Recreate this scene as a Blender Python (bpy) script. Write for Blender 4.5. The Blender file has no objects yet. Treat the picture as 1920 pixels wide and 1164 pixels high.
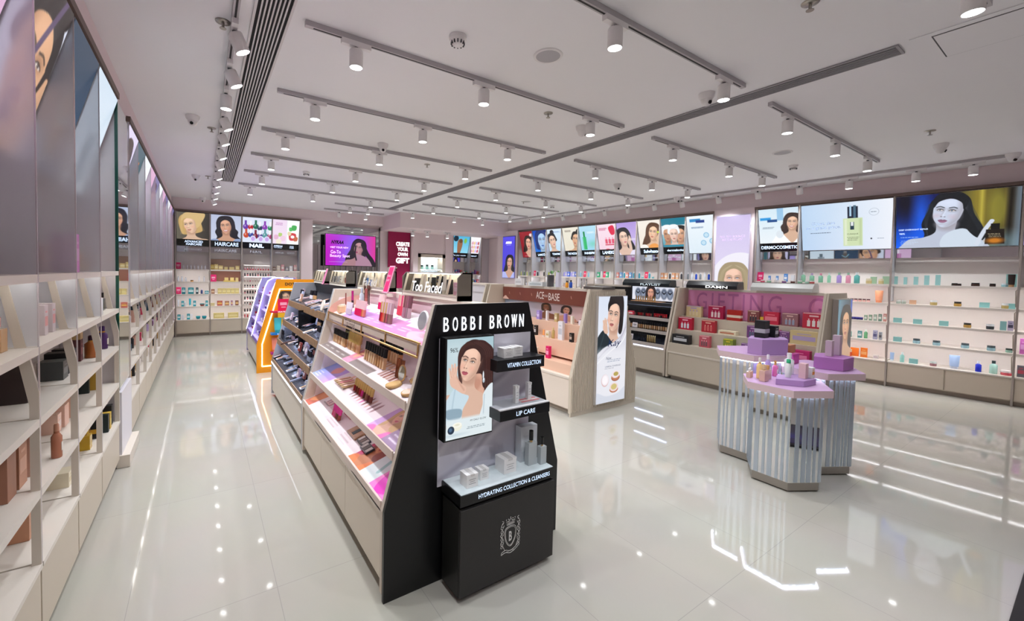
import bpy, math, random
import numpy as np
from mathutils import Matrix, Vector
random.seed(7)
SC = bpy.context.scene
COL = SC.collection
R = math.radians

# ---------------------------------------------------------------- camera
cam = bpy.data.cameras.new('camera')
cam.sensor_width = 36.0
cam.lens = 36.0 * 782.337 / 1920.0
cam.shift_x = 64.72 / 1920.0
cam.shift_y = -43.64 / 1920.0
cam.clip_start = 0.02
cam_ob = bpy.data.objects.new('camera', cam)
COL.objects.link(cam_ob)
PI_, YA, RO = 0.0334252, 0.5819084, 0.0201997
_fw = Vector((math.sin(YA)*math.cos(PI_), math.cos(YA)*math.cos(PI_), -math.sin(PI_)))
_rt = Vector((math.cos(YA), -math.sin(YA), 0))
_up = _rt.cross(_fw)
_r = _rt*math.cos(RO) + _up*math.sin(RO)
_u = -_rt*math.sin(RO) + _up*math.cos(RO)
cam_ob.matrix_world = Matrix(((_r.x, _u.x, -_fw.x, 0), (_r.y, _u.y, -_fw.y, 0), (_r.z, _u.z, -_fw.z, 1.6), (0, 0, 0, 1)))
SC.camera = cam_ob

# ---------------------------------------------------------------- view, world
SC.view_settings.view_transform = 'Standard'
SC.view_settings.look = 'None'
SC.view_settings.exposure = 0.0
SC.view_settings.gamma = 1.0
SC.view_settings.use_curve_mapping = False
world = bpy.data.worlds.new('world')
SC.world = world
world.use_nodes = True
world.node_tree.nodes['Background'].inputs[0].default_value = (0.8, 0.82, 0.9, 1)
world.node_tree.nodes['Background'].inputs[1].default_value = 0.3
SPOT_W = 46.0        # each track spotlight
SPOT_RIGHT = 0.72    # the right half is dimmed a little
SPOT_LEFT = 1.25     # the row along the left shelving
STRIP_E = 30.0
SCREEN_E = 1.0       # lit screens and lightboxes

# ---------------------------------------------------------------- materials
def lin(c):
    if isinstance(c, str):
        c = tuple(int(c[i:i+2], 16)/255 for i in (0, 2, 4))
    return tuple((x/12.92 if x <= 0.04045 else ((x+0.055)/1.055)**2.4) for x in c)
_M = {}
def mat(c, rough=0.5, metal=0.0, emis=0.0, trans=0.0, spec=0.5, coat=0.0, alpha=1.0, ior=1.45):
    key = (c, rough, metal, emis, trans, spec, coat, alpha, ior)
    if key in _M: return _M[key]
    m = bpy.data.materials.new('mat_%s_%d' % (c if isinstance(c, str) else 'c', len(_M)))
    m.use_nodes = True
    b = m.node_tree.nodes['Principled BSDF']
    col = lin(c) + (1,)
    b.inputs['Base Color'].default_value = col
    b.inputs['Roughness'].default_value = rough
    b.inputs['Metallic'].default_value = metal
    b.inputs['Transmission Weight'].default_value = trans
    b.inputs['Specular IOR Level'].default_value = spec
    b.inputs['IOR'].default_value = ior
    b.inputs['Coat Weight'].default_value = coat
    b.inputs['Alpha'].default_value = alpha
    if emis:
        b.inputs['Emission Color'].default_value = col
        b.inputs['Emission Strength'].default_value = emis
    _M[key] = m
    return m
def nodes(m): return m.node_tree.nodes, m.node_tree.links, m.node_tree.nodes['Principled BSDF']
def printed(kind='screen'):
    """material that shows the printed or shown picture stored on the mesh"""
    key = ('art', kind)
    if key in _M: return _M[key]
    m = bpy.data.materials.new('mat_picture_'+kind); m.use_nodes = True
    N, L, b = nodes(m)
    a = N.new('ShaderNodeVertexColor'); a.layer_name = 'Col'
    b.inputs['Roughness'].default_value = 0.3
    if kind == 'print':
        L.new(a.outputs[0], b.inputs['Base Color'])
    else:
        b.inputs['Base Color'].default_value = (0.01, 0.01, 0.01, 1)
        L.new(a.outputs[0], b.inputs['Emission Color'])
        b.inputs['Emission Strength'].default_value = {'screen': SCREEN_E, 'dim': 0.45, 'mid': 0.8}[kind]
        b.inputs['Roughness'].default_value = 0.25
    _M[key] = m
    return m
def noise_mat(name, c1, c2, scale, rough, bump=0.0, stretch=(1, 1, 1), detail=4, spec=0.5):
    if name in _M: return _M[name]
    m = bpy.data.materials.new(name); m.use_nodes = True
    N, L, b = nodes(m)
    tc = N.new('ShaderNodeTexCoord'); mp = N.new('ShaderNodeMapping'); nz = N.new('ShaderNodeTexNoise'); cr = N.new('ShaderNodeMix')
    cr.data_type = 'RGBA'
    mp.inputs['Scale'].default_value = stretch
    nz.inputs['Scale'].default_value = scale; nz.inputs['Detail'].default_value = detail
    L.new(tc.outputs['Object'], mp.inputs[0]); L.new(mp.outputs[0], nz.inputs['Vector'])
    L.new(nz.outputs[0], cr.inputs['Factor'])
    cr.inputs['A'].default_value = lin(c1)+(1,); cr.inputs['B'].default_value = lin(c2)+(1,)
    L.new(cr.outputs['Result'], b.inputs['Base Color'])
    b.inputs['Roughness'].default_value = rough; b.inputs['Specular IOR Level'].default_value = spec
    if bump:
        bp = N.new('ShaderNodeBump'); bp.inputs['Strength'].default_value = bump
        L.new(nz.outputs[0], bp.inputs['Height']); L.new(bp.outputs[0], b.inputs['Normal'])
    _M[name] = m
    return m

CREAM = mat('ddd3c6', 0.45)
TAUPE = noise_mat('taupe_laminate', 'cabeac', 'cfc3b1', 3, 0.42)
TAUPE_D = mat('a2978a', 0.45)
SHELFW = mat('e6ded4', 0.35)
WALLM = noise_mat('pink_beige_paint', 'e6d5d7', 'e9d9da', 2, 0.7)
CEILM = noise_mat('ceiling_paint', 'edecee', 'f0eff1', 1.5, 0.75)
BACKW = mat('f4ece6', 0.6)
BLACK = mat('16161a', 0.42)
BLACKG = mat('0c0c0e', 0.2)
DGREY = mat('33333a', 0.5)
WHITEP = mat('e8e8ea', 0.4)
CHROME = mat('d8d8dc', 0.15, 1.0)
STEEL = mat('a8a39c', 0.35, 1.0)
GOLD = mat('d8b27a', 0.3, 1.0)
ROSE = mat('c99a86', 0.25, 1.0)
MIRROR = mat('e6eaea', 0.02, 1.0)
DOWNLIT = mat('ffffff', 0.5, emis=12.0)
STRIP = mat('fafaff', 0.5, emis=STRIP_E)
STRIPT = mat('fdf4fa', 0.5, emis=5.0)
STRIPB = mat('c4d4ff', 0.5, emis=22.0)
STRIPW = mat('f4f6ff', 0.5, emis=1.8)
STRIPN = mat('fff4f4', 0.5, emis=3.0)
LETTER = mat('ffffff', 0.5, emis=1.6)
LETTERB = mat('cfe4ff', 0.5, emis=1.3)
FROST = mat('f4f5fa', 0.36, trans=0.58, ior=1.25, spec=0.4)
CLEAR = mat('f4faf8', 0.03, trans=1.0, ior=1.25, spec=0.4)
GREENGL = mat('2f7d6c', 0.1, trans=0.6)
DUST = mat('3a3735', 0.7)

# ---------------------------------------------------------------- mesh builder
class MB:
    def __init__(s):
        s.v = []; s.f = []; s.m = []; s.sm = []; s.mats = []; s.T = None
    def mi(s, m):
        if m not in s.mats: s.mats.append(m)
        return s.mats.index(m)
    def add(s, vs, fs, m, smooth=False):
        o = len(s.v); k = s.mi(m)
        if s.T is not None: vs = [tuple(s.T @ Vector(v)) for v in vs]
        s.v += [tuple(v) for v in vs]
        for f in fs:
            s.f.append(tuple(i+o for i in f)); s.m.append(k); s.sm.append(smooth)
        return s
    def box(s, x0, x1, y0, y1, z0, z1, m):
        if x0 > x1: x0, x1 = x1, x0
        if y0 > y1: y0, y1 = y1, y0
        if z0 > z1: z0, z1 = z1, z0
        v = [(x0,y0,z0),(x1,y0,z0),(x1,y1,z0),(x0,y1,z0),(x0,y0,z1),(x1,y0,z1),(x1,y1,z1),(x0,y1,z1)]
        return s.add(v, [(0,3,2,1),(4,5,6,7),(0,1,5,4),(1,2,6,5),(2,3,7,6),(3,0,4,7)], m)
    def lathe(s, prof, m, cx=0, cy=0, seg=14, sy=1.0, caps=True, smooth=True):
        n = len(prof); vs = []
        for r, z in prof:
            for i in range(seg):
                a = 2*math.pi*i/seg
                vs.append((cx+r*math.cos(a), cy+r*sy*math.sin(a), z))
        fs = []
        for j in range(n-1):
            for i in range(seg):
                k = (i+1) % seg
                fs.append((j*seg+i, j*seg+k, (j+1)*seg+k, (j+1)*seg+i))
        s.add(vs, fs, m, smooth)
        if caps:
            s.add(vs[:seg], [tuple(range(seg-1, -1, -1))], m); s.add(vs[-seg:], [tuple(range(seg))], m)
        return s
    def cyl(s, cx, cy, z0, z1, r, m, r1=None, seg=14, sy=1.0):
        return s.lathe([(r, z0), (r if r1 is None else r1, z1)], m, cx, cy, seg, sy)
    def prism(s, pts, plane, a, b, m):
        """extrude a 2D outline: plane 'xz' along y, 'yz' along x, 'xy' along z"""
        n = len(pts)
        ar = sum(pts[i][0]*pts[(i+1) % n][1]-pts[(i+1) % n][0]*pts[i][1] for i in range(n))
        if ar < 0: pts = pts[::-1]
        mk = {'xz': lambda p, t: (p[0], t, p[1]), 'yz': lambda p, t: (t, p[0], p[1]), 'xy': lambda p, t: (p[0], p[1], t)}[plane]
        if a > b: a, b = b, a
        vs = [mk(p, a) for p in pts]+[mk(p, b) for p in pts]
        fl = plane == 'xz'
        lo = tuple(range(n)); hi = tuple(range(n, 2*n))
        sides = [(i, (i+1) % n, n+(i+1) % n, n+i) for i in range(n)]
        fs = [lo[::-1], hi]+sides
        if fl: fs = [f[::-1] for f in fs]
        return s.add(vs, fs, m)
    def tube(s, pts, r, m, seg=8, closed=False):
        vs = []; n = len(pts); P = [Vector(p) for p in pts]
        for i, p in enumerate(P):
            if closed: t = (P[(i+1) % n]-P[i-1])
            else: t = (P[min(i+1, n-1)]-P[max(i-1, 0)])
            t.normalize()
            u = t.cross(Vector((0, 0, 1)))
            if u.length < 0.1: u = t.cross(Vector((0, 1, 0)))
            u.normalize(); w = t.cross(u)
            for k in range(seg):
                a = 2*math.pi*k/seg
                vs.append(tuple(p+u*r*math.cos(a)+w*r*math.sin(a)))
        fs = []
        for j in range(n if closed else n-1):
            j2 = (j+1) % n
            for k in range(seg):
                k2 = (k+1) % seg
                fs.append((j*seg+k, j*seg+k2, j2*seg+k2, j2*seg+k))
        if not closed: fs += [tuple(range(seg-1, -1, -1)), tuple(range((n-1)*seg, n*seg))]
        return s.add(vs, fs, m, True)
    def mesh(s, name):
        me = bpy.data.meshes.new(name)
        me.from_pydata(s.v, [], s.f)
        for m in s.mats: me.materials.append(m)
        me.polygons.foreach_set('material_index', s.m)
        me.polygons.foreach_set('use_smooth', s.sm)
        me.update()
        return me
def F(x, y, z=0.0, rot=0.0):
    return Matrix.Translation((x, y, z)) @ Matrix.Rotation(rot, 4, 'Z')
def T3(x=0, y=0, z=0): return Matrix.Translation((x, y, z))
def RX(a): return Matrix.Rotation(R(a), 4, 'X')
def RY(a): return Matrix.Rotation(R(a), 4, 'Y')
def RZ(a): return Matrix.Rotation(R(a), 4, 'Z')

_labels = {}
def setp(o, label, cat, group=None, shared=False):
    ws = label.split()
    for dropw in ('the', 'and', 'a', 'of', 'with', 'from'):
        while len(ws) > 16 and dropw in ws: ws.remove(dropw)
    label = ' '.join(ws)
    o['label'] = label; o['category'] = cat
    if group: o['group'] = group
    if not shared:
        assert label not in _labels, 'duplicate label: '+label
        _labels[label] = 1
    w = len(label.split())
    assert 4 <= w <= 16, 'label length %d: %s' % (w, label)
    return o
def ob(name, me, parent=None, M=None, bev=0.0):
    if isinstance(me, MB): me = me.mesh(name)
    o = bpy.data.objects.new(name, me)
    COL.objects.link(o)
    if M is not None: o.matrix_basis = M
    if parent is not None: o.parent = parent
    if bev and me is not None:
        b = o.modifiers.new('bevel', 'BEVEL'); b.width = bev; b.segments = 2; b.limit_method = 'ANGLE'; b.angle_limit = R(40)
    return o
def thing(name, label, cat, M, group=None, me=None, shared=False, bev=0.0):
    o = ob(name, me, None, M, bev)
    o.empty_display_size = 0.05
    return setp(o, label, cat, group, shared)
def part(name, mb, parent, M=None, bev=0.0, label=None, stuff=False):
    o = ob(name, mb, parent, M, bev)
    if label: o['label'] = label
    if stuff: o['kind'] = 'stuff'
    return o
def struct(name, mb, bev=0.0, M=None):
    o = ob(name, mb, None, M, bev); o['kind'] = 'structure'
    return o
ORD = ['first', 'second', 'third', 'fourth', 'fifth', 'sixth', 'seventh', 'eighth', 'ninth', 'tenth', 'eleventh', 'twelfth',
       'thirteenth', 'fourteenth', 'fifteenth', 'sixteenth', 'seventeenth', 'eighteenth', 'nineteenth', 'twentieth']

# ---------------------------------------------------------------- lettering
_txt = {}
def text_mesh(body, m, ext=0.0, bold=0.0, shear=0.0, spacing=1.0, linesp=1.0, align='CENTER'):
    key = (body, m.name, ext, bold, shear, spacing, linesp, align)
    if key in _txt: return _txt[key]
    cu = bpy.data.curves.new('lettering', 'FONT')
    cu.body = body; cu.offset = bold; cu.shear = shear; cu.space_character = spacing; cu.space_line = linesp
    cu.align_x = align; cu.resolution_u = 3; cu.extrude = ext
    o = bpy.data.objects.new('lettering', cu)
    me = bpy.data.meshes.new_from_object(o)
    bpy.data.objects.remove(o); bpy.data.curves.remove(cu)
    n = len(me.vertices); a = np.empty(n*3, 'f'); me.vertices.foreach_get('co', a); a = a.reshape(n, 3)
    lo = a.min(0); hi = a.max(0)
    a[:, 0] = (a[:, 0]-(lo[0]+hi[0])/2)/max(hi[0]-lo[0], 1e-6)
    a[:, 1] = (a[:, 1]-(lo[1]+hi[1])/2)/max(hi[1]-lo[1], 1e-6)
    a[:, 2] = (a[:, 2]-lo[2])/max(hi[2]-lo[2], 1e-6) if ext else 0
    me.vertices.foreach_set('co', a.reshape(-1))
    me.materials.clear(); me.materials.append(m)
    me.update()
    _txt[key] = me
    return me
def text(body, parent, x, z, w, h, m, y=-0.002, M=None, d=0.001, **k):
    """lettering standing in the local xz plane facing -y, centred on x, z"""
    me = text_mesh(body, m, **k)
    dd = d if k.get('ext') else 1.0
    B = Matrix(((w, 0, 0, x), (0, 0, -dd, y), (0, h, 0, z), (0, 0, 0, 1)))
    o = ob('lettering', me, parent, (M @ B) if M is not None else B)
    return o
# ---------------------------------------------------------------- picture painter (pictures are computed, stored on a fine grid)
def rgb(c):
    return np.array([int(c[i:i+2], 16)/255 for i in (0, 2, 4)]) if isinstance(c, str) else np.array(c, float)
def spline(pts, closed=True, n=6):
    P = np.array(pts, float); N = len(P); out = []
    rng = range(N) if closed else range(N-1)
    for i in rng:
        p0 = P[(i-1) % N] if closed else P[max(i-1, 0)]
        p1 = P[i]; p2 = P[(i+1) % N]
        p3 = P[(i+2) % N] if closed else P[min(i+2, N-1)]
        for k in range(n):
            t = k/n
            out.append(0.5*((2*p1)+(-p0+p2)*t+(2*p0-5*p1+4*p2-p3)*t*t+(-p0+3*p1-3*p2+p3)*t**3))
    if not closed: out.append(P[-1])
    return np.array(out)
class Art:
    """u runs 0..asp from left, v runs 0..1 down"""
    def __init__(s, asp, res, bg='ffffff', bg2=None):
        s.asp = asp; s.h = res; s.w = max(4, int(round(res*asp)))
        u = (np.arange(s.w)+0.5)/s.w*asp; v = (np.arange(s.h)+0.5)/s.h
        s.U, s.V = np.meshgrid(u, v)
        s.px = 1.0/res
        s.img = np.ones((s.h, s.w, 3))*rgb(bg)
        if bg2 is not None: s.grad(bg, bg2)
    def grad(s, a, b, horiz=False, u0=0, u1=None, v0=0, v1=1):
        u1 = s.asp if u1 is None else u1
        t = (s.U-u0)/(u1-u0) if horiz else (s.V-v0)/(v1-v0)
        k = (s.U >= u0) & (s.U <= u1) & (s.V >= v0) & (s.V <= v1)
        t = np.clip(t, 0, 1)[..., None]
        s.img = np.where(k[..., None], rgb(a)*(1-t)+rgb(b)*t, s.img)
    def blend(s, a, c):
        s.img = s.img*(1-a[..., None])+rgb(c)*a[..., None]
    def ell(s, x, y, rx, ry, c, soft=None, al=1.0, rot=0):
        soft = s.px if soft is None else soft
        dx = s.U-x; dy = s.V-y; cr, sr = math.cos(rot), math.sin(rot)
        X = dx*cr+dy*sr; Y = -dx*sr+dy*cr
        d = (np.sqrt((X/rx)**2+(Y/ry)**2)-1)*min(rx, ry)
        s.blend(np.clip(0.5-d/soft, 0, 1)*al, c)
    def ring(s, x, y, r, wd, c, al=1.0):
        d = np.abs(np.sqrt((s.U-x)**2+(s.V-y)**2)-r)-wd/2
        s.blend(np.clip(0.5-d/s.px, 0, 1)*al, c)
    def rect(s, x0, y0, x1, y1, c, al=1.0, soft=None):
        soft = s.px if soft is None else soft
        d = np.maximum(np.maximum(x0-s.U, s.U-x1), np.maximum(y0-s.V, s.V-y1))
        s.blend(np.clip(0.5-d/soft, 0, 1)*al, c)
    def poly(s, pts, c, soft=None, al=1.0, smooth=True):
        soft = s.px if soft is None else soft
        P = spline(pts) if smooth else np.array(pts, float)
        m = soft+0.01
        x0, y0 = P.min(0)-m; x1, y1 = P.max(0)+m
        i0 = max(0, int(y0*s.h)); i1 = min(s.h, int(y1*s.h)+2)
        j0 = max(0, int(x0/s.asp*s.w)); j1 = min(s.w, int(x1/s.asp*s.w)+2)
        if i0 >= i1 or j0 >= j1: return
        X = s.U[i0:i1, j0:j1].ravel(); Y = s.V[i0:i1, j0:j1].ravel()
        d2 = np.full(X.shape, 1e9); ins = np.zeros(X.shape, bool)
        Q = np.roll(P, -1, 0)
        for (ax, ay), (bx, by) in zip(P, Q):
            ex, ey = bx-ax, by-ay; L = ex*ex+ey*ey+1e-12
            t = np.clip(((X-ax)*ex+(Y-ay)*ey)/L, 0, 1)
            d2 = np.minimum(d2, (X-ax-t*ex)**2+(Y-ay-t*ey)**2)
            if ay != by:
                c_ = ((ay > Y) != (by > Y)) & (X < ex*(Y-ay)/(by-ay)+ax)
                ins ^= c_
        d = np.sqrt(d2); d = np.where(ins, -d, d)
        a = np.clip(0.5-d/soft, 0, 1).reshape(i1-i0, j1-j0)*al
        sub = s.img[i0:i1, j0:j1]
        s.img[i0:i1, j0:j1] = sub*(1-a[..., None])+rgb(c)*a[..., None]
    def line(s, pts, wd, c, al=1.0, smooth=True, soft=None):
        soft = s.px if soft is None else soft
        P = spline(pts, False) if smooth and len(pts) > 2 else np.array(pts, float)
        d2 = np.full(s.U.shape, 1e9)
        for (ax, ay), (bx, by) in zip(P[:-1], P[1:]):
            ex, ey = bx-ax, by-ay; L = ex*ex+ey*ey+1e-12
            t = np.clip(((s.U-ax)*ex+(s.V-ay)*ey)/L, 0, 1)
            d2 = np.minimum(d2, (s.U-ax-t*ex)**2+(s.V-ay-t*ey)**2)
        s.blend(np.clip(0.5-(np.sqrt(d2)-wd/2)/soft, 0, 1)*al, c)
    def scrib(s, x0, x1, y, c, n=1, h=0.012, gap=0.022, al=0.8):
        """lines of small print too small to read"""
        rnd = random.Random(int(x0*1000+y*7777))
        for i in range(n):
            x = x0+rnd.random()*0.02; e = x1-rnd.random()*0.2*(x1-x0)
            while x < e:
                l = 0.012+rnd.random()*0.03
                s.rect(x, y+i*gap-h/2, min(x+l, e), y+i*gap+h/2, c, al)
                x += l+0.008
def portrait(A, cx, cy, k, tilt=0, skin='e2b79c', hair='2a1d18', lip='b5555a', style='long', turn=0.0, cloth=None, hand=0, smile=False, eyes='3a2a22', shade=0.12):
    S = rgb(skin); H = rgb(hair); t = R(tilt); c, s_ = math.cos(t), math.sin(t)
    def W(pts): return [(cx+k*(x*c-y*s_), cy+k*(x*s_+y*c)) for x, y in pts]
    def Wn(pts, f=0.35): return [(cx+k*(x*(c*f+1-f)-y*s_*f), cy+k*(x*s_*f+y)) for x, y in pts]
    dk = S*np.array([.80, .74, .72])
    if style == 'long':
        A.poly(W([(0, -1.42), (.7, -1.25), (1.12, -.5), (1.15, .4), (1.45, 1.3), (1.55, 2.3), (.8, 2.9), (-.8, 2.9), (-1.5, 2.3), (-1.4, 1.3), (-1.12, .4), (-1.1, -.5), (-.7, -1.25)]), H)
    elif style == 'wavy':
        A.poly(W([(0, -1.45), (.8, -1.25), (1.15, -.5), (1.1, .3), (1.45, .9), (1.3, 1.5), (1.65, 2.1), (1.2, 2.7), (.6, 2.4), (-.7, 2.6), (-1.2, 2.4), (-1.55, 1.9), (-1.25, 1.4), (-1.4, .7), (-1.1, .1), (-1.1, -.6), (-.7, -1.3)]), H)
    elif style == 'short':
        A.poly(W([(0, -1.4), (.75, -1.2), (1.1, -.5), (1.1, .5), (.9, 1.1), (-.9, 1.1), (-1.1, .5), (-1.1, -.5), (-.75, -1.2)]), H)
    elif style == 'bun':
        A.ell(*W([(0.35, -1.35)])[0], .42*k, .38*k, H)
        A.poly(W([(0, -1.28), (.65, -1.1), (.9, -.5), (.85, .2), (-.85, .2), (-.9, -.5), (-.65, -1.1)]), H)
    elif style == 'towel':
        A.poly(W([(0, -1.7), (.7, -1.5), (1.0, -.7), (.8, -.1), (-.8, -.1), (-1.0, -.7), (-.7, -1.5)]), 'f2f4f8')
    # neck and shoulders
    A.poly(Wn([(-.42, .4), (.42, .4), (.46, 1.35), (1.0, 1.75), (1.85, 2.05), (2.2, 3.6), (-2.2, 3.6), (-1.85, 2.05), (-1.0, 1.75), (-.46, 1.35)]), S*.93)
    A.poly(Wn([(-.5, .75), (.5, .75), (.35, 1.25), (-.3, 1.2)]), dk, soft=.25*k, al=.7)
    if cloth:
        A.poly(Wn([(-2.1, 2.15), (-1.2, 1.8), (-.65, 2.4), (0, 3.1), (.65, 2.4), (1.2, 1.8), (2.1, 2.15), (2.6, 4.5), (-2.6, 4.5)]), cloth)
    # face
    A.poly(W([(0, -1.12), (.46, -.99), (.67, -.48), (.66, .12), (.55, .56), (.27, .94), (0, 1.06), (-.27, .94), (-.55, .56), (-.66, .12), (-.67, -.48), (-.46, -.99)]), S)
    A.poly(W([(-.5, -.75), (.5, -.75), (.45, -.25), (.2, -.3), (0, -.2), (-.2, -.3), (-.45, -.25)]), np.minimum(S*1.07, 1), soft=.3*k, al=.5)
    sd = 1 if turn <= 0 else -1
    A.poly(W([(.42*sd, -.95), (.68*sd, -.4), (.67*sd, .15), (.54*sd, .62), (.1*sd, 1.05), (.22*sd, .7), (.42*sd, .3), (.46*sd, -.3)]), dk*.95, soft=.34*k, al=.65)
    A.line(W([(-.60*sd, .35), (-.5*sd, .66), (-.25*sd, .96)]), .05*k, dk, al=.35, soft=.14*k)
    A.ell(*W([(turn*.2-.36, .3)])[0], .17*k, .14*k, S*np.array([1, .76, .74]), soft=.25*k, al=.3)
    A.ell(*W([(turn*.2+.36, .3)])[0], .15*k, .14*k, S*np.array([1, .76, .74]), soft=.25*k, al=.3)
    A.ell(*W([(turn*.2, -.62)])[0], .3*k, .2*k, np.minimum(S*1.1, 1), soft=.3*k, al=.5)
    f = turn*.22
    for sx in (-1, 1):
        ex = f+sx*.285*(1-.2*abs(turn)*(1 if sx*turn > 0 else 0)); wd = .135*(1-.12*abs(turn)*(1 if sx*turn > 0 else 0))
        A.ell(*W([(ex, -.15)])[0], .19*k, .11*k, dk*.8, soft=.16*k, al=.6, rot=t)
        A.ell(*W([(ex, -.02)])[0], .15*k, .04*k, dk, soft=.08*k, al=.35, rot=t)
        A.poly(W([(ex-wd, -.085), (ex-.05, -.138), (ex+.06, -.138), (ex+wd, -.092), (ex+.05, -.052), (ex-.06, -.052)]), 'e6dcd8')
        A.ell(*W([(ex+turn*.03, -.1)])[0], .046*k, .046*k, eyes)
        A.ell(*W([(ex+turn*.03-.015, -.115)])[0], .014*k, .014*k, 'ffffff', al=.8)
        A.line(W([(ex-wd*1.1, -.082), (ex-.05, -.142), (ex+.06, -.142), (ex+wd*1.2, -.1)]), .032*k, '2a1a16')
        A.line(W([(ex-sx*.15, -.265), (ex+sx*.04, -.325), (ex+sx*.20, -.265)]), .055*k, H*.75+S*.15, al=.85, soft=.03*k)
    A.line(W([(f-.10*sd, -.12), (f+turn*.06-.07*sd, .12), (f+turn*.12-.10*sd, .3)]), .05*k, dk, al=.45, soft=.1*k)
    A.line(W([(f+.02, -.15), (f+turn*.08, .1), (f+turn*.12, .24)]), .05*k, np.minimum(S*1.12, 1), al=.6, soft=.06*k)
    A.ell(*W([(f+turn*.12-.075, .345)])[0], .04*k, .025*k, dk*.6, soft=.04*k)
    A.ell(*W([(f+turn*.12+.075, .345)])[0], .04*k, .025*k, dk*.6, soft=.04*k)
    A.ell(*W([(f+turn*.12, .27)])[0], .05*k, .08*k, np.minimum(S*1.1, 1), soft=.09*k, al=.6)
    f2 = f+turn*.05
    if smile:
        A.poly(W([(f2-.3, .5), (f2, .56), (f2+.3, .5), (f2+.18, .72), (f2, .78), (f2-.18, .72)]), lip)
        A.poly(W([(f2-.23, .54), (f2, .59), (f2+.23, .54), (f2+.12, .67), (f2-.12, .67)]), 'fbf7f4')
    else:
        A.poly(W([(f2-.23, .6), (f2-.08, .53), (f2, .555), (f2+.08, .53), (f2+.23, .6), (f2+.1, .625), (f2-.1, .625)]), rgb(lip)*.85)
        A.poly(W([(f2-.21, .61), (f2, .63), (f2+.21, .61), (f2+.1, .735), (f2-.1, .735)]), lip)
    A.ell(*W([(f2, .84)])[0], .16*k, .04*k, dk, soft=.1*k, al=.4)
    # front hair
    if style != 'towel':
        A.poly(W([(-.68, -.22), (-.53, -.60), (-.25, -.80), (.02, -.87), (.28, -.80), (.54, -.60), (.68, -.22), (.80, -.7), (.6, -1.15), (0, -1.3), (-.6, -1.15), (-.80, -.7)]), H)
    if style in ('long', 'wavy', 'short'):
        A.poly(W([(.05, -1.1), (-.25, -.82), (-.54, -.55), (-.64, -.1), (-.82, .55), (-1.1, .9), (-1.15, -.1), (-1.0, -.85), (-.5, -1.32)]), H)
        A.poly(W([(-.05, -1.1), (.3, -.82), (.56, -.55), (.65, -.1), (.84, .55), (1.1, .9), (1.17, -.1), (1.0, -.85), (.5, -1.34)]), H)
        for q in range(5):
            o = .1*q
            A.line(W([(-.1-o*.4, -1.15+o*.1), (-.62-o*.5, -.7), (-.86-o*.5, .1), (-.95-o*.8, 1.0)]), .03*k, H*1.0+.13, al=.4)
            A.line(W([(.1+o*.4, -1.15+o*.1), (.66+o*.5, -.7), (.88+o*.5, .1), (.98+o*.8, 1.0)]), .03*k, H*1.0+.13, al=.35)
    elif style == 'bun':
        A.poly(W([(-.72, -.35), (-.6, -.8), (0, -1.0), (.6, -.8), (.72, -.35), (.85, -.6), (.6, -1.15), (0, -1.3), (-.6, -1.15), (-.85, -.6)]), H)
    elif style == 'towel':
        A.poly(W([(-.76, -.4), (-.5, -.85), (0, -.95), (.5, -.85), (.76, -.4), (.95, -.8), (.6, -1.5), (0, -1.65), (-.6, -1.5), (-.95, -.8)]), 'f6f8fb')
        A.line(W([(-.6, -1.2), (0, -1.0), (.7, -1.3)]), .05*k, 'd4dae4')
    if hand:
        h = -1 if hand < 0 else 1
        for q, (a, b) in enumerate([((.62, .62), (.92, -.12)), ((.72, .66), (1.0, .02)), ((.8, .72), (1.06, .18)), ((.86, .8), (1.1, .36))]):
            A.line(W([(h*(a[0]), a[1]), (h*((a[0]+b[0])/2+.05), (a[1]+b[1])/2), (h*b[0], b[1])]), .15*k, S*(.97-.03*q))
            A.line(W([(h*(a[0]+.07), a[1]), (h*((a[0]+b[0])/2+.12), (a[1]+b[1])/2)]), .02*k, dk, al=.5)
        A.poly(W([(h*.5, .75), (h*.75, .5), (h*1.0, .7), (h*1.05, 1.2), (h*.98, 1.9), (h*.55, 1.95), (h*.6, 1.2)]), S*.95)
def picture(A, w, h, name='picture', kind='screen', parent=None, M=None, label=None, xm=False):
    """panel of width w, height h standing in local xz facing -y, base centre at the origin"""
    nx, nz = A.w, A.h
    xs = np.linspace(-w/2, w/2, nx); zs = np.linspace(h, 0, nz)
    X, Z = np.meshgrid(xs, zs)
    v = np.zeros((nx*nz, 3)); v[:, 0] = X.ravel(); v[:, 2] = Z.ravel()
    i = np.arange((nz-1)*(nx-1)); r_ = i//(nx-1); c_ = i % (nx-1); a = r_*nx+c_
    f = np.stack([a, a+nx, a+nx+1, a+1], 1)
    me = bpy.data.meshes.new(name)
    me.vertices.add(len(v)); me.vertices.foreach_set('co', v.ravel().astype('f'))
    me.loops.add(f.size); me.loops.foreach_set('vertex_index', f.ravel().astype('i'))
    me.polygons.add(len(f)); me.polygons.foreach_set('loop_start', (np.arange(len(f))*4).astype('i'))
    me.update(calc_edges=True)
    img = np.clip(A.img, 0, 1)
    L = np.where(img <= 0.04045, img/12.92, ((img+0.055)/1.055)**2.4)
    col = np.ones((nx*nz, 4), 'f'); col[:, :3] = L.reshape(-1, 3)
    at = me.color_attributes.new('Col', 'FLOAT_COLOR', 'POINT')
    at.data.foreach_set('color', col.ravel())
    me.materials.append(printed(kind))
    o = ob(name, me, parent, M)
    if label: o['label'] = label
    return o
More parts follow.
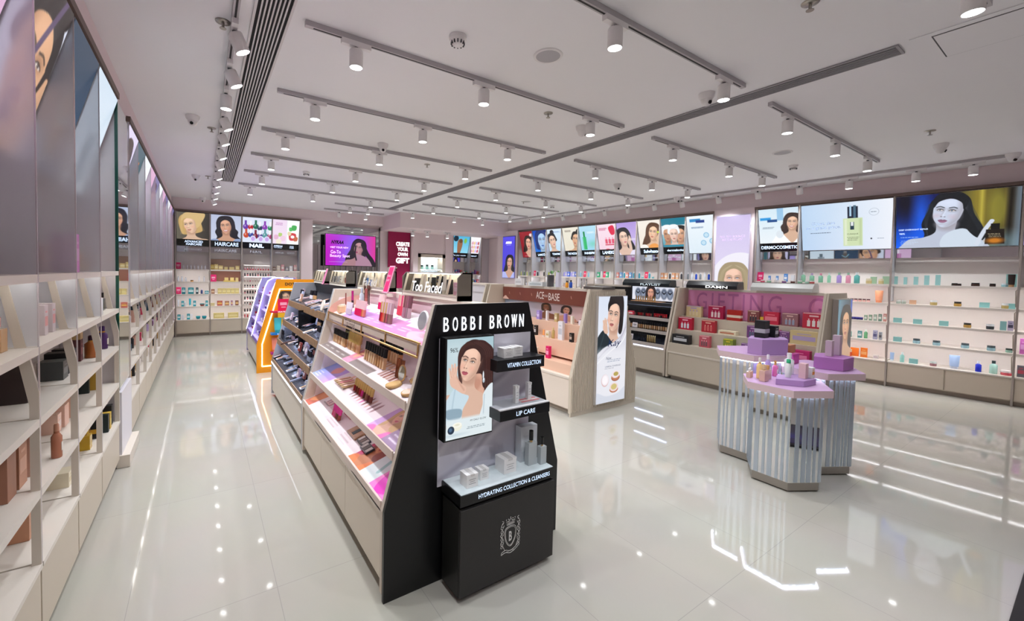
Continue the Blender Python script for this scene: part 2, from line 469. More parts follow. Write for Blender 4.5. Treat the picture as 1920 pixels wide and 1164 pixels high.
# ---------------------------------------------------------------- room shell
H = 3.2
def floor_mat():
    m = bpy.data.materials.new('polished_tile'); m.use_nodes = True
    N, L, b = nodes(m)
    tc = N.new('ShaderNodeTexCoord'); mp = N.new('ShaderNodeMapping')
    mp.inputs['Location'].default_value = (0.30, -1.05, 0); mp.inputs['Rotation'].default_value = (0, 0, 0)
    br = N.new('ShaderNodeTexBrick'); br.offset = 0.0; br.squash = 1.0
    br.inputs['Scale'].default_value = 1.0; br.inputs['Mortar Size'].default_value = 0.0018; br.inputs['Mortar Smooth'].default_value = 0.3
    br.inputs['Brick Width'].default_value = 0.61; br.inputs['Row Height'].default_value = 1.2
    br.inputs['Color1'].default_value = lin('b7b3a9')+(1,); br.inputs['Color2'].default_value = lin('b5b1a7')+(1,); br.inputs['Mortar'].default_value = lin('a3a19a')+(1,)
    nz = N.new('ShaderNodeTexNoise'); nz.inputs['Scale'].default_value = 1.6; nz.inputs['Detail'].default_value = 6
    mx = N.new('ShaderNodeMix'); mx.data_type = 'RGBA'; mx.blend_type = 'MULTIPLY'; mx.inputs['Factor'].default_value = 0.12
    L.new(tc.outputs['Object'], mp.inputs[0]); L.new(mp.outputs[0], br.inputs['Vector']); L.new(tc.outputs['Object'], nz.inputs['Vector'])
    L.new(br.outputs['Color'], mx.inputs['A']); L.new(nz.outputs['Color'], mx.inputs['B'])
    L.new(mx.outputs['Result'], b.inputs['Base Color'])
    b.inputs['Roughness'].default_value = 0.045; b.inputs['IOR'].default_value = 1.6
    bp = N.new('ShaderNodeBump'); bp.inputs['Strength'].default_value = 0.0015; bp.inputs['Distance'].default_value = 0.02
    n2 = N.new('ShaderNodeTexNoise'); n2.inputs['Scale'].default_value = 2.2
    L.new(tc.outputs['Object'], n2.inputs['Vector']); L.new(n2.outputs[0], bp.inputs['Height']); L.new(bp.outputs[0], b.inputs['Normal'])
    return m
XL, XR, YF, YB = -0.95, 9.6, -2.6, 12.3
struct('floor', MB().box(XL-.1, XR+.3, YF-.1, YB+.3, -0.1, 0, floor_mat()))
struct('ceiling', MB().box(XL-.1, XR+.3, YF-.1, YB+.3, H, H+0.1, CEILM))
def rwx(y): return 8.9-0.09*y
SK = math.atan(0.09)
def FR(y, d=0.0):            # right wall frame: local x runs towards the camera end, y into the wall
    return F(rwx(y), y, 0, -math.pi/2+SK) @ T3(0, d, 0)
def FL(y): return F(-0.55, y, 0, math.pi/2)
def FBk(x, y=11.75): return F(x, y, 0, 0)
struct('wall_left', MB().box(XL-.05, XL, YF, YB, 0, H, WALLM).box(XL, -0.60, YF, 11.72, 2.93, H, WALLM))
struct('wall_front', MB().box(XL, XR+.3, YF-.05, YF, 0, H, WALLM))
g = MB(); g.T = FR(11.8)
g.box(0, 14.6, 0.40, 0.45, 0, H, WALLM).box(0, 14.6, 0.10, 0.40, 2.93, H, WALLM)
# pillars between the shelving runs on the right wall
yl = lambda y: (11.8-y)/math.cos(SK)
g.box(yl(10.92), yl(10.0), 0.0, 0.40, 0, 2.93, WALLM).box(yl(4.40), yl(3.70), 0.0, 0.40, 0, 2.93, WALLM)
struct('wall_right', g)
g = MB()
g.box(XL, 4.42, 12.15, 12.2, 0, H, WALLM)
g.box(XL, 4.42, 11.80, 12.15, 2.93, H, WALLM)       # header over the shelving
g.box(2.15, 2.44, 11.75, 12.15, 0, 2.93, WALLM)      # plain pier beside the mirror
g.box(XL, -0.56, 11.75, 12.15, 0, 2.93, WALLM)
g.box(4.42, 5.52, 12.05, 12.2, 0, 2.9, WALLM)
g.box(6.48, 6.75, 11.75, 12.2, 0, 2.9, WALLM).box(5.36, 5.52, 11.75, 12.05, 0, 2.9, WALLM)
g.box(5.52, 6.48, 11.80, 12.2, 2.18, 2.9, WALLM).box(5.52, 6.48, 12.2, 12.25, 0, 2.2, WALLM)
g.box(6.75, 8.4, 12.15, 12.2, 0, 2.9, WALLM).box(XL-.1, XR+.3, 12.25, 12.3, 0, H, WALLM)
struct('wall_back', g)
# lowered bulkhead over the far right bay
struct('wall_bulkhead', MB().prism([(4.42, 10.55), (rwx(10.5)+.1, 10.55), (8.4, 12.2), (4.42, 12.2)], 'xy', 2.80, H, WALLM))
BROWN = mat('6f5d55', 0.5)
for i, (fr, w) in enumerate([(FL(1.13), 3.14), (FL(4.85), 6.83), (FBk(-.55), 2.70), (FR(3.70), 5.5), (FR(9.95), 5.56)]):
    m = MB(); m.T = fr; m.box(0, w, -0.012, 0.02, 2.885, 2.93, BROWN)
    struct('trim_%d' % (i+1), m)
DG = mat('4a4a4e', 0.6)
# linear air slots in the ceiling
def grille(name, label, x0, x1, y0, y1, n, dark, slat):
    t = thing(name, label, 'air vent', F(0, 0, 0))
    part('frame', MB().box(x0-.015, x0, y0, y1, H-.012, H-.001, slat).box(x1, x1+.015, y0, y1, H-.012, H-.001, slat).box(x0-.015, x1+.015, y0-.015, y0, H-.012, H-.001, slat).box(x0-.015, x1+.015, y1, y1+.015, H-.012, H-.001, slat), t)
    part('backing', MB().box(x0, x1, y0, y1, H-.004, H-.001, dark), t)
    wd = (x1-x0)/n
    for k in range(n-1):
        part('slat', MB().box(x0+wd*(k+1)-wd*.2, x0+wd*(k+1)+wd*.2, y0, y1, H-.014, H-.004, slat), t)
grille('slot_diffuser', 'wide black slotted air grille running beside the left spotlight track', .275, .455, -1.5, 9.0, 8, mat('0a0a0c', .7), mat('d8d4d4', .5))
grille('slot_diffuser', 'long narrow grey air grille crossing the middle of the ceiling', 3.93, 4.07, .87, 10.1, 6, mat('5c5c62', .6), mat('9a989c', .5))
t = thing('access_panel', 'rectangular ceiling access panel near the upper right corner', 'ceiling hatch', F(0, 0, 0))
part('frame', MB().box(3.90, 4.50, -.4, .80, H-.006, H-.001, CEILM), t)
part('hatch', MB().box(3.96, 4.38, -.3, .70, H-.010, H-.006, CEILM), t)
g = MB()
for a in [(3.952, 3.96, -.3, .70), (4.38, 4.388, -.3, .70), (3.952, 4.388, .70, .708)]: g.box(*a, H-.0075, H-.006, DG)
part('gap', g, t)

# ---------------------------------------------------------------- ceiling tracks and spotlights
LW = mat('e9e6e6', 0.45)
TRK = mat('b9b5b8', 0.4)
me_adapter = MB().box(-.10, .10, -.018, .018, -.035, 0, LW).mesh('adapter')
me_neck = MB().cyl(0, 0, -.055, -.035, .012, mat('55555a', .5)).mesh('neck')
me_house = MB().lathe([(.042, -.055), (.045, -.06), (.045, -.172), (.041, -.172), (.040, -.160)], LW, seg=20).mesh('housing')
me_lens = MB().cyl(0, 0, -.1715, -.1705, .0405, DOWNLIT, seg=20).mesh('lens')
me_lensoff = MB().cyl(0, 0, -.1715, -.1705, .0405, mat('cfcfd2', .4), seg=20).mesh('lens')
spot_data = bpy.data.lights.new('spot', 'SPOT')
spot_data.energy = SPOT_W; spot_data.spot_size = R(105); spot_data.spot_blend = 0.6; spot_data.shadow_soft_size = 0.04
spot_data.color = (0.91, 0.95, 1.0)
spot_right = spot_data.copy(); spot_right.energy = SPOT_W*SPOT_RIGHT
spot_left = spot_data.copy(); spot_left.energy = SPOT_W*SPOT_LEFT
def spotlight(x, y, label, rot=0.0, tilt=0.0, group='spotlights on the ceiling tracks', lit=True, z=3.165):
    t = thing('track_spotlight', label, 'spotlight', F(x, y, z, rot), group)
    part('adapter', me_adapter, t); part('neck', me_neck, t)
    M = T3(0, 0, -.05) @ RX(tilt) @ T3(0, 0, .05)
    h = part('housing', me_house, t, M)
    part('lens', me_lens if lit else me_lensoff, h)
    if lit:
        l = bpy.data.objects.new('bulb', spot_left if 'left shelving' in group else (spot_right if x > 3.95 else spot_data)); COL.objects.link(l); l.parent = t
        l.matrix_basis = M @ T3(0, 0, -.19)
def track(x0, x1, y, label):
    t = thing('ceiling_track', label, 'light track', F(0, 0, 0), 'light tracks under the ceiling')
    part('rail', MB().box(x0, x1, y-.018, y+.018, 3.165, 3.199, TRK), t)
    part('slot', MB().box(x0+.05, x1-.05, y-.006, y+.006, 3.1635, 3.165, BLACK), t)
tl = [(-.80, [.8, 1.95, 3.3]), (.45, [.8, 1.95, 3.32]), (1.73, [.85, 2.11, 3.41]), (2.91, [.88, 1.94, 3.22]), (4.12, [.87, 1.97, 3.11]), (5.33, [.80, 1.93, 3.25]),
      (6.55, [.80, 1.99, 3.17]), (7.75, [.81, 1.94, 3.17]), (9.0, [.74, 1.87, 3.07])]
for i, (y, xs) in enumerate(tl):
    wn = ['light track behind the camera', 'overhead light track leaving the frame at the top edge'][i] if i < 2 else '%s full light track from the camera, left of the central air grille' % ORD[i-2]
    track(.55, 3.72, y, wn)
    for k, x in enumerate(xs):
        spotlight(x, y, 'white cylinder spotlight, %s from left, on the %s' % (ORD[k], ['track behind the camera', 'overhead track at the top edge'][i] if i < 2 else ORD[i-2]+' left track'))
tl = [(1.76, [4.66, 5.91, 7.03]), (2.94, [4.69, 6.02, 7.0]), (4.13, [4.70, 6.04, 7.06]), (5.3, [4.65, 5.93, 6.99]), (6.5, [4.65, 5.92, 6.96]),
      (7.7, [4.51, 5.81, 6.95]), (8.9, [4.56, 5.86, 6.85]), (10.05, [4.55, 5.80, 6.74])]
for i, (y, xs) in enumerate(tl):
    track(4.28, 7.45, y, '%s light track from the camera, right of the central air grille' % ORD[i])
    for k, x in enumerate(xs):
        spotlight(x, y, 'white cylinder spotlight, %s from left, on the %s right track' % (ORD[k], ORD[i]))
track(2.6, 4.2, 10.15, 'short light track in front of the magenta screen')
track(2.6, 4.2, 11.2, 'short light track closest to the far mirror')
for k, (x, y, tt) in enumerate([(2.96, 10.15, 0), (3.40, 10.15, 0), (2.99, 11.2, 25), (3.69, 11.2, 0)]):
    spotlight(x, y, 'white spotlight near the far mirror, %s of four' % ORD[k], tilt=tt)
track(4.6, 7.6, 10.95, 'low light track under the far right bulkhead')
# left wall track
t = thing('ceiling_track', 'long light track running along the left shelving', 'light track', F(0, 0, 0), 'light tracks under the ceiling')
part('rail', MB().box(.152, .188, 1.6, 11.4, 3.165, 3.199, TRK), t)
part('slot', MB().box(.164, .176, 1.65, 11.35, 3.1635, 3.165, BLACK), t)
for k, y in enumerate([2.25, 3.17, 3.78, 4.33, 5.0, 5.62, 6.35, 7.05, 7.85, 8.6, 9.35, 10.15, 11.0]):
    spotlight(.17, y, 'white spotlight on the left wall track, %s from the camera' % ORD[k], rot=math.pi/2, tilt=0 if k == 3 else -24, group='spotlights turned to the left shelving')
# right wall track
rt_ = lambda y: 8.38-.085*y
t = thing('ceiling_track', 'long light track running along the right wall', 'light track', F(rt_(.7), .7, 0, -math.pi/2+.085), 'light tracks under the ceiling')
part('rail', MB().box(-9.6, 0, -.018, .018, 3.165, 3.199, TRK), t)
for k, y in enumerate([1.04, 1.55, 2.25, 2.87, 3.46, 4.10, 4.78, 5.36, 5.98, 6.58, 7.18, 7.83, 8.52, 9.0]):
    lit = k < 3
    spotlight(rt_(y), y, 'spotlight on the right wall track, %s from the camera end' % ORD[k], rot=-math.pi/2+.085, tilt=0 if lit else 25, group='spotlights along the right wall', lit=True)
for k, (x, y) in enumerate([(4.97, 10.95), (5.43, 10.95), (6.09, 10.95)]):
    t = thing('track_spotlight', 'small spotlight under the far bulkhead, %s from left' % ORD[k], 'spotlight', F(x, y, 2.795), 'spotlights under the bulkhead')
    part('adapter', me_adapter, t); part('neck', me_neck, t); h = part('housing', me_house, t); part('lens', me_lens, h)
    l = bpy.data.objects.new('bulb', spot_data); COL.objects.link(l); l.parent = t; l.matrix_basis = T3(0, 0, -.19)
# ceiling devices
def sprinkler(x, y, label):
    t = thing('sprinkler', label, 'sprinkler', F(x, y, H-.001), 'ceiling sprinklers')
    part('rosette', MB().lathe([(.045, 0), (.043, -.006), (.012, -.010)][::-1], STEEL, seg=18), t)
    part('nozzle', MB().cyl(0, 0, -.04, -.005, .008, STEEL).lathe([(.020, -.046), (.020, -.043), (.006, -.040)], STEEL, seg=12), t)
def detector(x, y, label, r=.055):
    t = thing('smoke_detector', label, 'smoke detector', F(x, y, H-.001), 'smoke detectors on the ceiling')
    part('base', MB().cyl(0, 0, -.02, 0, r, LW, seg=24), t)
    part('sensor', MB().lathe([(r*.35, -.062), (r*.62, -.055), (r*.8, -.035), (r*.95, -.02)], LW, seg=24), t)
    g = MB()
    for a in range(12):
        g.T = RZ(a*30); g.box(r*.62, r*.80, -.004, .004, -.056, -.036, DG)
    part('grille', g, t)
def camera_dome(x, y, label, rot=0, body=LW):
    t = thing('dome_camera', label, 'security camera', F(x, y, H-.001, rot), 'security cameras on the ceiling')
    part('mount', MB().lathe([(.05, -.05), (.062, -.03), (.066, 0)], body, seg=20), t)
    part('ball', MB().lathe([(.006, -.108), (.03, -.098), (.042, -.075), (.046, -.05)], body, seg=16), t)
    part('lens', MB().cyl(0, 0, 0, .012, .016, BLACKG), t, T3(-.01, -.032, -.082) @ RX(115))
sprinkler(.11, 3.235, 'metal sprinkler head beside the left spotlight track, nearest the camera')
sprinkler(.084, 5.73, 'small sprinkler left of the fourth turned spotlight')
sprinkler(.073, 8.74, 'distant sprinkler by the left wall spotlights')
sprinkler(2.86, 3.135, 'small sprinkler between the second and third left tracks')
sprinkler(2.78, 5.65, 'small sprinkler mid ceiling left of the grille')
sprinkler(2.93, 1.02, 'sprinkler at the top edge above the central grille')
sprinkler(6.42, 1.12, 'sprinkler above the right wall dome sensor')
sprinkler(5.9, 7.2, 'far sprinkler right of the central grille')
detector(1.445, 2.50, 'round smoke detector between the two nearest left tracks', .06)
detector(1.41, 7.3, 'distant smoke detector on the left ceiling half')
detector(6.92, 2.52, 'smoke detector between the two nearest right tracks')
detector(6.74, 7.17, 'distant smoke detector near the right wall track')
camera_dome(-.09, 5.4, 'white dome camera near the left wall, nearest')
camera_dome(-.10, 8.78, 'white dome camera near the left wall, farther')
camera_dome(0.0, 11.5, 'small camera in the far left ceiling corner')
camera_dome(3.66, 2.0, 'white dome camera beside the central air grille')
camera_dome(7.13, 1.15, 'white dome camera above the blue and gold screen', R(20))
camera_dome(1.89, 5.1, 'dome camera hanging by the fourth left track')
camera_dome(3.41, 3.20, 'dark lensed camera beside a spotlight left of grille', R(60))
camera_dome(6.03, 4.8, 'dome camera between two right tracks')
camera_dome(8.30, .73, 'camera at the far right edge above the screens', R(-40))
camera_dome(7.93, 4.85, 'camera behind the right wall track')
for x, y, l in [(2.11, 2.33, 'round grilled ceiling speaker between the nearest tracks'), (6.11, 2.35, 'round ceiling speaker right of the grille'), (5.95, 7.15, 'distant round ceiling speaker')]:
    t = thing('ceiling_speaker', l, 'speaker', F(x, y, H-.001), 'ceiling speakers')
    part('ring', MB().lathe([(.088, -.006), (.105, -.006), (.108, 0)], LW, seg=28, caps=False), t)
    part('grille', MB().cyl(0, 0, -.005, 0, .09, mat('b4b2b6', .6), seg=28), t)
# ---------------------------------------------------------------- shelving bays
STRIPL = mat('fdfaf6', 0.5, emis=9.0)
LEV = [0.385, 0.69, 0.98, 1.27, 1.56]
def bay(fr, w, label, style='right', d=.36, last=False, doors=1, shelves=(1, 2, 3, 4), valance=True, group='shelving bays', strips=(1, 2, 3, 4), backm=None):
    t = thing('shelving_bay', label, 'shelving unit', fr, group)
    part('cabinet', MB().box(0, w, .02, d, .06, .365, TAUPE).box(0.01, w-.01, .05, d-.02, 0.002, .06, TAUPE_D), t)
    dw = w/doors
    for i in range(doors):
        part('cabinet_door', MB().box(i*dw+.014, (i+1)*dw-.003, .004, .02, .075, .362, TAUPE), t, bev=.0015)
    part('worktop', MB().box(.012, w, -.002, d, .365, .385, SHELFW), t)
    part('back_panel', MB().box(0, w, d, d+.012, .385, 2.86, backm or BACKW), t)
    for k in shelves:
        z = LEV[k]
        part('shelf', MB().box(.012, w, 0, d, z-.020, z, SHELFW).box(.012, w, 0, .010, z-.032, z-.020, SHELFW), t)
        if k in strips: part('led_strip', MB().box(.03, w-.02, .030, .044, z-.024, z-.020, STRIP if style == 'right' else STRIPL), t)
    if style == 'right':
        xs = [0.0] + ([w] if last else [])
        for x in xs:
            part('upright', MB().box(x-.011, x+.011, -.012, .014, .0, 2.885, mat('aca29a', .35, .3)), t, bev=.002)
            part('side_divider', MB().box(x-.004, x+.004, .02, d, 1.30, 2.87, FROST), t)
            g = MB()
            for z in LEV[1:]: g.tube([(x, .0, z-.02), (x-.02, .03, z-.05), (x-.012, .03, z-.26)], .006, TAUPE_D, 6)
            part('bracket', g, t)
        if valance:
            part('mirror_strip', MB().box(.02, w-.02, .195, .205, 1.965, 2.10, mat('d4dade', .02, 1.0)), t)
    return t
def lightbox(fr, x, w, A, label, words=(), z0=2.11, depth=.205, h=.79, tilt=15.5, kind='screen', footer=None, txtm=None, frame=True, group='lightboxes above the shelving', name='lightbox'):
    M = fr @ T3(x+w/2, depth, z0) @ RX(tilt)
    t = thing(name, label, 'lightbox' if name == 'lightbox' else 'screen', M, group)
    part('frame', MB().box(-w/2, w/2, .003, .05, 0, h, mat('8d8a8c', .4)), t)
    picture(A, w-.012, h-.01, 'picture', kind, t, T3(0, 0, .005))
    if footer:
        part('name_band', MB().box(-w/2+.006, w/2-.006, -.004, .003, .005, h*.2, BLACKG), t)
    for b, cx, cz, tw, th, *o in words:
        k = dict(o[0]) if o else {}
        mm = k.pop('m', txtm or LETTERB)
        text(b, t, cx*w, cz*h, tw*w, th*h, mm, y=-.0055, **k)
    return t
def bottle_art(A, x, y, w, h, body, cap='ffffff', capw=.5, caph=.3, gloss=True):
    A.rect(x-w*capw/2, y-h, x+w*capw/2, y-h*(1-caph)+.01, cap)
    A.rect(x-w/2, y-h*(1-caph), x+w/2, y, body)
    if gloss: A.rect(x-w*.36, y-h*(1-caph), x-w*.24, y, 'ffffff', .35, soft=.01)
WORDF = [('', 0, .1, .8, .1)]

# ----- left wall, nearest run of bays (fins between them)
def leg_fin(t, x, first=False):
    # thin bent leg: vertical below, leaning back to the wall above
    part('leg', MB().prism([(.0, .385), (.028, .385), (.028, 1.04), (.112, 1.545), (.085, 1.545), (.0, 1.09)], 'yz', x-.009, x+.009, CREAM), t)
    part('frosted_divider', MB().box(x-.004, x+.004, .004, .34, 1.275, 2.88, FROST), t)
    part('edge_strip', MB().box(x-.003, x+.003, -.001, .004, .385, 2.88, mat('d8d0d4', .3, .3)), t)
def art_left(i):
    if i == 1:
        A = Art(.6/.79, 110, 'd5d9ea'); portrait(A, .42, .47, .34, 12, 'd9a883', '2b2422', '7a1238', 'bun', .3, hand=1)
        A.poly([(.30, .76), (.40, .74), (.43, .82), (.36, .87), (.30, .83)], '4a0a20'); A.line([(.62, 0), (.40, .5), (.30, 1)], .05, '5c4a6a')
    elif i == 2:
        A = Art(.6/.79, 110, '1f3a52', '2a4a66'); bottle_art(A, .42, .86, .2, .5, '35322e', '8a8a88'); A.ell(.42, .6, .1, .16, '57504a', soft=.05)
        A.line([(.3, .5), (.4, .62), (.52, .55)], .03, '7fb4c8')
    elif i == 3:
        A = Art(.6/.79, 110, 'cfe0ef', 'e6eff6'); bottle_art(A, .4, .92, .2, .45, '8a969e', '5a6a74')
    elif i == 4:
        A = Art(.6/.79, 90, 'dcd4ee', 'c8c0e2'); portrait(A, .4, .45, .26, 0, 'e2b79c', '3a2a22', 'b04a5a')
    elif i == 5:
        A = Art(.6/.79, 90, '2e5560', '3c6a72'); bottle_art(A, .38, .85, .25, .45, 'c59a4a', '2a2622'); A.line([(.5, .2), (.42, .45), (.45, .6)], .05, 'd8823a')
    elif i % 3 == 0:
        A = Art(.6/.79, 70, 'eaf0f8', 'ffffff'); bottle_art(A, .4, .85, .22, .5, 'd8dde6', 'c8a86a')
    elif i % 3 == 1:
        A = Art(.6/.79, 70, 'd8a8cc', 'e2c0de'); bottle_art(A, .4, .85, .22, .5, 'b46aa0', 'f0e0ee')
    else:
        A = Art(.6/.79, 70, '6f6a9c', '9a90c0'); portrait(A, .38, .45, .25, 5, 'e2b79c', '2a2020')
    return A
ys = [1.12, 1.735, 2.35, 2.96, 3.575]
LB = []
lab = ['left shelving bay closest to the camera, with pink boxes', 'left shelving bay with rose gold cartons, left of the tall steel edge', 'left shelving bay holding dark ribbed jars and blush boxes',
       'left shelving bay holding amber bottles and gold cartons', 'last left bay before the tall mirror, plain pale back']
for i, y in enumerate(ys):
    w = (ys[i+1] if i < 4 else 4.25)-y
    fr = FL(y)
    t = bay(fr, w, lab[i], 'left', d=.34, strips=(4,), valance=False, group='left wall shelving bays', backm=mat('ece4e2', .5))
    leg_fin(t, 0.0)
    LB.append((fr, w))
    if i == 4: part('leg', MB().prism([(.0, .385), (.028, .385), (.028, 1.04), (.112, 1.545), (.085, 1.545), (.0, 1.09)], 'yz', w-.02, w-.002, CREAM), t)
for i, l in [(1, 'steep lightbox showing a glamour face and nails, nearest upper left corner'), (2, 'steep lightbox in dark blue with a carved bottle, upper left'), (3, 'steep pale blue lightbox with a grey bottle, left of the mirror')]:
    fr, w = LB[i+1] if False else LB[i+1]
    lightbox(fr, .012, w-.02, art_left(i), l, depth=.205, group='left wall lightboxes')
fr, w = LB[1]; lightbox(fr, .012, w-.02, art_left(7), 'steep violet lightbox cut by the left picture edge', group='left wall lightboxes')
# tall mirror between the two left runs
t = thing('tall_mirror', 'tall narrow wall mirror with green glass edge between the left shelving runs', 'mirror', FL(4.27))
part('case', MB().box(0, .54, .02, .34, .0, 2.90, mat('dcd6da', .4)), t)
part('mirror_glass', MB().box(.0, .53, .005, .02, .62, 2.88, MIRROR), t)
part('glass_edge', MB().box(-.006, 0, .0, .02, .62, 2.88, GREENGL), t)
part('lower_panel', MB().box(0, .54, -.01, .02, .10, .60, mat('e4e0e6', .4)), t)
part('plinth', MB().box(-.02, .56, -.06, .02, .003, .10, CREAM), t)
# far left run
N2 = 11
for i in range(N2):
    y = 4.86+i*.62
    fr = FL(y)
    t = bay(fr, .62, 'left shelving bay behind the tall mirror, %s from it' % ORD[i], 'left', d=.34, strips=(4,), valance=False, group='left wall shelving bays', backm=mat('ece4e2', .5))
    leg_fin(t, 0.0)
    LB.append((fr, .62))
    nm = ['FERRAGAMO', 'LANCÔME', 'GUCCI', 'VERSACE', 'PRADA', 'TOM FORD', '', 'CREED', 'LANCÔME', '', 'CHLOÉ'][i]
    lightbox(fr, .012, .60, art_left(4+i), 'steep left wall lightbox behind the tall mirror, %s from it' % ORD[i], [(nm, 0, .1, .7, .07, dict(bold=.02))] if nm else [], footer=nm or None, group='left wall lightboxes')

# ----- back wall haircare units
BX = [-.53, .135, .795, 1.465, 2.13]
def fb(i): return FBk(BX[i])
labs = ['back wall shelving under the blonde portrait, far left', 'back wall shelving under the smiling dark haired portrait', 'back wall nail polish shelving under the NAIL lightbox', 'back wall shelving under the pale twin lightbox']
for i in range(4):
    w = BX[i+1]-BX[i]
    bay(fb(i), w, labs[i], 'right', last=(i == 3), shelves=(1, 2, 3, 4), group='back wall shelving bays')
A = Art(.65/.79, 110, '4a4640', '2c2a28'); A.grad('6a6458', '35302c', True)
portrait(A, .34, .36, .24, -14, 'e9c4a8', 'c9a66a', 'c98a7a', 'short', -.9); A.rect(0, .8, .83, 1, '0c0c0e')
A.poly([(.28, 0), (.7, .0), (.62, .3), (.5, .45), (.44, .22), (.22, .18), (.12, .26), (.14, .1)], 'd6b780')
lightbox(fb(0), .014, .64, A, 'lightbox with a blonde cropped-hair portrait reading ADVANCED HAIRCARE', [('ADVANCED\nHAIRCARE', .02, .095, .56, .145, dict(bold=.02, linesp=.9))], footer=1, group='back wall lightboxes')
A = Art(.65/.79, 110, 'b9c2dc', 'cfd6ea'); portrait(A, .40, .34, .22, -8, 'd9a78a', '1c1a20', 'b8606a', 'wavy', -.3, cloth='8fa0c4', smile=True); A.rect(0, .8, .83, 1, '0c0c0e')
lightbox(fb(1), .014, .635, A, 'lightbox with a smiling woman with wavy black hair reading HAIRCARE', [('HAIRCARE', .03, .1, .78, .12, dict(bold=.01))], footer=1, group='back wall lightboxes')
A = Art(.65/.79, 110, 'dfe6f8')
rnd = random.Random(3)
for k, c in enumerate(['6a3aa8', 'b8202a', '1e6a50', '30405a', '8a3ab0', '2a8a5a', 'c84a2a', '3a4a9a', '7a1a30', '4a3a8a', '5a9aa0', 'a03a6a']):
    x = .08+(k % 6)*.135+rnd.random()*.03; y = .28+(k//6)*.27+rnd.random()*.05
    A.ell(x, y, .075, .085, c); A.rect(x-.03, y-.2, x+.03, y-.05, 'f4f4fa' if k % 2 else c); A.ell(x-.02, y-.03, .018, .03, 'ffffff', soft=.02, al=.6)
for x in (.3, .52, .7): A.ell(x, .68, .08, .1, 'e6e8ff'); A.ell(x, .68, .055, .07, 'c9a8e8')
lightbox(fb(2), .014, .65, A, 'lightbox of coloured nail polish bottles reading NAIL', [('NAIL', 0, .1, .5, .125, dict(bold=.05))], footer=1, group='back wall lightboxes')
A = Art(.65/.79, 110, 'f1dcf2', 'f7e6f5'); A.rect(.44, 0, .9, 1, 'ffffff')
for x, y, c, r in [(.12, .58, 'e6b7d4', .06), (.24, .5, 'b7d47a', .05), (.33, .62, 'f2d0e6', .07), (.2, .74, 'f6ecd8', .07), (.56, .3, '5ac06a', .05), (.66, .25, '4ab05a', .07), (.62, .55, 'd2404a', .10), (.52, .45, 'e8d6b0', .05), (.72, .62, 'c86a4a', .06)]:
    A.poly([(x-r, y-r*1.1), (x+r, y-r), (x+r*.8, y+r), (x-r*.9, y+r*1.1)], c)
A.ell(.62, .55, .06, .05, 'ffffff'); A.scrib(.08, .34, .12, 'b070b0', 2, .025, .05); A.rect(.43, 0, .445, 1, 'e8e8f0')
lightbox(fb(3), .014, .64, A, 'lightbox split in two, pale pink and white, above haircare sets', [('NYKAA', -.27, .12, .32, .06, dict(shear=.3, bold=.03)), ('NATURALS', -.27, .065, .28, .025), ('GOOD\nHOMES', .24, .10, .16, .085, dict(bold=.02))], footer=1, group='back wall lightboxes')
REFL_TXT = mat('b8bcc8', .5, emis=.35)  # dim glowing copies of the lightbox words imitate their reflection in the strips
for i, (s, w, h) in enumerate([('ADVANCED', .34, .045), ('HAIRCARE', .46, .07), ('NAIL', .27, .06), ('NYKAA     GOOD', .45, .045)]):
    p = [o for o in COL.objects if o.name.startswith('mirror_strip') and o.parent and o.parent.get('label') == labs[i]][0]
    text(s, p, .33, 2.03, w, h, REFL_TXT, y=.19)
# pier screen and far mirror
t = thing('mirror_wall', 'mirrored wall panel with vertical chrome strips behind the magenta screen', 'mirror', F(0, 0, 0))
part('mirror_glass', MB().box(2.44, 4.70, 12.12, 12.149, 0.0, 2.86, mat('c9cccc', .04, 1.0)), t)
for k in range(14):
    x = 2.5+k*.155
    part('chrome_strip', MB().box(x, x+.035, 12.06, 12.118, .0, 2.30, CHROME), t)
A = Art(1.4/.86, 120, 'c010c0', 'b018d0'); A.grad('c30ac4', '9a5af0', True, 0, .9); A.grad('9a5af0', 'e0389a', True, .9, 1.63)
A.ell(.85, .6, .4, .5, '8a6af0', soft=.4, al=.6)
portrait(A, 1.06, .42, .22, 14, 'b98a92', '241a28', 'a03a6a', 'long', -.7)
A.poly([(1.0, .62), (1.2, .66), (1.45, .8), (1.55, 1.02), (1.0, 1.02), (.98, .8)], 'b0869c'); A.line([(1.2, .3), (1.34, .6), (1.5, .8), (1.6, 1.0)], .14, '241a28')
A.line([(.96, .36), (.94, .6), (.98, .8)], .05, '241a28')
A.scrib(.12, .75, .88, 'e6c0f0', 1)
t = thing('wall_screen', 'wide magenta screen with a woman looking over her shoulder', 'screen', F(3.50, 11.85, 1.74))
part('bezel', MB().box(-.715, .715, .002, .06, -.012, .872, BLACK), t)
part('mount', MB().box(-.05, .05, .06, .21, .3, .5, BLACK), t)
picture(A, 1.40, .86, 'picture', 'screen', t)
for b, x, z, w, h, k in [('NYKAA', -.39, .645, .34, .10, dict(m=BLACKG, shear=.35, bold=.05)), ('VISIT YOUR NEW', -.33, .50, .50, .05, {}), ('Go-To', -.43, .375, .27, .09, {}), ('Beauty Spot', -.31, .26, .54, .10, {})]:
    m = k.pop('m', mat('f4c8ff', .5, emis=1.0)); text(b, t, x, z, w, h, m, y=-.003, **k)
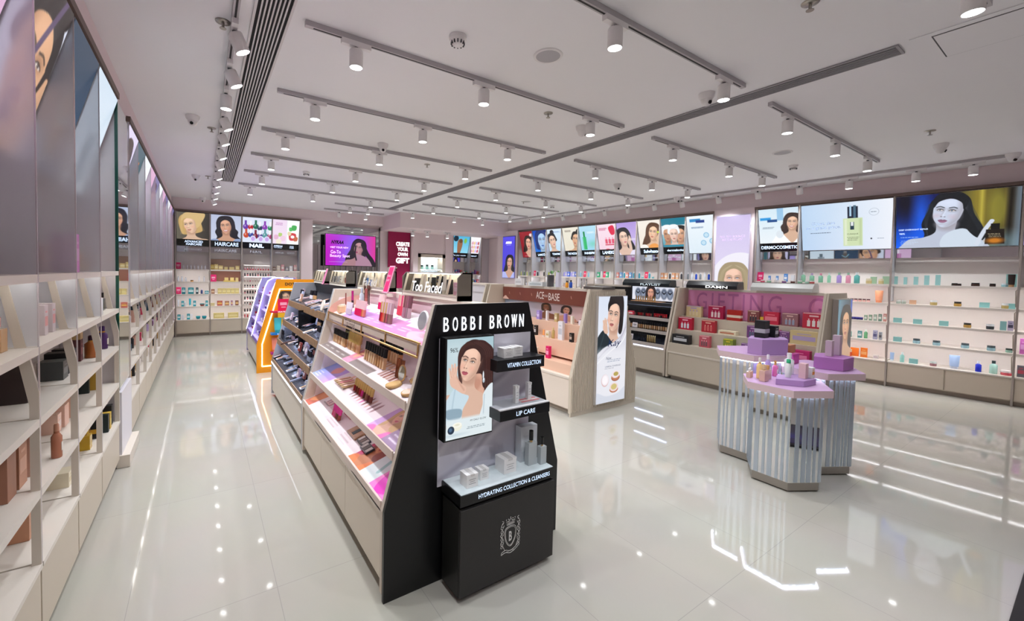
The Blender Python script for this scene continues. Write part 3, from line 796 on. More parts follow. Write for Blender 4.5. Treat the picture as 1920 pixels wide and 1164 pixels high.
# red gift wall
t = thing('gift_wall_panel', 'tall crimson wall panel reading CREATE YOUR OWN GIFT', 'wall panel', F(4.98, 11.93, 0))
part('panel', MB().box(-.35, .35, 0, .05, 1.72, 2.86, mat('a00a4c', .45)).box(-.08, .35, 0, .05, 1.1, 1.72, mat('a00a4c', .45)), t)
for k, (b, h) in enumerate([('CREATE', .16), ('YOUR', .15), ('OWN', .14), ('GIFT', .22)]):
    text(b, t, .11, 2.44-[0, .155, .31, .50][k], [.44, .36, .33, .44][k], h*.8, mat('ffffff', .5, emis=.9), y=-.004, bold=.06)
part('side_shelf', MB().box(-.35, -.08, -.05, .05, 1.70, 1.73, CREAM), t)
part('shade_strip', MB().box(-.35, .35, -.01, .0, 2.84, 2.87, BLACK), t)  # black strip painted in for the shadow gap at the valance
# framed display niche
t = thing('display_niche', 'framed beige display niche with backlit pastel bottles', 'display niche', F(6.0, 11.80, 0))
part('frame', MB().box(-.48, -.38, -.05, .30, 0, 2.16, TAUPE).box(.38, .48, -.05, .30, 0, 2.16, TAUPE).box(-.48, .48, -.05, .30, 2.06, 2.16, TAUPE), t)
part('back_panel', MB().box(-.38, .38, .28, .30, 0, 2.06, mat('eef6f8', .5)), t)
part('led_strip', MB().box(-.36, .36, .05, .08, 2.05, 2.058, STRIP), t)  # extra strip added only to brighten the niche
for z in (1.0, 1.35, 1.7):
    part('shelf', MB().box(-.38, .38, .0, .28, z-.02, z, mat('bcd8dc', .2)), t)
    part('led_strip', MB().box(-.36, .36, .02, .035, z-.026, z-.02, STRIP), t)
NICHE = F(6.0-.38, 11.80, 0)
# far right corner of the back wall
for i, (x, w, l) in enumerate([(6.76, .66, 'shelving in the far right back corner, left half'), (7.42, .44, 'shelving in the far right back corner, right half')]):
    bay(FBk(x, 11.75), w, l, 'right', last=(i == 1), group='back wall shelving bays')
A = Art(.65/.79, 80, '4ab4e0', 'a8e4f6'); A.ell(.15, .2, .12, .12, '0e2a3a'); A.poly([(.25, .3), (.42, .2), (.5, .4), (.45, .75), (.36, .95), (.28, .7)], '9a6a4a'); A.ell(.4, .3, .09, .08, '6a4a30'); A.ell(.62, .28, .07, .1, '8ac04a', soft=.05)
lightbox(FBk(6.76), .014, .64, A, 'blue lightbox with a carved brown figure in the far back corner', [('the joy room', 0, .09, .8, .08, dict(shear=.2))], footer=1, group='back wall lightboxes')
A = Art(.43/.79, 80, 'ffffff', 'f4eefc')
for k in range(12): A.poly([(.12+.1*(k % 4), .3+.17*(k//4)), (.18+.1*(k % 4), .28+.17*(k//4)), (.19+.1*(k % 4), .4+.17*(k//4)), (.11+.1*(k % 4), .4+.17*(k//4))], ['e6a8b8', 'f2d0a0', 'd8c0f0', 'c8606a'][k % 4])
lightbox(FBk(7.42), .014, .42, A, 'white lightbox with small pastel flasks in the far back corner', [('MINIMALIST', 0, .09, .7, .05, dict(bold=.02))], footer=1, group='back wall lightboxes')

# ----- right wall, far run of ten bays
fr = FR(9.95)
def fa(i):
    a = .545/.79
    if i == 0:
        A = Art(a, 90, '9a1a28', '8a1420'); portrait(A, .42, .44, .2, 8, 'e6b49c', '2a1a18', 'c03040', 'long', 0, cloth='9a1a28'); A.ell(.6, .15, .08, .06, 'f4dce0'); A.scrib(.1, .5, .94, 'f4dce0', 1)
    elif i == 1:
        A = Art(a, 90, '0a4ac0', '2a80e0'); portrait(A, .42, .38, .3, 0, 'a8ccf0', '0a2a70', '5a80c8', 'short', 0, eyes='1a60c0')
    elif i == 2:
        A = Art(a, 90, 'dcecf8', 'bcdcf4'); portrait(A, .2, .42, .22, -10, 'ecc8b0', '1a1820', 'd08080', 'bun', .6); A.scrib(.25, .62, .1, '5a80c0', 2)
    elif i == 3:
        A = Art(a, 90, 'efeadb', 'e8e0cc'); portrait(A, .54, .42, .21, 12, 'ddb08c', '1c1614', 'c06a60', 'bun', -.6); A.scrib(.1, .4, .1, '6a5a50', 3)
    elif i == 4:
        A = Art(a, 90, 'b8e2f6', '9ad4ee'); bottle_art(A, .18, .78, .14, .6, '2ab86a', '0a8a4a'); A.scrib(.3, .62, .2, 'ffffff', 3); A.ell(.5, .6, .18, .1, '6ad0b0', soft=.15, al=.6)
    elif i == 5:
        A = Art(a, 90, 'f8e2ee', 'f4d2e2'); A.poly([(.42, .12), (.6, .06), (.64, .3), (.5, .34)], 'e0204a')
        for x in (.3, .42, .54, .64): bottle_art(A, x, .62, .09, .2, 'e04a6a', 'f4a0b8')
        A.rect(.25, .64, .69, .67, 'd01840'); A.scrib(.06, .36, .12, 'c04070', 4); A.ell(.32, .84, .1, .06, 'e8385a'); A.ell(.56, .84, .08, .06, 'f06a80')
    elif i == 6:
        A = Art(a, 90, 'b49ae0', 'd8c6f0'); portrait(A, .2, .46, .22, -6, 'f0ccb8', '1c1820', 'd07a80', 'long', .6, hand=1, cloth='e8e0f4'); A.scrib(.36, .64, .5, 'ffffff', 3)
    elif i == 7:
        A = Art(a, 90, 'f6efe6', 'f2e8da'); portrait(A, .46, .36, .2, 10, 'f0c8a8', '5a3a28', 'd07a6a', 'long', -.4, cloth='f8f4ee', hand=1); A.ell(.62, .36, .05, .03, 'c8e040'); A.poly([(.3, .75), (.5, .68), (.69, .85), (.69, 1.0), (.3, 1.0)], 'f0a050')
    elif i == 8:
        A = Art(a, 90, '1a7c94', 'dcecf2'); A.grad('dcecf2', '1a7c94', False, 0, None, .2, 1); A.rect(0, 0, a, .2, '1a7c94'); portrait(A, .16, .46, .17, 0, 'c89878', '2a2a2a', 'b06a60', 'towel'); portrait(A, .52, .46, .18, 4, 'd8a888', '1a1614', 'b06a60', 'short'); portrait(A, .34, .46, .17, 0, 'f0d0c0', '8a6a4a', 'c87a70', 'towel'); A.rect(0, .74, a, .8, '2a8aa4')
    else:
        A = Art(a, 90, 'eef6fc', 'e0eef8'); A.rect(.08, .08, .36, .16, '2a88c8'); A.rect(.24, .12, .46, .19, '1a3a8a'); A.scrib(.1, .45, .3, '3a5a8a', 2)
        for x, y in [(.48, .52), (.62, .68), (.4, .72)]: A.ring(x, y, .06, .02, '7ab8e0'); A.ell(x, y, .05, .05, 'c8e4f4')
    return A
names = [('', 'crimson lightbox with a woman in red, far right wall'), ('LANCÔME', 'bright blue lightbox with a glowing close-up face'), ('TONYMOLY', 'pale blue lightbox with a woman with a topknot at its left edge'),
         ('THE FACE SHOP', 'cream lightbox with a woman turned left at its right edge'), ('INNISFREE', 'sky blue lightbox with a tall green bottle'), ('LANEIGE', 'pink lightbox with red product jars'),
         ('', 'lilac lightbox with a woman resting chin on hand'), ('Sulwhasoo', 'cream lightbox with a long haired woman and orange cloth'), ('dermalogica', 'teal lightbox with three faces side by side'), ('', 'white lightbox with blue rings, nearest the pillar')]
for i in range(10):
    bay(fr @ T3(i*.556, 0, 0), .556, 'far right wall shelving bay, %s from the far corner' % ORD[i], 'right', last=(i == 9), group='right wall shelving bays')
    nm, l = names[i]
    wds = [(nm, .02, .1, .72, .10 if nm in ('LANEIGE', 'Sulwhasoo', 'LANCÔME') else .075, dict(bold=.02))] if nm else []
    lightbox(fr, i*.556+.01, .536, fa(i), l, wds, footer=(1 if nm else None), group='right wall lightboxes')
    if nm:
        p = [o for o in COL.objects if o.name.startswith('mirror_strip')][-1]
        text(nm, p, .28, 2.04, .36, .045, REFL_TXT, y=.19)  # dim copy of the name painted in as its mirror reflection
# tall flat lightboxes on the two pillars
A = Art(.55/1.28, 170, '5a50e8', '4a40d0'); portrait(A, .26, .62, .13, 4, 'd8a890', '141018', 'a8404a', 'long', -.5, cloth='b0b8f0'); A.scrib(.14, .32, .2, 'e0e0ff', 1)
t = thing('pillar_lightbox', 'slim violet blue pillar lightbox with a dark haired woman', 'lightbox', FR(10.62) @ T3(.27, -.03, 1.48), 'pillar lightboxes')
part('frame', MB().box(-.275, .275, .002, .029, -.01, 1.29, mat('6a60c0', .4)), t); picture(A, .54, 1.27, 'picture', 'screen', t)
text('NYKAA', t, 0, 1.09, .26, .07, LETTER, y=-.003, shear=.3, bold=.05)
A = Art(.58/1.42, 200, 'd2c4ee', 'e8e2f6'); A.ell(.30, .92, .36, .42, 'f2effa'); portrait(A, .235, .86, .165, 0, 'eec4ae', 'a89878', 'd08a80', 'long', 0, eyes='7a9ac0', cloth='eec4ae')
t = thing('pillar_lightbox', 'tall lilac pillar lightbox with a half-hidden face rising at its base', 'lightbox', FR(4.35) @ T3(.30, -.03, 1.39), 'pillar lightboxes')
part('frame', MB().box(-.30, .30, .002, .029, -.01, 1.43, mat('cfc8dc', .4)), t); picture(A, .585, 1.41, 'picture', 'screen', t)
text('FEEL THE BOUNCE\nSEE THE PLUMP', t, 0, .985, .44, .10, mat('b49cc4', .5, emis=.7), y=-.003)

# ----- right wall, near run: one narrow and three wide bays
NR = [(3.66, .64, 'right wall shelving bay under the white coat lightbox', 1), (3.02, 1.17, 'right wall shelving bay with the pastel lotion bottles', 2), (1.855, 1.195, 'right wall shelving bay with widely spaced teal cartons', 2), (.665, 1.2, 'right wall shelving bay cut by the right picture edge', 2)]
for k, (y, w, l, dn) in enumerate(NR):
    bay(FR(y), w, l, 'right', last=(k == 3), doors=dn, group='right wall shelving bays')
for y, ws in [(3.02, [('LANEIGE', .14), ('VERSACE', .4), ('TOM FORD', .97)]), (1.855, [('FERRAGAMO', .17), ('LANCÔME', .52)])]:
    pass
A = Art(.6/.79, 110, 'd6eaf6', 'f4f8fc'); A.rect(.36, 0, .48, .28, '9cc8ea'); A.rect(.03, .2, .24, .26, '2a98e0', soft=.02); A.rect(.17, .25, .36, .31, '1a4a8a')
portrait(A, .64, .34, .15, 5, 'e8c0a4', '3a2a24', 'c0605a', 'wavy', -.2, cloth='ffffff', smile=True); A.scrib(.06, .3, .43, '5a6a80', 2); A.ell(.4, .6, .07, .09, 'dfe8f0')
lightbox(FR(3.66), .012, .612, A, 'lightbox with a woman in a white coat reading DERMOCOSMETIC', [('DERMOCOSMETIC', 0, .1, .92, .075, dict(bold=.015))], footer=1, group='right wall lightboxes')
A = Art(1.14/.79, 150, 'c6dcf4', 'dfeaf6'); A.grad('bcd6f2', 'eef2fa', True)
A.rect(.70, .34, 1.0, .92, 'cfe0b4'); A.rect(.72, .36, .76, .9, 'e8f0d8', .7, soft=.02); A.rect(.95, .36, .985, .9, 'b4c894', .6, soft=.03); A.rect(.77, .1, .93, .34, '0c1830'); A.rect(.80, .08, .83, .3, 'b0d0e8', soft=.01); A.rect(.86, .08, .9, .34, '4a6a80', soft=.01); A.rect(.81, .42, .87, .58, '1a3a4a'); A.rect(.82, .42, .86, .5, 'e8ecf0')
A.scrib(.76, .95, .74, '5a6a4a', 3, .01, .03); A.ring(1.17, .24, .07, .006, 'aab4c4'); A.scrib(1.12, 1.22, .24, '3a4a5a', 1, .01); A.ell(1.13, .78, .012, .016, '202230'); A.scrib(1.2, 1.34, .78, '5a6a80', 1, .008)
A.scrib(.14, .5, .62, '3a4a60', 1, .014)
lightbox(FR(3.02), .014, 1.145, A, 'wide pale lightbox with a green pump lotion bottle', [('Great skin\nat a great price.', -.24, .535, .40, .17, dict(m=mat('8aa0c8', .5, emis=.5))), ('CLINIQUE', .087, .33, .12, .035, dict(m=mat('4a5a3a', .5)))], group='right wall lightboxes')
A = Art(1.17/.79, 170, '0a1a60', '0a50e0')
A.grad('0a1450', '0a66ff', False, 0, .55, 0, 1); A.ell(.12, .1, .2, .35, '03061c', soft=.3); A.ell(.33, .4, .1, .5, '1468ff', soft=.15, al=.7)
A.grad('06122e', '8a7a2a', True, .55, 1.0); A.grad('8a7a2a', '2a2010', True, 1.0, 1.3); A.grad('3a2a14', '6a7a8a', True, 1.3, 1.49)
A.line([(1.06, 0), (1.06, 1)], .05, 'd8c850', al=.7, soft=.05); A.ell(1.24, .35, .12, .4, 'a09a3a', soft=.12, al=.7); A.line([(1.38, 0), (1.36, 1)], .06, '120c06', soft=.06); A.ell(1.3, .95, .2, .2, '8ab0c0', soft=.2, al=.5)
A.poly([(.56, .05), (.75, -.02), (.92, .12), (.98, .4), (1.1, .7), (1.12, 1.02), (.9, 1.02), (.5, .9), (.42, 1.02), (.33, .98), (.38, .75), (.34, .55), (.42, .3), (.46, .14)], '14181e')
for q in range(8): A.line([(.8+.012*q, .08), (.9+.012*q, .35), (1.0+.014*q, .7)], .008, '2c343c', al=.5); A.line([(.5-.01*q, .18), (.42-.006*q, .5), (.42+.004*q, .85)], .008, '2c343c', al=.5)
portrait(A, .665, .345, .27, 10, 'ccd4e8', '14181e', '9a6a88', 'none', -.45, eyes='40607a')
A.poly([(.62, .78), (.85, .66), (1.02, .82), (1.06, 1.03), (.62, 1.03)], 'd0dcea', soft=.01)
A.poly([(.86, .3), (.95, .5), (1.06, .8), (1.0, .82), (.88, .62)], '14181e')
A.line([(1.02, .95), (1.10, .72), (1.18, .55)], .055, 'd4dcea'); A.line([(1.06, 1.0), (1.16, .8), (1.2, .66)], .05, 'c4d0e0')
A.poly([(1.12, .70), (1.32, .70), (1.33, .96), (1.11, .96)], '1a120e', smooth=False); A.ell(1.22, .9, .09, .05, 'c87a20', soft=.05); A.rect(1.17, .6, 1.27, .70, '0c0a0a'); A.scrib(1.14, 1.3, .78, 'e8d8b0', 3, .008, .025)
A.scrib(.06, .36, .79, 'd0e4ff', 1); A.scrib(.06, .3, .86, 'd0e4ff', 3, .009, .03)
lightbox(FR(1.855), .014, 1.165, A, 'wide blue and gold screen of a woman with long dark hair holding a bottle', [('DEEP OVERNIGHT REPAIR', -.34, .36, .26, .028), ('98%', -.44, .285, .05, .032)], group='right wall lightboxes')
A = Art(1.17/.79, 60, 'c8b8d8', 'a894c8'); bottle_art(A, .5, .9, .3, .6, 'e8e0f4')
lightbox(FR(.665), .014, 1.165, A, 'lilac lightbox cut off by the right picture edge', group='right wall lightboxes')
# ---------------------------------------------------------------- products
PP = {}
def pm(c, r=.35): return mat(c, r)
GLS = {}
def glass(c):
    return mat(c, .08, trans=.35, ior=1.3)
def proto(kind, *a):
    """list of (part name, mesh) for one kind; small far ones are one mesh"""
    key = (kind,)+a
    if key in PP: return PP[key]
    r = []
    def P(n, mb): r.append((n, mb.mesh(n)))
    if kind == 'carton':             # w d h body accent
        w, d, h, c, c2 = a
        m = MB().box(-w/2, w/2, -d/2, d/2, 0, h, pm(c, .45))
        if c2: m.box(-w/2*.8, w/2*.8, -d/2-.0006, -d/2, h*.30, h*.62, pm(c2, .45)); m.box(-w/2*.5, w/2*.5, -d/2-.0006, -d/2, h*.74, h*.80, pm(c2, .45))
        P('carton', m)
    elif kind == 'setbox':           # gift set with window of bottles
        w, d, h, c, c2, c3 = a
        P('box', MB().box(-w/2, w/2, -d/2, d/2, 0, h, pm(c, .4)).box(-w/2*.94, w/2*.94, -d/2-.001, -d/2, h*.93, h*.99, pm(c2, .4)))
        m = MB()
        for x in (-.22, 0, .22):
            m.box(w*x-w*.07, w*x+w*.07, -d/2-.0012, -d/2, h*.12, h*.5, pm(c3, .4)); m.box(w*x-w*.03, w*x+w*.03, -d/2-.0012, -d/2, h*.5, h*.62, pm(c2, .4))
        m.box(-w*.2, w*.2, -d/2-.0012, -d/2, h*.74, h*.84, pm(c2, .4))
        P('front_print', m)
    elif kind == 'band_box':
        w, d, h, c, c2 = a
        P('box', MB().box(-w/2, w/2, -d/2, d/2, 0, h, pm(c, .4)))
        P('band', MB().box(-w/2-.001, w/2+.001, -d/2-.001, d/2+.001, h*.28, h*.52, pm(c2, .5)))
    elif kind == 'whitebox':
        w, d, h, c = a
        P('box', MB().box(-w/2, w/2, -d/2, d/2, 0, h*.86, pm(c, .5)))
        P('lid', MB().box(-w/2-.001, w/2+.001, -d/2-.001, d/2+.001, h*.86, h, pm('fdfcfb', .5)).box(-w*.18, w*.18, -d/2-.0015, d/2+.0015, h*.86, h+.0008, pm('dcdad8', .4)))
        g = MB()
        for k, ww in enumerate((.3, .22, .3)): g.box(-w*ww, w*ww, -d/2-.0014, -d/2-.0002, h*(.60-.16*k), h*(.62-.16*k), pm('a8a8aa', .6))
        P('print', g)
    elif kind == 'jar':
        rr, h, c, c2 = a
        P('jar', MB().lathe([(rr*.9, 0), (rr, h*.08), (rr, h*.6)], pm(c, .25)).cyl(0, 0, h*.6, h, rr*.96, pm(c2, .25)))
    elif kind == 'bowljar':
        rr, h, c, c2 = a
        P('jar', MB().lathe([(rr*.7, 0), (rr, h*.55), (rr*1.02, h*.7)], pm(c, .25)).cyl(0, 0, h*.7, h, rr*1.02, pm(c2, .25)))
    elif kind == 'bottle':
        rr, h, c, c2 = a
        P('bottle', MB().lathe([(rr*.94, 0), (rr, h*.03), (rr, h*.66), (rr*.5, h*.74), (rr*.42, h*.78)], pm(c, .25)).cyl(0, 0, h*.78, h, rr*.5, pm(c2, .3)))
    elif kind == 'tube':
        rr, h, c, c2 = a
        m = MB().cyl(0, 0, 0, h*.18, rr*.75, pm(c2, .35)); n = 12; vs = []
        for z, k in ((h*.18, 0), (h, 1)):
            for i in range(n):
                t_ = 2*math.pi*i/n; vs.append((rr*(1 if k else .85)*math.cos(t_), rr*(.08 if k else .8)*math.sin(t_), z))
        m.add(vs, [(i, (i+1) % n, n+(i+1) % n, n+i) for i in range(n)], pm(c, .35), True); m.add(vs[n:], [tuple(range(n))], pm(c, .35))
        P('tube', m)
    elif kind == 'flatbottle':
        w, h, c, c2 = a
        P('bottle', MB().lathe([(w/2*.94, 0), (w/2, h*.04), (w/2, h*.62), (w*.2, h*.72)], glass(c), seg=16, sy=.55))
        P('cap', MB().cyl(0, 0, h*.72, h, w*.2, pm(c2, .3)))
    elif kind == 'perfume':
        w, d, h, c, c2, c3 = a
        P('flask', MB().box(-w/2, w/2, -d/2, d/2, 0, h*.66, glass(c)))
        P('liquid', MB().box(-w/2*.86, w/2*.86, -d/2*.84, d/2*.84, h*.03, h*.52, pm(c3, .2)))
        P('collar', MB().cyl(0, 0, h*.66, h*.72, w*.14, GOLD)); P('cap', MB().cyl(0, 0, h*.72, h, w*.2, pm(c2, .2)))
    elif kind == 'mist':
        rr, h, c, c2, c3 = a
        P('bottle', MB().lathe([(rr*.95, 0), (rr, h*.03), (rr, h*.62), (rr*.55, h*.72)], pm(c, .12), seg=18)); P('collar', MB().cyl(0, 0, h*.72, h*.78, rr*.5, pm(c3, .2))); P('cap', MB().lathe([(rr*.48, h*.78), (rr*.48, h*.96), (rr*.35, h)], pm(c2, .15)))
        P('label', MB().box(-rr*.5, rr*.5, -rr*1.02, -rr*.9, h*.2, h*.45, pm('f6efe6', .5)))
    elif kind == 'dropper':
        w, h, c, c2, c3 = a
        P('bottle', MB().lathe([(w/2*.96, 0), (w/2, h*.03), (w/2, h*.6), (w*.2, h*.68)], pm(c, .35), seg=18, sy=.7)); P('collar', MB().lathe([(w*.27, h*.68), (w*.25, h*.84), (w*.12, h*.86)], pm(c2, .3))); P('bulb', MB().lathe([(w*.08, h*.86), (w*.07, h*.98), (w*.03, h)], pm(c3, .4)))
        P('label', MB().box(-w*.32, w*.32, -w*.36, -w*.33, h*.12, h*.5, pm('dfe8e2', .5)))
    elif kind == 'lipstick':         # capped stick: bottom colour, cap colour
        rr, h, c, c2 = a
        P('lipstick', MB().cyl(0, 0, 0, h*.45, rr, pm(c, .3), seg=8).cyl(0, 0, h*.45, h, rr*.96, pm(c2, .25), seg=8))
    elif kind == 'foundation':
        w, h, c, c2 = a
        P('bottle', MB().box(-w*.44, w*.44, -w*.34, w*.34, 0, h*.56, pm(c, .2)).cyl(0, 0, h*.56, h, w*.46, pm(c2, .25), seg=12))
    elif kind == 'palette':
        w, d, c, cols = a
        P('case', MB().box(-w/2, w/2, -d/2, d/2, 0, .012, pm(c, .3)))
        g = MB(); n = len(cols)
        for i, q in enumerate(cols): g.box(-w/2+w*(i+.12)/n, -w/2+w*(i+.88)/n, -d*.38, d*.38, .012, .0135, pm(q, .5))
        P('pans', g)
    elif kind == 'compact':
        rr, c, c2 = a
        P('base', MB().cyl(0, 0, 0, .012, rr, pm(c, .2, ), seg=20).cyl(0, 0, .012, .0135, rr*.84, pm(c2, .5), seg=20))
        m = MB(); m.T = T3(0, rr*.95, .012) @ RX(70) @ T3(0, rr*.95, 0); m.cyl(0, 0, 0, .006, rr, GOLD, seg=20)
        m.cyl(0, 0, .006, .007, rr*.86, MIRROR, seg=20)
        P('mirror_lid', m)
    elif kind == 'card':
        w, h, c, c2 = a
        m = MB(); m.T = RX(-8); m.box(-w/2, w/2, -.001, .001, 0, h, pm(c, .4)); m.box(-w*.3, w*.3, -.0016, -.001, h*.45, h*.7, pm(c2, .5)); m.box(-w*.2, w*.2, -.0016, -.001, h*.25, h*.33, pm(c2, .5))
        P('card', m)
    elif kind == 'candle':
        rr, h, c, c2 = a
        P('cup', MB().lathe([(rr*.85, 0), (rr, h)], pm(c, .3))); P('label', MB().box(-rr*.4, rr*.4, -rr*1.0, -rr*.8, h*.35, h*.6, pm(c2, .5)))
    elif kind == 'plant':
        g = MB().cyl(0, 0, 0, .06, .03, pm('e8e2d8'), r1=.035)
        rn = random.Random(2)
        for k in range(14):
            g.T = RZ(rn.random()*360) @ T3(0, 0, .06) @ RX(20+rn.random()*55); g.box(-.012, .012, -.001, .001, 0, .10+rn.random()*.03, pm('3f7a34' if k % 2 else '5c9a3c'))
        P('plant', g)
    elif kind == 'brush':
        P('brush', MB().cyl(0, 0, 0, .12, .004, pm('2a1a1a')).lathe([(.004, .12), (.011, .135), (.010, .155), (.003, .168)], pm('5a3a30', .8)))
    elif kind == 'pencil':
        c, h = a
        P('pencil', MB().cyl(0, 0, 0, h, .005, pm(c, .35), seg=8))
    PP[key] = r
    return r
def put(p, name, label, cat, M, group=None, shared=False):
    if len(p) == 1:
        return thing(name, label, cat, M, group, p[0][1], shared)
    t = thing(name, label, cat, M, group, None, shared)
    for n, me in p: part(n, me, t)
    return t
_cnt = {}
KN = {'carton': ('product_carton', 'carton'), 'setbox': ('gift_set_box', 'gift set'), 'band_box': ('banded_box', 'box'), 'whitebox': ('cream_box', 'box'), 'jar': ('cream_jar', 'jar'), 'bowljar': ('hair_mask_jar', 'jar'),
      'bottle': ('lotion_bottle', 'bottle'), 'tube': ('cream_tube', 'tube'), 'flatbottle': ('flat_bottle', 'bottle'), 'perfume': ('perfume_bottle', 'perfume'), 'mist': ('body_mist_bottle', 'bottle'), 'dropper': ('dropper_bottle', 'bottle'),
      'lipstick': ('lipstick', 'lipstick'), 'foundation': ('foundation_bottle', 'foundation'), 'palette': ('makeup_palette', 'palette'), 'compact': ('powder_compact', 'compact'), 'card': ('offer_card', 'card'), 'candle': ('candle', 'candle'),
      'plant': ('potted_plant', 'plant'), 'brush': ('makeup_brush', 'brush'), 'pencil': ('makeup_pencil', 'pencil')}
def item(fr, x, y, z, desc, where, *spec, rot=0.0, tilt=0.0, group=None):
    """one product; desc + where make the label, repeats of the same words get an ordinal"""
    k = (desc, where); n = _cnt.get(k, 0); _cnt[k] = n+1
    nm, cat = KN[spec[0]]
    lab = '%s %s' % (desc, where) if n == 0 else '%s, %s from left, %s' % (desc, ORD[n] if n < 20 else str(n+1)+'th', where)
    M = fr @ T3(x, y, z) @ RZ(rot)
    if tilt: M = M @ RX(tilt)
    o = put(proto(*spec), nm, lab, cat, M, group or ('goods '+where))
    if n == 0: _first[k] = o
    return o
_first = {}
def finish_labels():
    for k, o in _first.items():
        if _cnt[k] > 1: setp(o, '%s, first from left, %s' % k, o['category'], o['group'])
def goods(fr, z, where, items, y=.10):
    """items: (x, desc, spec...)"""
    tot = {}
    for it in items: tot[it[1]] = tot.get(it[1], 0)+1
    seen = {}
    for it in items:
        x, d, spec = it[0], it[1], it[2:]
        yy = y
        if isinstance(spec[-1], dict): o = spec[-1]; spec = spec[:-1]
        else: o = {}
        n = seen.get(d, 0); seen[d] = n+1
        desc = d if tot[d] == 1 else '%s, %s from left,' % (d, ORD[n] if n < 20 else str(n+1)+'th')
        item(fr, x, o.get('y', yy), z+.001, desc, where, *spec, rot=o.get('rot', 0), tilt=o.get('tilt', 0))

# ---------------------------------------------------------------- gondola counters
def frame_prof(o=0.0):   # yz outline of the end frames
    return [(o, 0.03), (o, .44), (.265+o*.7, 1.435-o), (.865-o*.7, 1.435-o), (1.13-o, .44), (1.13-o, .03)]
def gondola(fr, L, label, body=TAUPE, frame=CREAM, core=CREAM, deck=CREAM, doors=3, kick=TAUPE_D):
    t = thing('display_counter', label, 'display counter', fr, 'free standing display counters')
    part('base_cabinet', MB().box(.03, L-.03, .03, 1.10, .06, .43, body).box(.05, L-.05, .07, 1.06, .002, .06, kick), t)
    w = (L-.06)/doors
    for i in range(doors):
        part('cabinet_door', MB().box(.03+i*w+.002, .03+(i+1)*w-.002, .010, .03, .075, .415, body), t, bev=.0015)
    part('ledge', MB().box(.03, L-.03, .0, .40, .418, .44, deck), t)
    part('centre_panel', MB().box(.03, L-.03, .545, .585, .43, 1.40, core), t)
    for x in (0, L-.03):
        part('end_frame', MB().prism(frame_prof(), 'yz', x, x+.03, frame), t, bev=.002)
    part('top_deck', MB().box(.03, L-.03, .515, .615, 1.40, 1.435, deck), t)
    part('back_board', MB().box(.03, L-.03, .53, .545, 1.28, 1.40, core), t)
    return t
def tray(t, L, yf, zf, depth, rise, surf, lip, liph=.045, x0=.03, x1=None, strip=True, nm='tray', smat=STRIPT):
    x1 = L-.03 if x1 is None else x1
    p = part(nm, MB().prism([(yf, zf-liph*.5), (yf, zf), (yf+depth, zf+rise), (yf+depth, zf+rise-.02), (yf+.02, zf-.03)], 'yz', x0, x1, surf), t)
    part('lip', MB().prism([(yf-.008, zf-liph), (yf-.008, zf+.012), (yf, zf+.012), (yf+.004, zf-liph)], 'yz', x0, x1, lip), p)
    if strip: part('led_strip', MB().box(x0+.02, x1-.02, yf+.03, yf+.038, zf-liph-.002, zf-liph+.002, smat), p)
    return p
def tray_pt(fr, yf, zf, depth, rise):
    a = math.atan2(rise, depth)
    return fr @ T3(0, yf, zf) @ Matrix.Rotation(a, 4, 'X')   # local x along, y up the slope, z normal

# --- main counter: pink make-up section
TF = F(.72, 3.84, 0, -math.pi/2)
PINKP = mat('e6cfd0', 0.4); PINKW = mat('eadfe0', 0.35)
L1 = 1.95
t = gondola(TF, L1, 'long display counter with pink make-up trays behind the black display end', body=mat('e0d4c3', .42), frame=mat('d2c4b5', .4), core=mat('e2c3c9', .4), doors=3)
part('inner_side', MB().prism([(.08, .45), (.30, 1.36), (.545, 1.36), (.545, .45)], 'yz', .03, .036, mat('e8dfe0', .35)), t, label='white inner side panel of the far frame')
g = MB()
arc = [(.20, 1.22)]+[(.20+.32*(1-math.cos(a)), 1.22+.16*math.sin(a)) for a in [i*math.pi/16 for i in range(1, 9)]]+[(.54, 1.38), (.54, 1.22)]
part('pink_arch_panel', g.prism(arc, 'yz', .036, .042, mat('d9a99c', .45)), t)
TR = [(.215, 1.215, .30, .10), (.13, .94, .34, .10), (.065, .70, .36, .11), (.008, .467, .38, .12)]
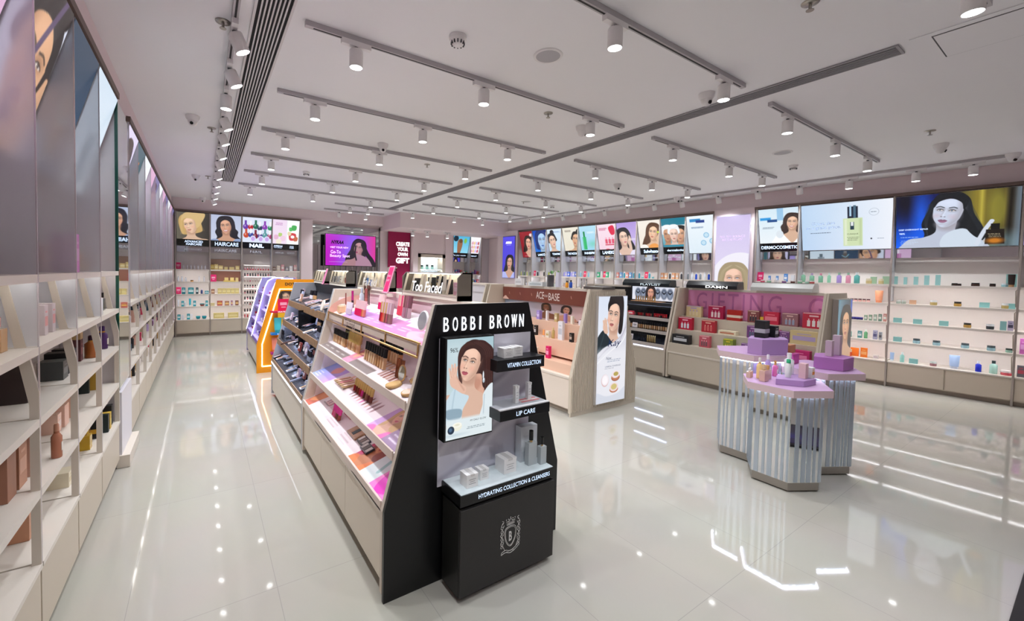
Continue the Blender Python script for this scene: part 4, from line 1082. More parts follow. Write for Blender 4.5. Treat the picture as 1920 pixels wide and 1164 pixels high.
def tray_art(i):
    A = Art(L1/.33, 70, 'efe2e6')
    W_ = L1/.33
    if i == 0:
        A.grad('b08ad0', 'e2a0c8', True); A.rect(0, 0, W_, .30, 'f1e4ee'); A.rect(0, 0, .9, 1, 'e6c9c4'); A.grad('a884cc', 'e88ab0', True, .9, W_, .45, 1)
        for k in range(6): A.rect(1.6+k*.62, .06, 2.1+k*.62, .40, 'fbf6fa', soft=.02)
        for k in range(5): A.scrib(2.2+k*.7, 2.7+k*.7, .66, 'f6e4f4', 2, .03, .09)
        A.rect(4.3, .3, 5.8, .55, 'fdf3ee'); A.poly([(4.8, .7), (5.5, .6), (5.8, .8), (5.2, .95)], 'f6b8cc')
    elif i == 1:
        A.rect(0, .78, W_*.36, .98, '7c706e'); A.rect(W_*.44, .78, W_*.66, .98, '7c706e'); A.rect(W_*.36, .3, W_*.44, 1, 'e88aa8'); A.ell(W_*.4, .6, .12, .2, 'f0b090')
        for k in range(4): A.scrib(.2+k*.5, .5+k*.5, .88, 'd8d0cc', 1, .03)
        for k in range(9): A.rect(.3+.2*k, .45, .42+.2*k, .6, 'e6c2a8'); A.rect(2.9+.16*k, .45, 3.0+.16*k, .6, 'd8a888')
        for k in range(6): A.rect(4.1+.14*k, .55, 4.2+.14*k, .85, ['b08a80', 'a07068', '9a6050', 'c09888', '8a5040', 'b07a70'][k])
    elif i == 2:
        A.rect(0, .05, 1.25, 1, 'a88ad0'); A.grad('8fa8e8', 'c49ae0', True, 0, 1.25, .05, 1); A.poly([(.5, .5), (.8, .35), (1.0, .55), (.7, .7)], 'e89a90'); A.scrib(.08, .5, .8, 'f0e4fa', 3, .03, .07)
        for k in range(5): A.ell(1.75+.2*k, .52, .08, .16, ['e8b8a0', 'e6c6b8', 'dc8c98', 'e4b4a4', 'f0d0c4'][k])
        for k in range(9): A.ell(2.75+.17*k, .66, .045, .14, ['a08088', '9a7068', 'c08a88', 'e0a0a0', 'd868a8', '8a5a54', 'd8b0a8', '9a7880', 'a88088'][k])
        for k in range(8): A.rect(2.9+.2*k, .02, 3.02+.2*k, .2, 'b8a0b0')
        A.rect(4.55, .15, 5.3, 1, 'c8a0d8'); portrait(A, 4.95, .5, .2, -20, 'e8b8a0', 'c8a070', 'd04870', 'long', 0, cloth='f070b0'); A.rect(5.3, .2, W_, 1, '9a80a0'); A.scrib(5.4, 5.8, .8, 'f0e8f4', 2, .03, .1)
    else:
        A.rect(0, .05, .5, 1, 'c86a58'); A.poly([(.05, .5), (.45, .3), (.5, .7), (.1, .9)], 'e8986a')
        A.rect(.62, .1, 1.7, .9, 'f0e8ec'); A.scrib(.7, 1.2, .3, '806a70', 3, .03, .2)
        for k in range(9): A.rect(1.3+.07*k, .2+.0*k, 1.34+.07*k, .7, 'c89aa0')
        A.scrib(1.9, 2.6, .75, 'c0a8b0', 3, .02, .07); A.scrib(3.0, 3.6, .8, 'c0a8b0', 3, .02, .07)
        A.rect(4.1, .05, 4.75, 1, 'c83a68'); portrait(A, 4.4, .45, .2, -25, 'd88a60', '8a3a30', 'b0303a', 'long', 0, cloth='e8804a')
        A.rect(4.75, .1, 5.25, 1, 'dce8ea'); A.line([(4.9, .2), (5.1, .8)], .08, '9ac4c4'); A.rect(5.25, .1, W_, 1, 'f080c8'); A.poly([(5.3, .6), (5.7, .2), (5.9, .8), (5.5, 1)], 'e02ab8')
    return A
for i, (yf, zf, dp, rs) in enumerate(TR):
    p = tray(t, L1, yf, zf, dp, rs, PINKW, mat('e0cdc2', .35), .036, strip=i < 3)
    M = T3(0, yf, zf) @ Matrix.Rotation(math.atan2(rs, dp), 4, 'X') @ T3(L1/2, .01, .0015) @ RX(-90)
    picture(tray_art(i), L1-.08, math.hypot(dp, rs)-.02, 'tray_print', 'print', p, M)
    part('light_bar', MB().box(.06, L1-.06, yf+dp-.012, yf+dp-.004, zf+rs+.012, zf+rs+.018, mat('ffffff', .5, emis=3)), t) if i >= 2 else None
ft = part('gold_trim', MB().tube([(.04, .205, 1.235), (L1-.04, .205, 1.235)], .006, GOLD, 6).tube([(.04, .19, 1.165), (L1-.04, .19, 1.165)], .006, GOLD, 6), t)
for k in range(5): part('trim_post', MB().tube([(.05+k*.46, .20, 1.165), (.05+k*.46, .205, 1.235)], .005, GOLD, 6), t)
text('Too Faced', t, .72, 1.20, .24, .055, mat('5a3a3a', .5), y=.196, shear=.25)
def on_tray(i, u, v, dz=0.0):
    yf, zf, dp, rs = TR[i]
    return u, yf+dp*v, zf+rs*v+.004+dz
def trow(i, us, v, desc, where, spec_f, tilt=-8):
    for k, u in enumerate(us):
        x, y, z = on_tray(i, u, v)
        item(TF, x, y, z, '%s, %s from left,' % (desc, ORD[k]) if len(us) > 1 else desc, where, *spec_f(k), tilt=tilt)
rr_ = lambda a, n, s: [a+s*k for k in range(n)]
tones = ['dcb488', 'd4a678', 'e6c098', 'cc9868', 'e0b68c', 'be8a5c', 'eac8a0', 'd8ac7c', 'c8905e', 'deb88e']
w1 = 'on the foundation tray, left end'
trow(1, rr_(.08, 9, .043), .34, 'foundation bottle with black cap', w1, lambda k: ('foundation', .026, .115, tones[k % 10], '17171b'))
trow(1, rr_(.14, 3, .043), .60, 'green tinted foundation bottle', w1, lambda k: ('foundation', .028, .125, '8a8f5e', '17171b'))
w2 = 'on the foundation tray, left centre'
trow(1, rr_(.50, 8, .036), .36, 'tall tan concealer bottle', w2, lambda k: ('lipstick', .012, .135, tones[(k+3) % 10], 'c4a862'))
trow(1, rr_(.37, 4, .05), .62, 'black capped concealer tube', w2, lambda k: ('lipstick', .016, .13, 'c89a6a', '141418'))
w3 = 'on the foundation tray, right of centre'
trow(1, rr_(.96, 9, .044), .32, 'front foundation bottle with tall black cap', w3, lambda k: ('foundation', .030, .13, tones[(k*3) % 10], '17171b'))
trow(1, rr_(1.02, 9, .044), .56, 'rear foundation bottle with tall black cap', w3, lambda k: ('foundation', .030, .13, tones[(k*3+1) % 10], '17171b'))
trow(1, rr_(1.52, 4, .026), .32, 'slim brown contour stick', 'on the foundation tray, right end', lambda k: ('lipstick', .010, .11, ['7a3f28', '8a4a2e', '6a3422', '9a5a3a'][k], ['8a4a2e', '9a5636', '74402a', '8a5236'][k]))
for k, (u, v, r, c) in enumerate([(1.64, .14, .048, 'c9a36a'), (1.72, .45, .042, 'd2b27a'), (1.83, .16, .042, 'eac4b0')]):
    x, y, z = on_tray(1, u, v)
    item(TF, x, y, z, ['large open bronzer compact', 'open gold compact behind the bronzer', 'open blush compact'][k], 'on the foundation tray, near the black display end', 'compact', r, 'c8a46c', c, rot=R(-20+15*k), tilt=10)
w4 = 'on the top pink tray'
trow(0, rr_(.33, 7, .020), .22, 'clear lip gloss with white cap', w4, lambda k: ('lipstick', .008, .10, 'cdbccc', 'e9dfe8'))
trow(0, rr_(.50, 10, .024), .30, 'bright pink lip gloss with pale cap', w4, lambda k: ('lipstick', .0105, .12, 'd81f5a' if k < 7 else ['c4703a', 'e08a6a', 'd87a70'][k-7], 'ecc4c8'))
trow(0, rr_(.62, 5, .026), .80, 'rear magenta lip gloss', w4, lambda k: ('lipstick', .0105, .12, 'd01a60', 'efd0cc'))
trow(0, rr_(1.03, 9, .024), .34, 'tall two tone lip gloss', w4, lambda k: ('lipstick', .011, .135, ['8a1f3a', 'c8202c', 'e05848', 'd8806a', '7a4a3a', 'c0606a', '8a5a60', 'a07a70', '9a6a70'][k], ['cfae66', 'e6b8c4', 'cfae66', 'e0b8c0', 'd8b070', 'e0c0d0', 'd0a8b8', 'e4c8d4', 'c8a0a8'][k]))
trow(0, rr_(1.05, 4, .028), .75, 'rear coral lip gloss', w4, lambda k: ('lipstick', .012, .14, 'e0506a', ['eaa0a8', 'f0c8b8', 'e05080', 'f0b8b0'][k]))
trow(0, rr_(1.18, 4, .030), .70, 'mauve wand with brown cap', w4, lambda k: ('lipstick', .013, .15, ['b890a0', 'a87888', '9a8088', 'c0a0a8'][k], ['8a5a60', '9a6a70', 'a06878', '7a5058'][k]))
w5 = 'in the holder at the left of the top pink tray'
for k, (u, v, sp, ds) in enumerate([(.10, .42, ('pencil', '8a3a34', .14), 'upright dark red pencil'), (.17, .55, ('lipstick', .011, .15, '2a1420', 'b02878'), 'black and magenta mascara'), (.24, .75, ('mist', .02, .16, 'c0c8d0', 'b8c2cc', 'a8b0b8'), 'silver blue spray bottle'), (.20, .88, ('brush',), 'bristled make-up brush, left'), (.25, .92, ('brush',), 'bristled make-up brush, middle'), (.30, .90, ('brush',), 'bristled make-up brush, right'), (.31, .80, ('lipstick', .012, .15, 'b06a60', 'a8605a'), 'rosy brown tall stick'), (.12, .30, ('carton', .06, .05, .05, 'e6c6b6', None), 'small blush pink cube carton'), (.20, .20, ('carton', .07, .05, .055, 'd6b08a', None), 'small kraft brown cube carton'), (.05, .40, ('carton', .05, .05, .04, 'b8cfc4', None), 'small mint cube carton')]):
    x, y, z = on_tray(0, u, v)
    item(TF, x, y, z, ds, w5, *sp, rot=R(20))
w6 = 'on the third pink tray'
trow(2, rr_(.56, 5, .05), .36, 'long swatch compact with gold rim', w6, lambda k: ('palette', .036, .13, 'c0a070', (['e8b8a0', 'eac8bc', 'dc8c98', 'e0b0a0', 'ecd0c4'][k],)), tilt=4)
trow(2, rr_(.88, 9, .042), .34, 'gold capped liquid lipstick', w6, lambda k: ('lipstick', .0125, .09, ['a01828', '6a2a20', '7a3020', 'b02030', 'd83a90', '5a2418', '9a6a5a', '6a2a2a', '7a4038'][k], 'caa866'), tilt=-14)
w7 = 'on the lowest pink tray'
trow(3, rr_(.62, 6, .030), .26, 'front hot pink lip tube', w7, lambda k: ('lipstick', .013, .085, ['e04a80', 'e86a9a', 'd8508a', '8a3a30', '6a2a30', 'a04a3a'][k], 'ee4aa6'), tilt=-14)
trow(3, rr_(.70, 6, .030), .44, 'rear hot pink lip tube', w7, lambda k: ('lipstick', .013, .085, 'c04860', 'f055ae'), tilt=-14)
for k, (u, v, sp, ds) in enumerate([(1.10, .38, ('palette', .17, .11, 'b58a68', ('b8937a', '37474a', 'b8937a')), 'large tan eyeshadow palette'), (1.26, .34, ('palette', .11, .06, '35363c', ('d8d0cc', '8a7a74', 'c8c0bc')), 'upper small grey brow palette'), (1.37, .30, ('palette', .11, .06, '3c3d44', ('c8c4c0', '6a6460', 'd4ccc8')), 'lower small grey brow palette'), (.38, .42, ('palette', .10, .09, 'd8b4b4', ('b89098', 'e0c0c0', 'b89098', 'e0c0c0')), 'pale pink palette with ribbed pans')]):
    x, y, z = on_tray(3, u, v); item(TF, x, y, z, ds, w7, *sp, tilt=18)
g = thing('tabletop_mirror', 'oval white tabletop mirror on the pink tray beside the black end', 'mirror', TF @ T3(1.76, .30, 1.255), 'tray mirrors')
m = MB(); m.T = T3(0, 0, .075) @ RY(0) @ RX(78); m.lathe([(.055, 0), (.058, .006), (.055, .012)], mat('f0eef2', .3), seg=24); part('frame', m, g)
m = MB(); m.T = T3(0, 0, .075) @ RX(78); m.cyl(0, 0, .0125, .0132, .050, mat('cfcdd4', .1, .6), seg=24); part('mirror_glass', m, g); part('foot', MB().tube([(-.03, .03, 0), (0, .02, .03), (.0, .0, .03)], .004, WHITEP, 6), g)
g = thing('tabletop_mirror', 'small round cream mirror clipped at the far pink frame', 'mirror', TF @ T3(.05, .16, 1.23), 'tray mirrors')
m = MB(); m.T = T3(0, 0, .06) @ RX(75) ; m.cyl(0, 0, 0, .01, .048, mat('e8ded4', .3), seg=24); part('frame', m, g); part('stem', MB().cyl(0, 0, 0, .02, .006, CREAM), g)
# --- main counter: black make-up section
BK = F(.72, 5.82, 0, -math.pi/2); L2 = 1.97
STONE = noise_mat('black_speckled_tray', '15161c', '3a3a42', 28, .25)
KRAFT = noise_mat('brown_printed_lip', '6a4c38', 'b08a64', 20, .5, detail=6)
t = gondola(BK, L2, 'black make-up counter section with crowded dark trays and a white lit base edge', body=CREAM, frame=mat('b8b9c0', .3, .3), core=mat('0e1016', .4), deck=mat('22232a', .4), doors=2)
part('glow_edge', MB().box(.03, L2-.03, -.004, .006, .425, .44, mat('eef4ff', .5, emis=2.2)), t)
TB = [(.20, 1.20, .32, .12), (.135, .955, .30, .10), (.07, .72, .32, .10), (.01, .475, .34, .10)]
for i, (yf, zf, dp, rs) in enumerate(TB):
    tray(t, L2, yf, zf, dp, rs, STONE, KRAFT, .06, strip=True, smat=STRIPB)
part('black_shelf_divider', MB().box(L2*.5, L2*.5+.012, .14, .50, .48, 1.16, BLACKG), t)
rn = random.Random(11)
cols = ['d8a890', 'c8b8d0', 'b8c0dc', 'e4dce4', '8a3a30', 'c89a6a', '9aa0b8', 'd4b8c8', '5a3a34', 'e8d0c0', '7a7c90', 'caa070', 'b06a60', '303038']
kinds = {0: 'top', 1: 'second', 2: 'third', 3: 'lowest'}
for i, (yf, zf, dp, rs) in enumerate(TB):
    wh = 'on the %s black tray' % kinds[i]
    k = 0; x = .07
    while x < L2-.10:
        c = cols[rn.randrange(len(cols))]; q = rn.random(); v = .12+.42*rn.random()
        y = yf+dp*v; z = zf+rs*v+.006
        pos = 'far half' if x < L2*.5 else 'near half'
        if q < .40:
            c2 = cols[rn.randrange(len(cols))]; item(BK, x, y, z, '%s make-up palette' % ('pale' if q < .2 else 'dark rimmed'), wh+', '+pos, 'palette', .06, .11, 'd0d0dc' if q < .2 else '3a3a44', (c, c2), rot=R(rn.uniform(-25, 25)), tilt=16); x += .075
        elif q < .62:
            for j in range(4): item(BK, x+j*.032, y, z, 'slim dark capped tube', wh+', '+pos, 'lipstick', .011, .10, c, '1a1a22', tilt=-6)
            x += .135
        elif q < .8:
            item(BK, x, y, z, 'long slanting make-up stick', wh+', '+pos, 'carton', .022, .16, .015, c, None, rot=R(rn.uniform(-30, 10)), tilt=14); x += .035
        elif q < .92:
            item(BK, x, y, z, 'upright boxed palette', wh+', '+pos, 'carton', .07, .02, .09, c, 'f0e8ec', rot=R(rn.uniform(-20, 20)), tilt=-14); x += .085
        else:
            item(BK, x, y, z, 'round powder pot', wh+', '+pos, 'jar', .035, .03, 'd8dcec', 'f2f4ff'); x += .075
# --- black branded end of the main counter
BB = F(1.285, 1.885, 0, 0)
def trap(h0, z1, zl, top):  # symmetric trapezoid outline
    return [(-h0, .0), (-h0, zl), (-top, z1), (top, z1), (h0, zl), (h0, .0)]
t = thing('black_display_end', 'tall black trapezoid display end with illuminated white brand lettering', 'display panel', BB)
part('panel', MB().prism(trap(.565, 1.437, .445, .30), 'xz', -.022, .0, mat('0d0d10', .33)), t, bev=.0015)
for ch, px, wd in (('B', -.261, .030), ('O', -.207, .030), ('B', -.153, .030), ('B', -.099, .030), ('I', -.052, .009), ('B', .026, .030), ('R', .077, .030), ('O', .127, .030), ('W', .180, .038), ('N', .233, .031)):
    text(ch, t, px+.012, 1.335, wd, .072, mat('f2f7ff', .5, emis=1.5), y=-.0255, ext=.02, d=.0035)
A = Art(.64/.80, 130, 'd2d0da')
A.grad('d8d6e0', 'ccc9d6'); A.poly([(.2, .0), (.64, -.05), (.5, .2), (.3, .32)], 'e0deea', soft=.06)
for q in ([(.0, .75), (.15, .62), (.2, .8), (.55, .55), (.8, .4)], [(-.05, .98), (.25, .86), (.5, .66), (.8, .6)], [(.35, .38), (.55, .3), (.8, .12)]):
    A.line(q, .03, 'a09aac', soft=.04, al=.8); A.line([(a, b+.035) for a, b in q], .03, 'eae8f0', soft=.05, al=.8)
part('backdrop_board', MB().box(-.285, .315, -.026, -.022, .50, 1.265, mat('d2d0da', .4)), t)
picture(A, .60, .765, 'backdrop_print', 'print', t, T3(.015, -.027, .50))
# black cabinet under the tray
g = thing('black_cabinet', 'square black cabinet with a silver crest standing before the black display end', 'cabinet', F(1.33, 1.677, 0))
part('body', MB().box(-.305, .305, .0, .165, .025, .462, mat('1a1918', .4)), g, bev=.0015)
part('plinth', MB().box(-.27, .27, .02, .15, .001, .025, BLACK), g)
part('front_panel', MB().box(-.303, .305, -.012, .0, .03, .458, mat('2b2928', .5)), g, bev=.0015)
SIL = mat('dedcd8', .4)
cr = MB()
def ctube(pts, r=.0016): cr.tube([(x, -.0135, z) for x, z in pts], r, SIL, 5)
def sp2(pts, closed=False, n=4): return [tuple(p) for p in spline(pts, closed, n)]
ctube(sp2([(-.034, .285), (0, .297), (.034, .285), (.035, .24), (.02, .205), (0, .19), (-.02, .205), (-.035, .24)], True)+[(-.034, .285)])
ctube(sp2([(-.029, .28), (0, .290), (.029, .28), (.030, .24), (.017, .209), (0, .196), (-.017, .209), (-.030, .24)], True)+[(-.029, .28)], .0012)
for s in (-1, 1):
    ctube(sp2([(s*.05, .325), (s*.062, .30), (s*.048, .28), (s*.064, .26), (s*.05, .24), (s*.062, .215), (s*.045, .195), (s*.035, .175)]))
    ctube(sp2([(s*.042, .31), (s*.052, .29), (s*.043, .268), (s*.054, .25), (s*.043, .228), (s*.05, .205)]), .0013)
    for zz in (.30, .28, .26, .24, .22, .20): ctube(sp2([(s*.045, zz), (s*.058, zz+.006), (s*.062, zz-.004), (s*.05, zz-.007)]), .0012)
    ctube(sp2([(s*.055, .335), (s*.045, .33), (s*.05, .318)]), .0014)
ctube(sp2([(-.055, .17), (-.03, .176), (0, .166), (.03, .174), (.058, .192)])); ctube(sp2([(-.058, .158), (-.03, .164), (0, .154), (.03, .162), (.060, .18)])); ctube([(-.055, .17), (-.058, .158)]); ctube([(.058, .192), (.06, .18)])
ctube([(-.024, .305), (-.028, .325), (-.014, .322), (0, .335), (.014, .322), (.028, .325), (.024, .305), (-.024, .305)]); ctube([(-.022, .312), (.022, .312)], .0012)
for x in (-.016, -.008, 0, .008, .016): ctube([(x, .305), (x*1.15, .322)], .0011)
for x in (-.028, -.014, 0, .014, .028): cr.T = T3(x, -.0135, .334 if x else .341); cr.lathe([(.001, -.003), (.003, 0), (.001, .003)], SIL, seg=6); cr.T = None
part('crest', cr, g)
text('B', g, 0, .243, .020, .052, SIL, y=-.0135, bold=.03); text('NEW YORK', g, 0, .165, .05, .006, SIL, y=-.0138)
t = thing('product_tray', 'bottom black tray with marble top reading HYDRATING COLLECTION & CLEANSERS', 'display tray', F(1.33, 1.677, .475), 'black trays of the display end')
part('tray_body', MB().box(-.305, .305, -.008, .18, 0, .055, mat('0d0d10', .3)), t, bev=.001)
mm_ = noise_mat('marble_print', 'dfe4e8', '8fa0a4', 9, .15, detail=8)
mm_.node_tree.nodes['Principled BSDF'].inputs['Emission Color'].default_value = (.75, .85, .9, 1); mm_.node_tree.nodes['Principled BSDF'].inputs['Emission Strength'].default_value = .22
part('marble_top', MB().box(-.298, .298, -.003, .178, .055, .058, mm_), t)
text('HYDRATING COLLECTION & CLEANSERS', t, .035, .028, .47, .022, LETTERB, y=-.009)
part('support', MB().box(-.28, .28, .02, .16, -.012, 0, BLACK), t)
t = thing('product_tray', 'middle black tray with white rim reading LIP CARE', 'display tray', F(1.447, 1.71, .835), 'black trays of the display end')
part('tray_body', MB().box(-.172, .172, -.008, .15, 0, .055, mat('0d0d10', .3)), t, bev=.001)
part('glass_top', MB().box(-.168, .168, -.004, .148, .055, .058, mat('c9ccd2', .15)), t); part('white_rim', MB().box(-.170, .170, -.006, .012, .055, .0605, WHITEP), t)
part('pink_stripes', MB().box(.02, .15, .05, .062, .058, .0595, mat('e07a7c')).box(.02, .15, .07, .082, .058, .0595, mat('f4d8d4')).box(.02, .15, .09, .102, .058, .0595, mat('e07a7c')), t)
text('LIP CARE', t, .0, .027, .13, .024, LETTERB, y=-.009)
t = thing('product_tray', 'top plain black tray reading VITAMIN COLLECTION', 'display tray', F(1.44, 1.745, 1.085), 'black trays of the display end')
part('tray_body', MB().box(-.165, .165, -.006, .115, 0, .062, mat('19191c', .35)), t, bev=.001)
text('VITAMIN COLLECTION', t, .02, .030, .235, .024, LETTERB, y=-.007)
WB = ('whitebox', .062, .062, .052, 'fbfaf8')
item(F(0, 0, 0), 1.375, 1.80, 1.148, 'left small white cream box', 'on the top black tray', *WB, rot=R(-8))
item(F(0, 0, 0), 1.452, 1.815, 1.148, 'right small white cream box', 'on the top black tray', *WB, rot=R(-8))
item(F(0, 0, 0), 1.435, 1.775, .894, 'left slim white lip balm box', 'on the lip care tray', 'whitebox', .024, .024, .095, 'f4f4f4', rot=R(-8))
item(F(0, 0, 0), 1.545, 1.80, .894, 'right slim white lip balm box', 'on the lip care tray', 'whitebox', .024, .024, .095, 'f4f4f4', rot=R(-8))
item(F(0, 0, 0), 1.12, 1.745, .534, 'front left white cream box', 'on the marble tray', 'whitebox', .066, .066, .066, 'fcfbf9', rot=R(-12))
item(F(0, 0, 0), 1.215, 1.77, .534, 'second small white cream box', 'on the marble tray', 'whitebox', .052, .052, .055, 'fcfbf9', rot=R(-12))
item(F(0, 0, 0), 1.375, 1.775, .534, 'large centre white cream box', 'on the marble tray', 'whitebox', .082, .082, .078, 'fcfbfa', rot=R(-10))
item(F(0, 0, 0), 1.535, 1.825, .534, 'left tall silver grey cleanser carton', 'on the marble tray', 'carton', .07, .05, .20, 'd8dce2', 'e6eaee', rot=R(-5))
item(F(0, 0, 0), 1.60, 1.832, .534, 'right tall silver grey cleanser carton', 'on the marble tray', 'carton', .055, .045, .195, 'dce0e6', None, rot=R(-5))
item(F(0, 0, 0), 1.54, 1.76, .534, 'larger clear toner bottle with black cap', 'on the marble tray', 'perfume', .06, .034, .19, 'dfe6e8', '101012', 'c4ccd0', rot=R(-5))
item(F(0, 0, 0), 1.60, 1.735, .534, 'smaller clear toner bottle with black cap', 'on the marble tray', 'perfume', .042, .03, .15, 'dfe6e8', '101012', 'ccd2d6', rot=R(-5))
# backlit portrait box
A = Art(.285/.515, 300, 'b7cfd6', 'cfdfe2'); A.grad('a8c6d0', 'dbe7e6'); A.ell(.10, .16, .16, .16, 'd6e4e8', soft=.3, al=.7)
HB = '3a211f'
A.poly([(.25, .035), (.37, .03), (.48, .10), (.54, .22), (.56, .45), (.57, .66), (.50, .68), (.42, .66), (.34, .72), (.25, .82), (.16, .80), (.18, .6), (.13, .36), (.14, .16)], HB)
A.poly([(.24, .42), (.40, .38), (.43, .52), (.56, .62), (.57, .84), (.22, .84), (.24, .62)], 'dba993'); A.poly([(.26, .44), (.38, .42), (.40, .50), (.27, .60)], 'b9806c', soft=.04, al=.6); A.line([(.29, .64), (.40, .70), (.47, .74)], .008, 'b98672', al=.5, soft=.02)
portrait(A, .272, .258, .172, 17, 'ecc3ad', HB, 'b85a68', 'none', -.75, cloth=None)
A.poly([(.33, .075), (.24, .08), (.18, .14), (.145, .24), (.13, .28), (.125, .18), (.16, .09), (.25, .04)], '442722')
A.poly([(.30, .06), (.40, .11), (.44, .20), (.44, .30), (.43, .40), (.44, .52), (.49, .64), (.56, .64), (.57, .2), (.47, .06), (.36, .03)], '3f2422')
for q in range(9): A.line([(.30+.012*q, .05), (.43+.012*q, .14), (.455+.011*q, .32), (.44+.014*q, .62)], .004, '6e4640' if q % 2 else '2a1614', al=.55)
A.poly([(.44, .58), (.56, .50), (.57, .84), (.40, .84), (.43, .70)], 'dfe9ee'); A.line([(.45, .6), (.44, .83)], .01, 'a8bac6', soft=.01, al=.7)
A.poly([(.02, .58), (.10, .49), (.20, .56), (.26, .60), (.19, .72), (.16, .84), (.0, .84), (.0, .62)], 'c9dde8'); A.line([(.10, .5), (.07, .7), (.10, .8)], .012, 'a4bccb', soft=.015, al=.7); A.poly([(.0, .70), (.17, .71), (.16, .80), (.02, .79)], '8fa8b8', soft=.01)
A.poly([(.035, .40), (.05, .31), (.085, .28), (.115, .31), (.12, .38), (.17, .45), (.225, .50), (.20, .56), (.10, .50), (.05, .46)], 'e6bba6'); A.line([(.12, .38), (.16, .46), (.2, .52)], .012, 'c4917e', soft=.02, al=.7)
for p_, q_ in (((.045, .38), (.03, .29)), ((.062, .36), (.058, .255)), ((.082, .35), (.09, .25)), ((.10, .37), (.115, .28))): A.line([p_, q_], .018, 'ecc4b0'); A.line([(p_[0]+.010, p_[1]), (q_[0]+.010, q_[1])], .003, 'b48270')
A.ell(.432, .40, .009, .045, 'e8eef4'); A.ell(.437, .45, .014, .028, 'b8c6d4'); A.ell(.437, .44, .006, .012, 'ffffff')
A.rect(0, .80, .56, 1, 'dfeaee', soft=.03); A.ell(.13, .88, .055, .042, 'efeedd'); A.ell(.13, .862, .052, .024, 'fbf9ee'); A.ell(.13, .862, .03, .012, 'e4e2cc', soft=.01); A.ell(.06, .905, .038, .04, '1c2f46'); A.ell(.055, .9, .018, .02, '4a6a88', soft=.01); A.ell(.1, .96, .12, .012, 'b8cad4', soft=.02, al=.6)
A.scrib(.24, .5, .905, '6a7a84', 2, .006, .015)
t = thing('portrait_lightbox', 'black framed lightbox of a brown haired woman resting chin on hand', 'lightbox', F(1.149, 1.80, .75), 'counter end lightboxes')
part('case', MB().box(-.148, .148, .0, .060, -.0, .525, mat('151516', .35)), t, bev=.001)
picture(A, .282, .510, 'picture', 'screen', t, T3(.003, -.0015, .008))
text('96%', t, -.098, .462, .046, .023, BLACKG, y=-.003); text('MY DAILY GLOW', t, .055, .088, .10, .010, mat('2a3a44', .5), y=-.003)
# ---------------------------------------------------------------- cases and signs standing on the main counter
def top_case(fr, L, label, items=(), word=None, wordm=None, h=.165, d=.10, inner=mat('efe8d8', .5), end=mat('6e665c', .5)):
    t = thing('display_case', label, 'display case', fr, 'display cases on the counter tops')
    part('base', MB().box(0, L, .0, d, .0, .03, inner), t)
    part('roof', MB().box(0, L, .03, d, h-.008, h, mat('f4f2ee', .3)), t)
    part('back_panel', MB().box(0, L, d-.01, d, .03, h-.008, inner), t)
    for x in (0, L-.008): part('end_panel', MB().prism([(0, .0), (0, h*.8), (.03, h), (d, h), (d, 0)], 'yz', x, x+.008, end), t)
    n = int(L/.13)
    for k in range(n+1): part('rib', MB().prism([(.0, .03), (.03, h-.01), (.045, h-.01), (.015, .03)], 'yz', .012+k*(L-.03)/n, .020+k*(L-.03)/n, inner), t)
    part('light_bar', MB().box(.02, L-.02, .05, .06, h-.012, h-.008, mat('fff8e8', .5, emis=9)), t)
    part('acrylic_front', MB().prism([(-.004, .02), (.026, h), (.030, h), (.0, .02)], 'yz', .008, L-.008, mat('ffffff', .03, trans=1.0, ior=1.05, spec=.2)), t)
    for it in items: pass
    if word: text(word, t, L*.52, h*.42, L*.55, h*.42, wordm or mat('f6f6f6', .4, emis=.6), y=-.008, shear=.35, bold=.01)
    return t
CT = lambda y, x=1.22: F(x, y, 1.436, -math.pi/2)
top_case(CT(2.86), .80, 'cream lit display case with white script lettering on the main counter', word='Too Faced')
wc = 'inside the script lettered cream case'
for k, (x, sp, ds) in enumerate([(.15, ('carton', .07, .03, .09, '1c1c20', None), 'black box at left'), (.38, ('carton', .06, .03, .10, '22242a', 'b8a060'), 'black box at centre'), (.50, ('carton', .06, .03, .11, '1a1a1e', 'c8a860'), 'black and gold box'), (.62, ('carton', .03, .03, .09, '2a2a30', None), 'narrow black box'), (.74, ('carton', .08, .04, .075, 'e8b4c4', 'f4d8e0'), 'pink pouch box'), (.28, ('tube', .025, .12, 'f2ead8', 'e8dcc8'), 'ivory tube left'), (.56, ('tube', .025, .12, 'f4eee0', 'e8dcc8'), 'ivory tube right')]):
    item(CT(2.86), x, .05, .031, ds, wc, *sp)
top_case(CT(3.93), .72, 'second cream lit display case along the main counter top', word='Faced', wordm=mat('d8d4cc', .4))
wc = 'inside the second cream case'
for x, sp, ds in [(.16, ('bottle', .014, .09, '5a8ad0', 'f0f0f4'), 'blue bottle'), (.22, ('bottle', .012, .08, '3a60c0', 'e0e0f0'), 'dark blue bottle'), (.34, ('pencil', '3a3a3a', .12), 'dark pencil'), (.40, ('tube', .022, .11, 'f2ead8', 'e8dcc8'), 'ivory tube'), (.60, ('bottle', .014, .09, 'e8a0a8', 'f0d0d4'), 'pink bottle')]:
    item(CT(3.93), x, .05, .031, ds, wc, *sp)
top_case(CT(4.98), .68, 'third cream lit case with a grey and a white cube', word='KYLIE', wordm=mat('7a7670', .4))
wc = 'inside the third cream case'
for x, sp, ds in [(.16, ('carton', .10, .05, .07, '4a5a66', None), 'slate cube carton'), (.30, ('carton', .10, .05, .07, 'f0f2f6', None), 'white cube carton'), (.52, ('bottle', .016, .08, 'a04a3a', 'd86a5a'), 'red brown bottle'), (.57, ('bottle', .016, .07, 'c8604a', 'e08a7a'), 'coral bottle')]:
    item(CT(4.98), x, .05, .031, ds, wc, *sp)
top_case(CT(5.78), .55, 'fourth plain white case at the far end of the main counter')
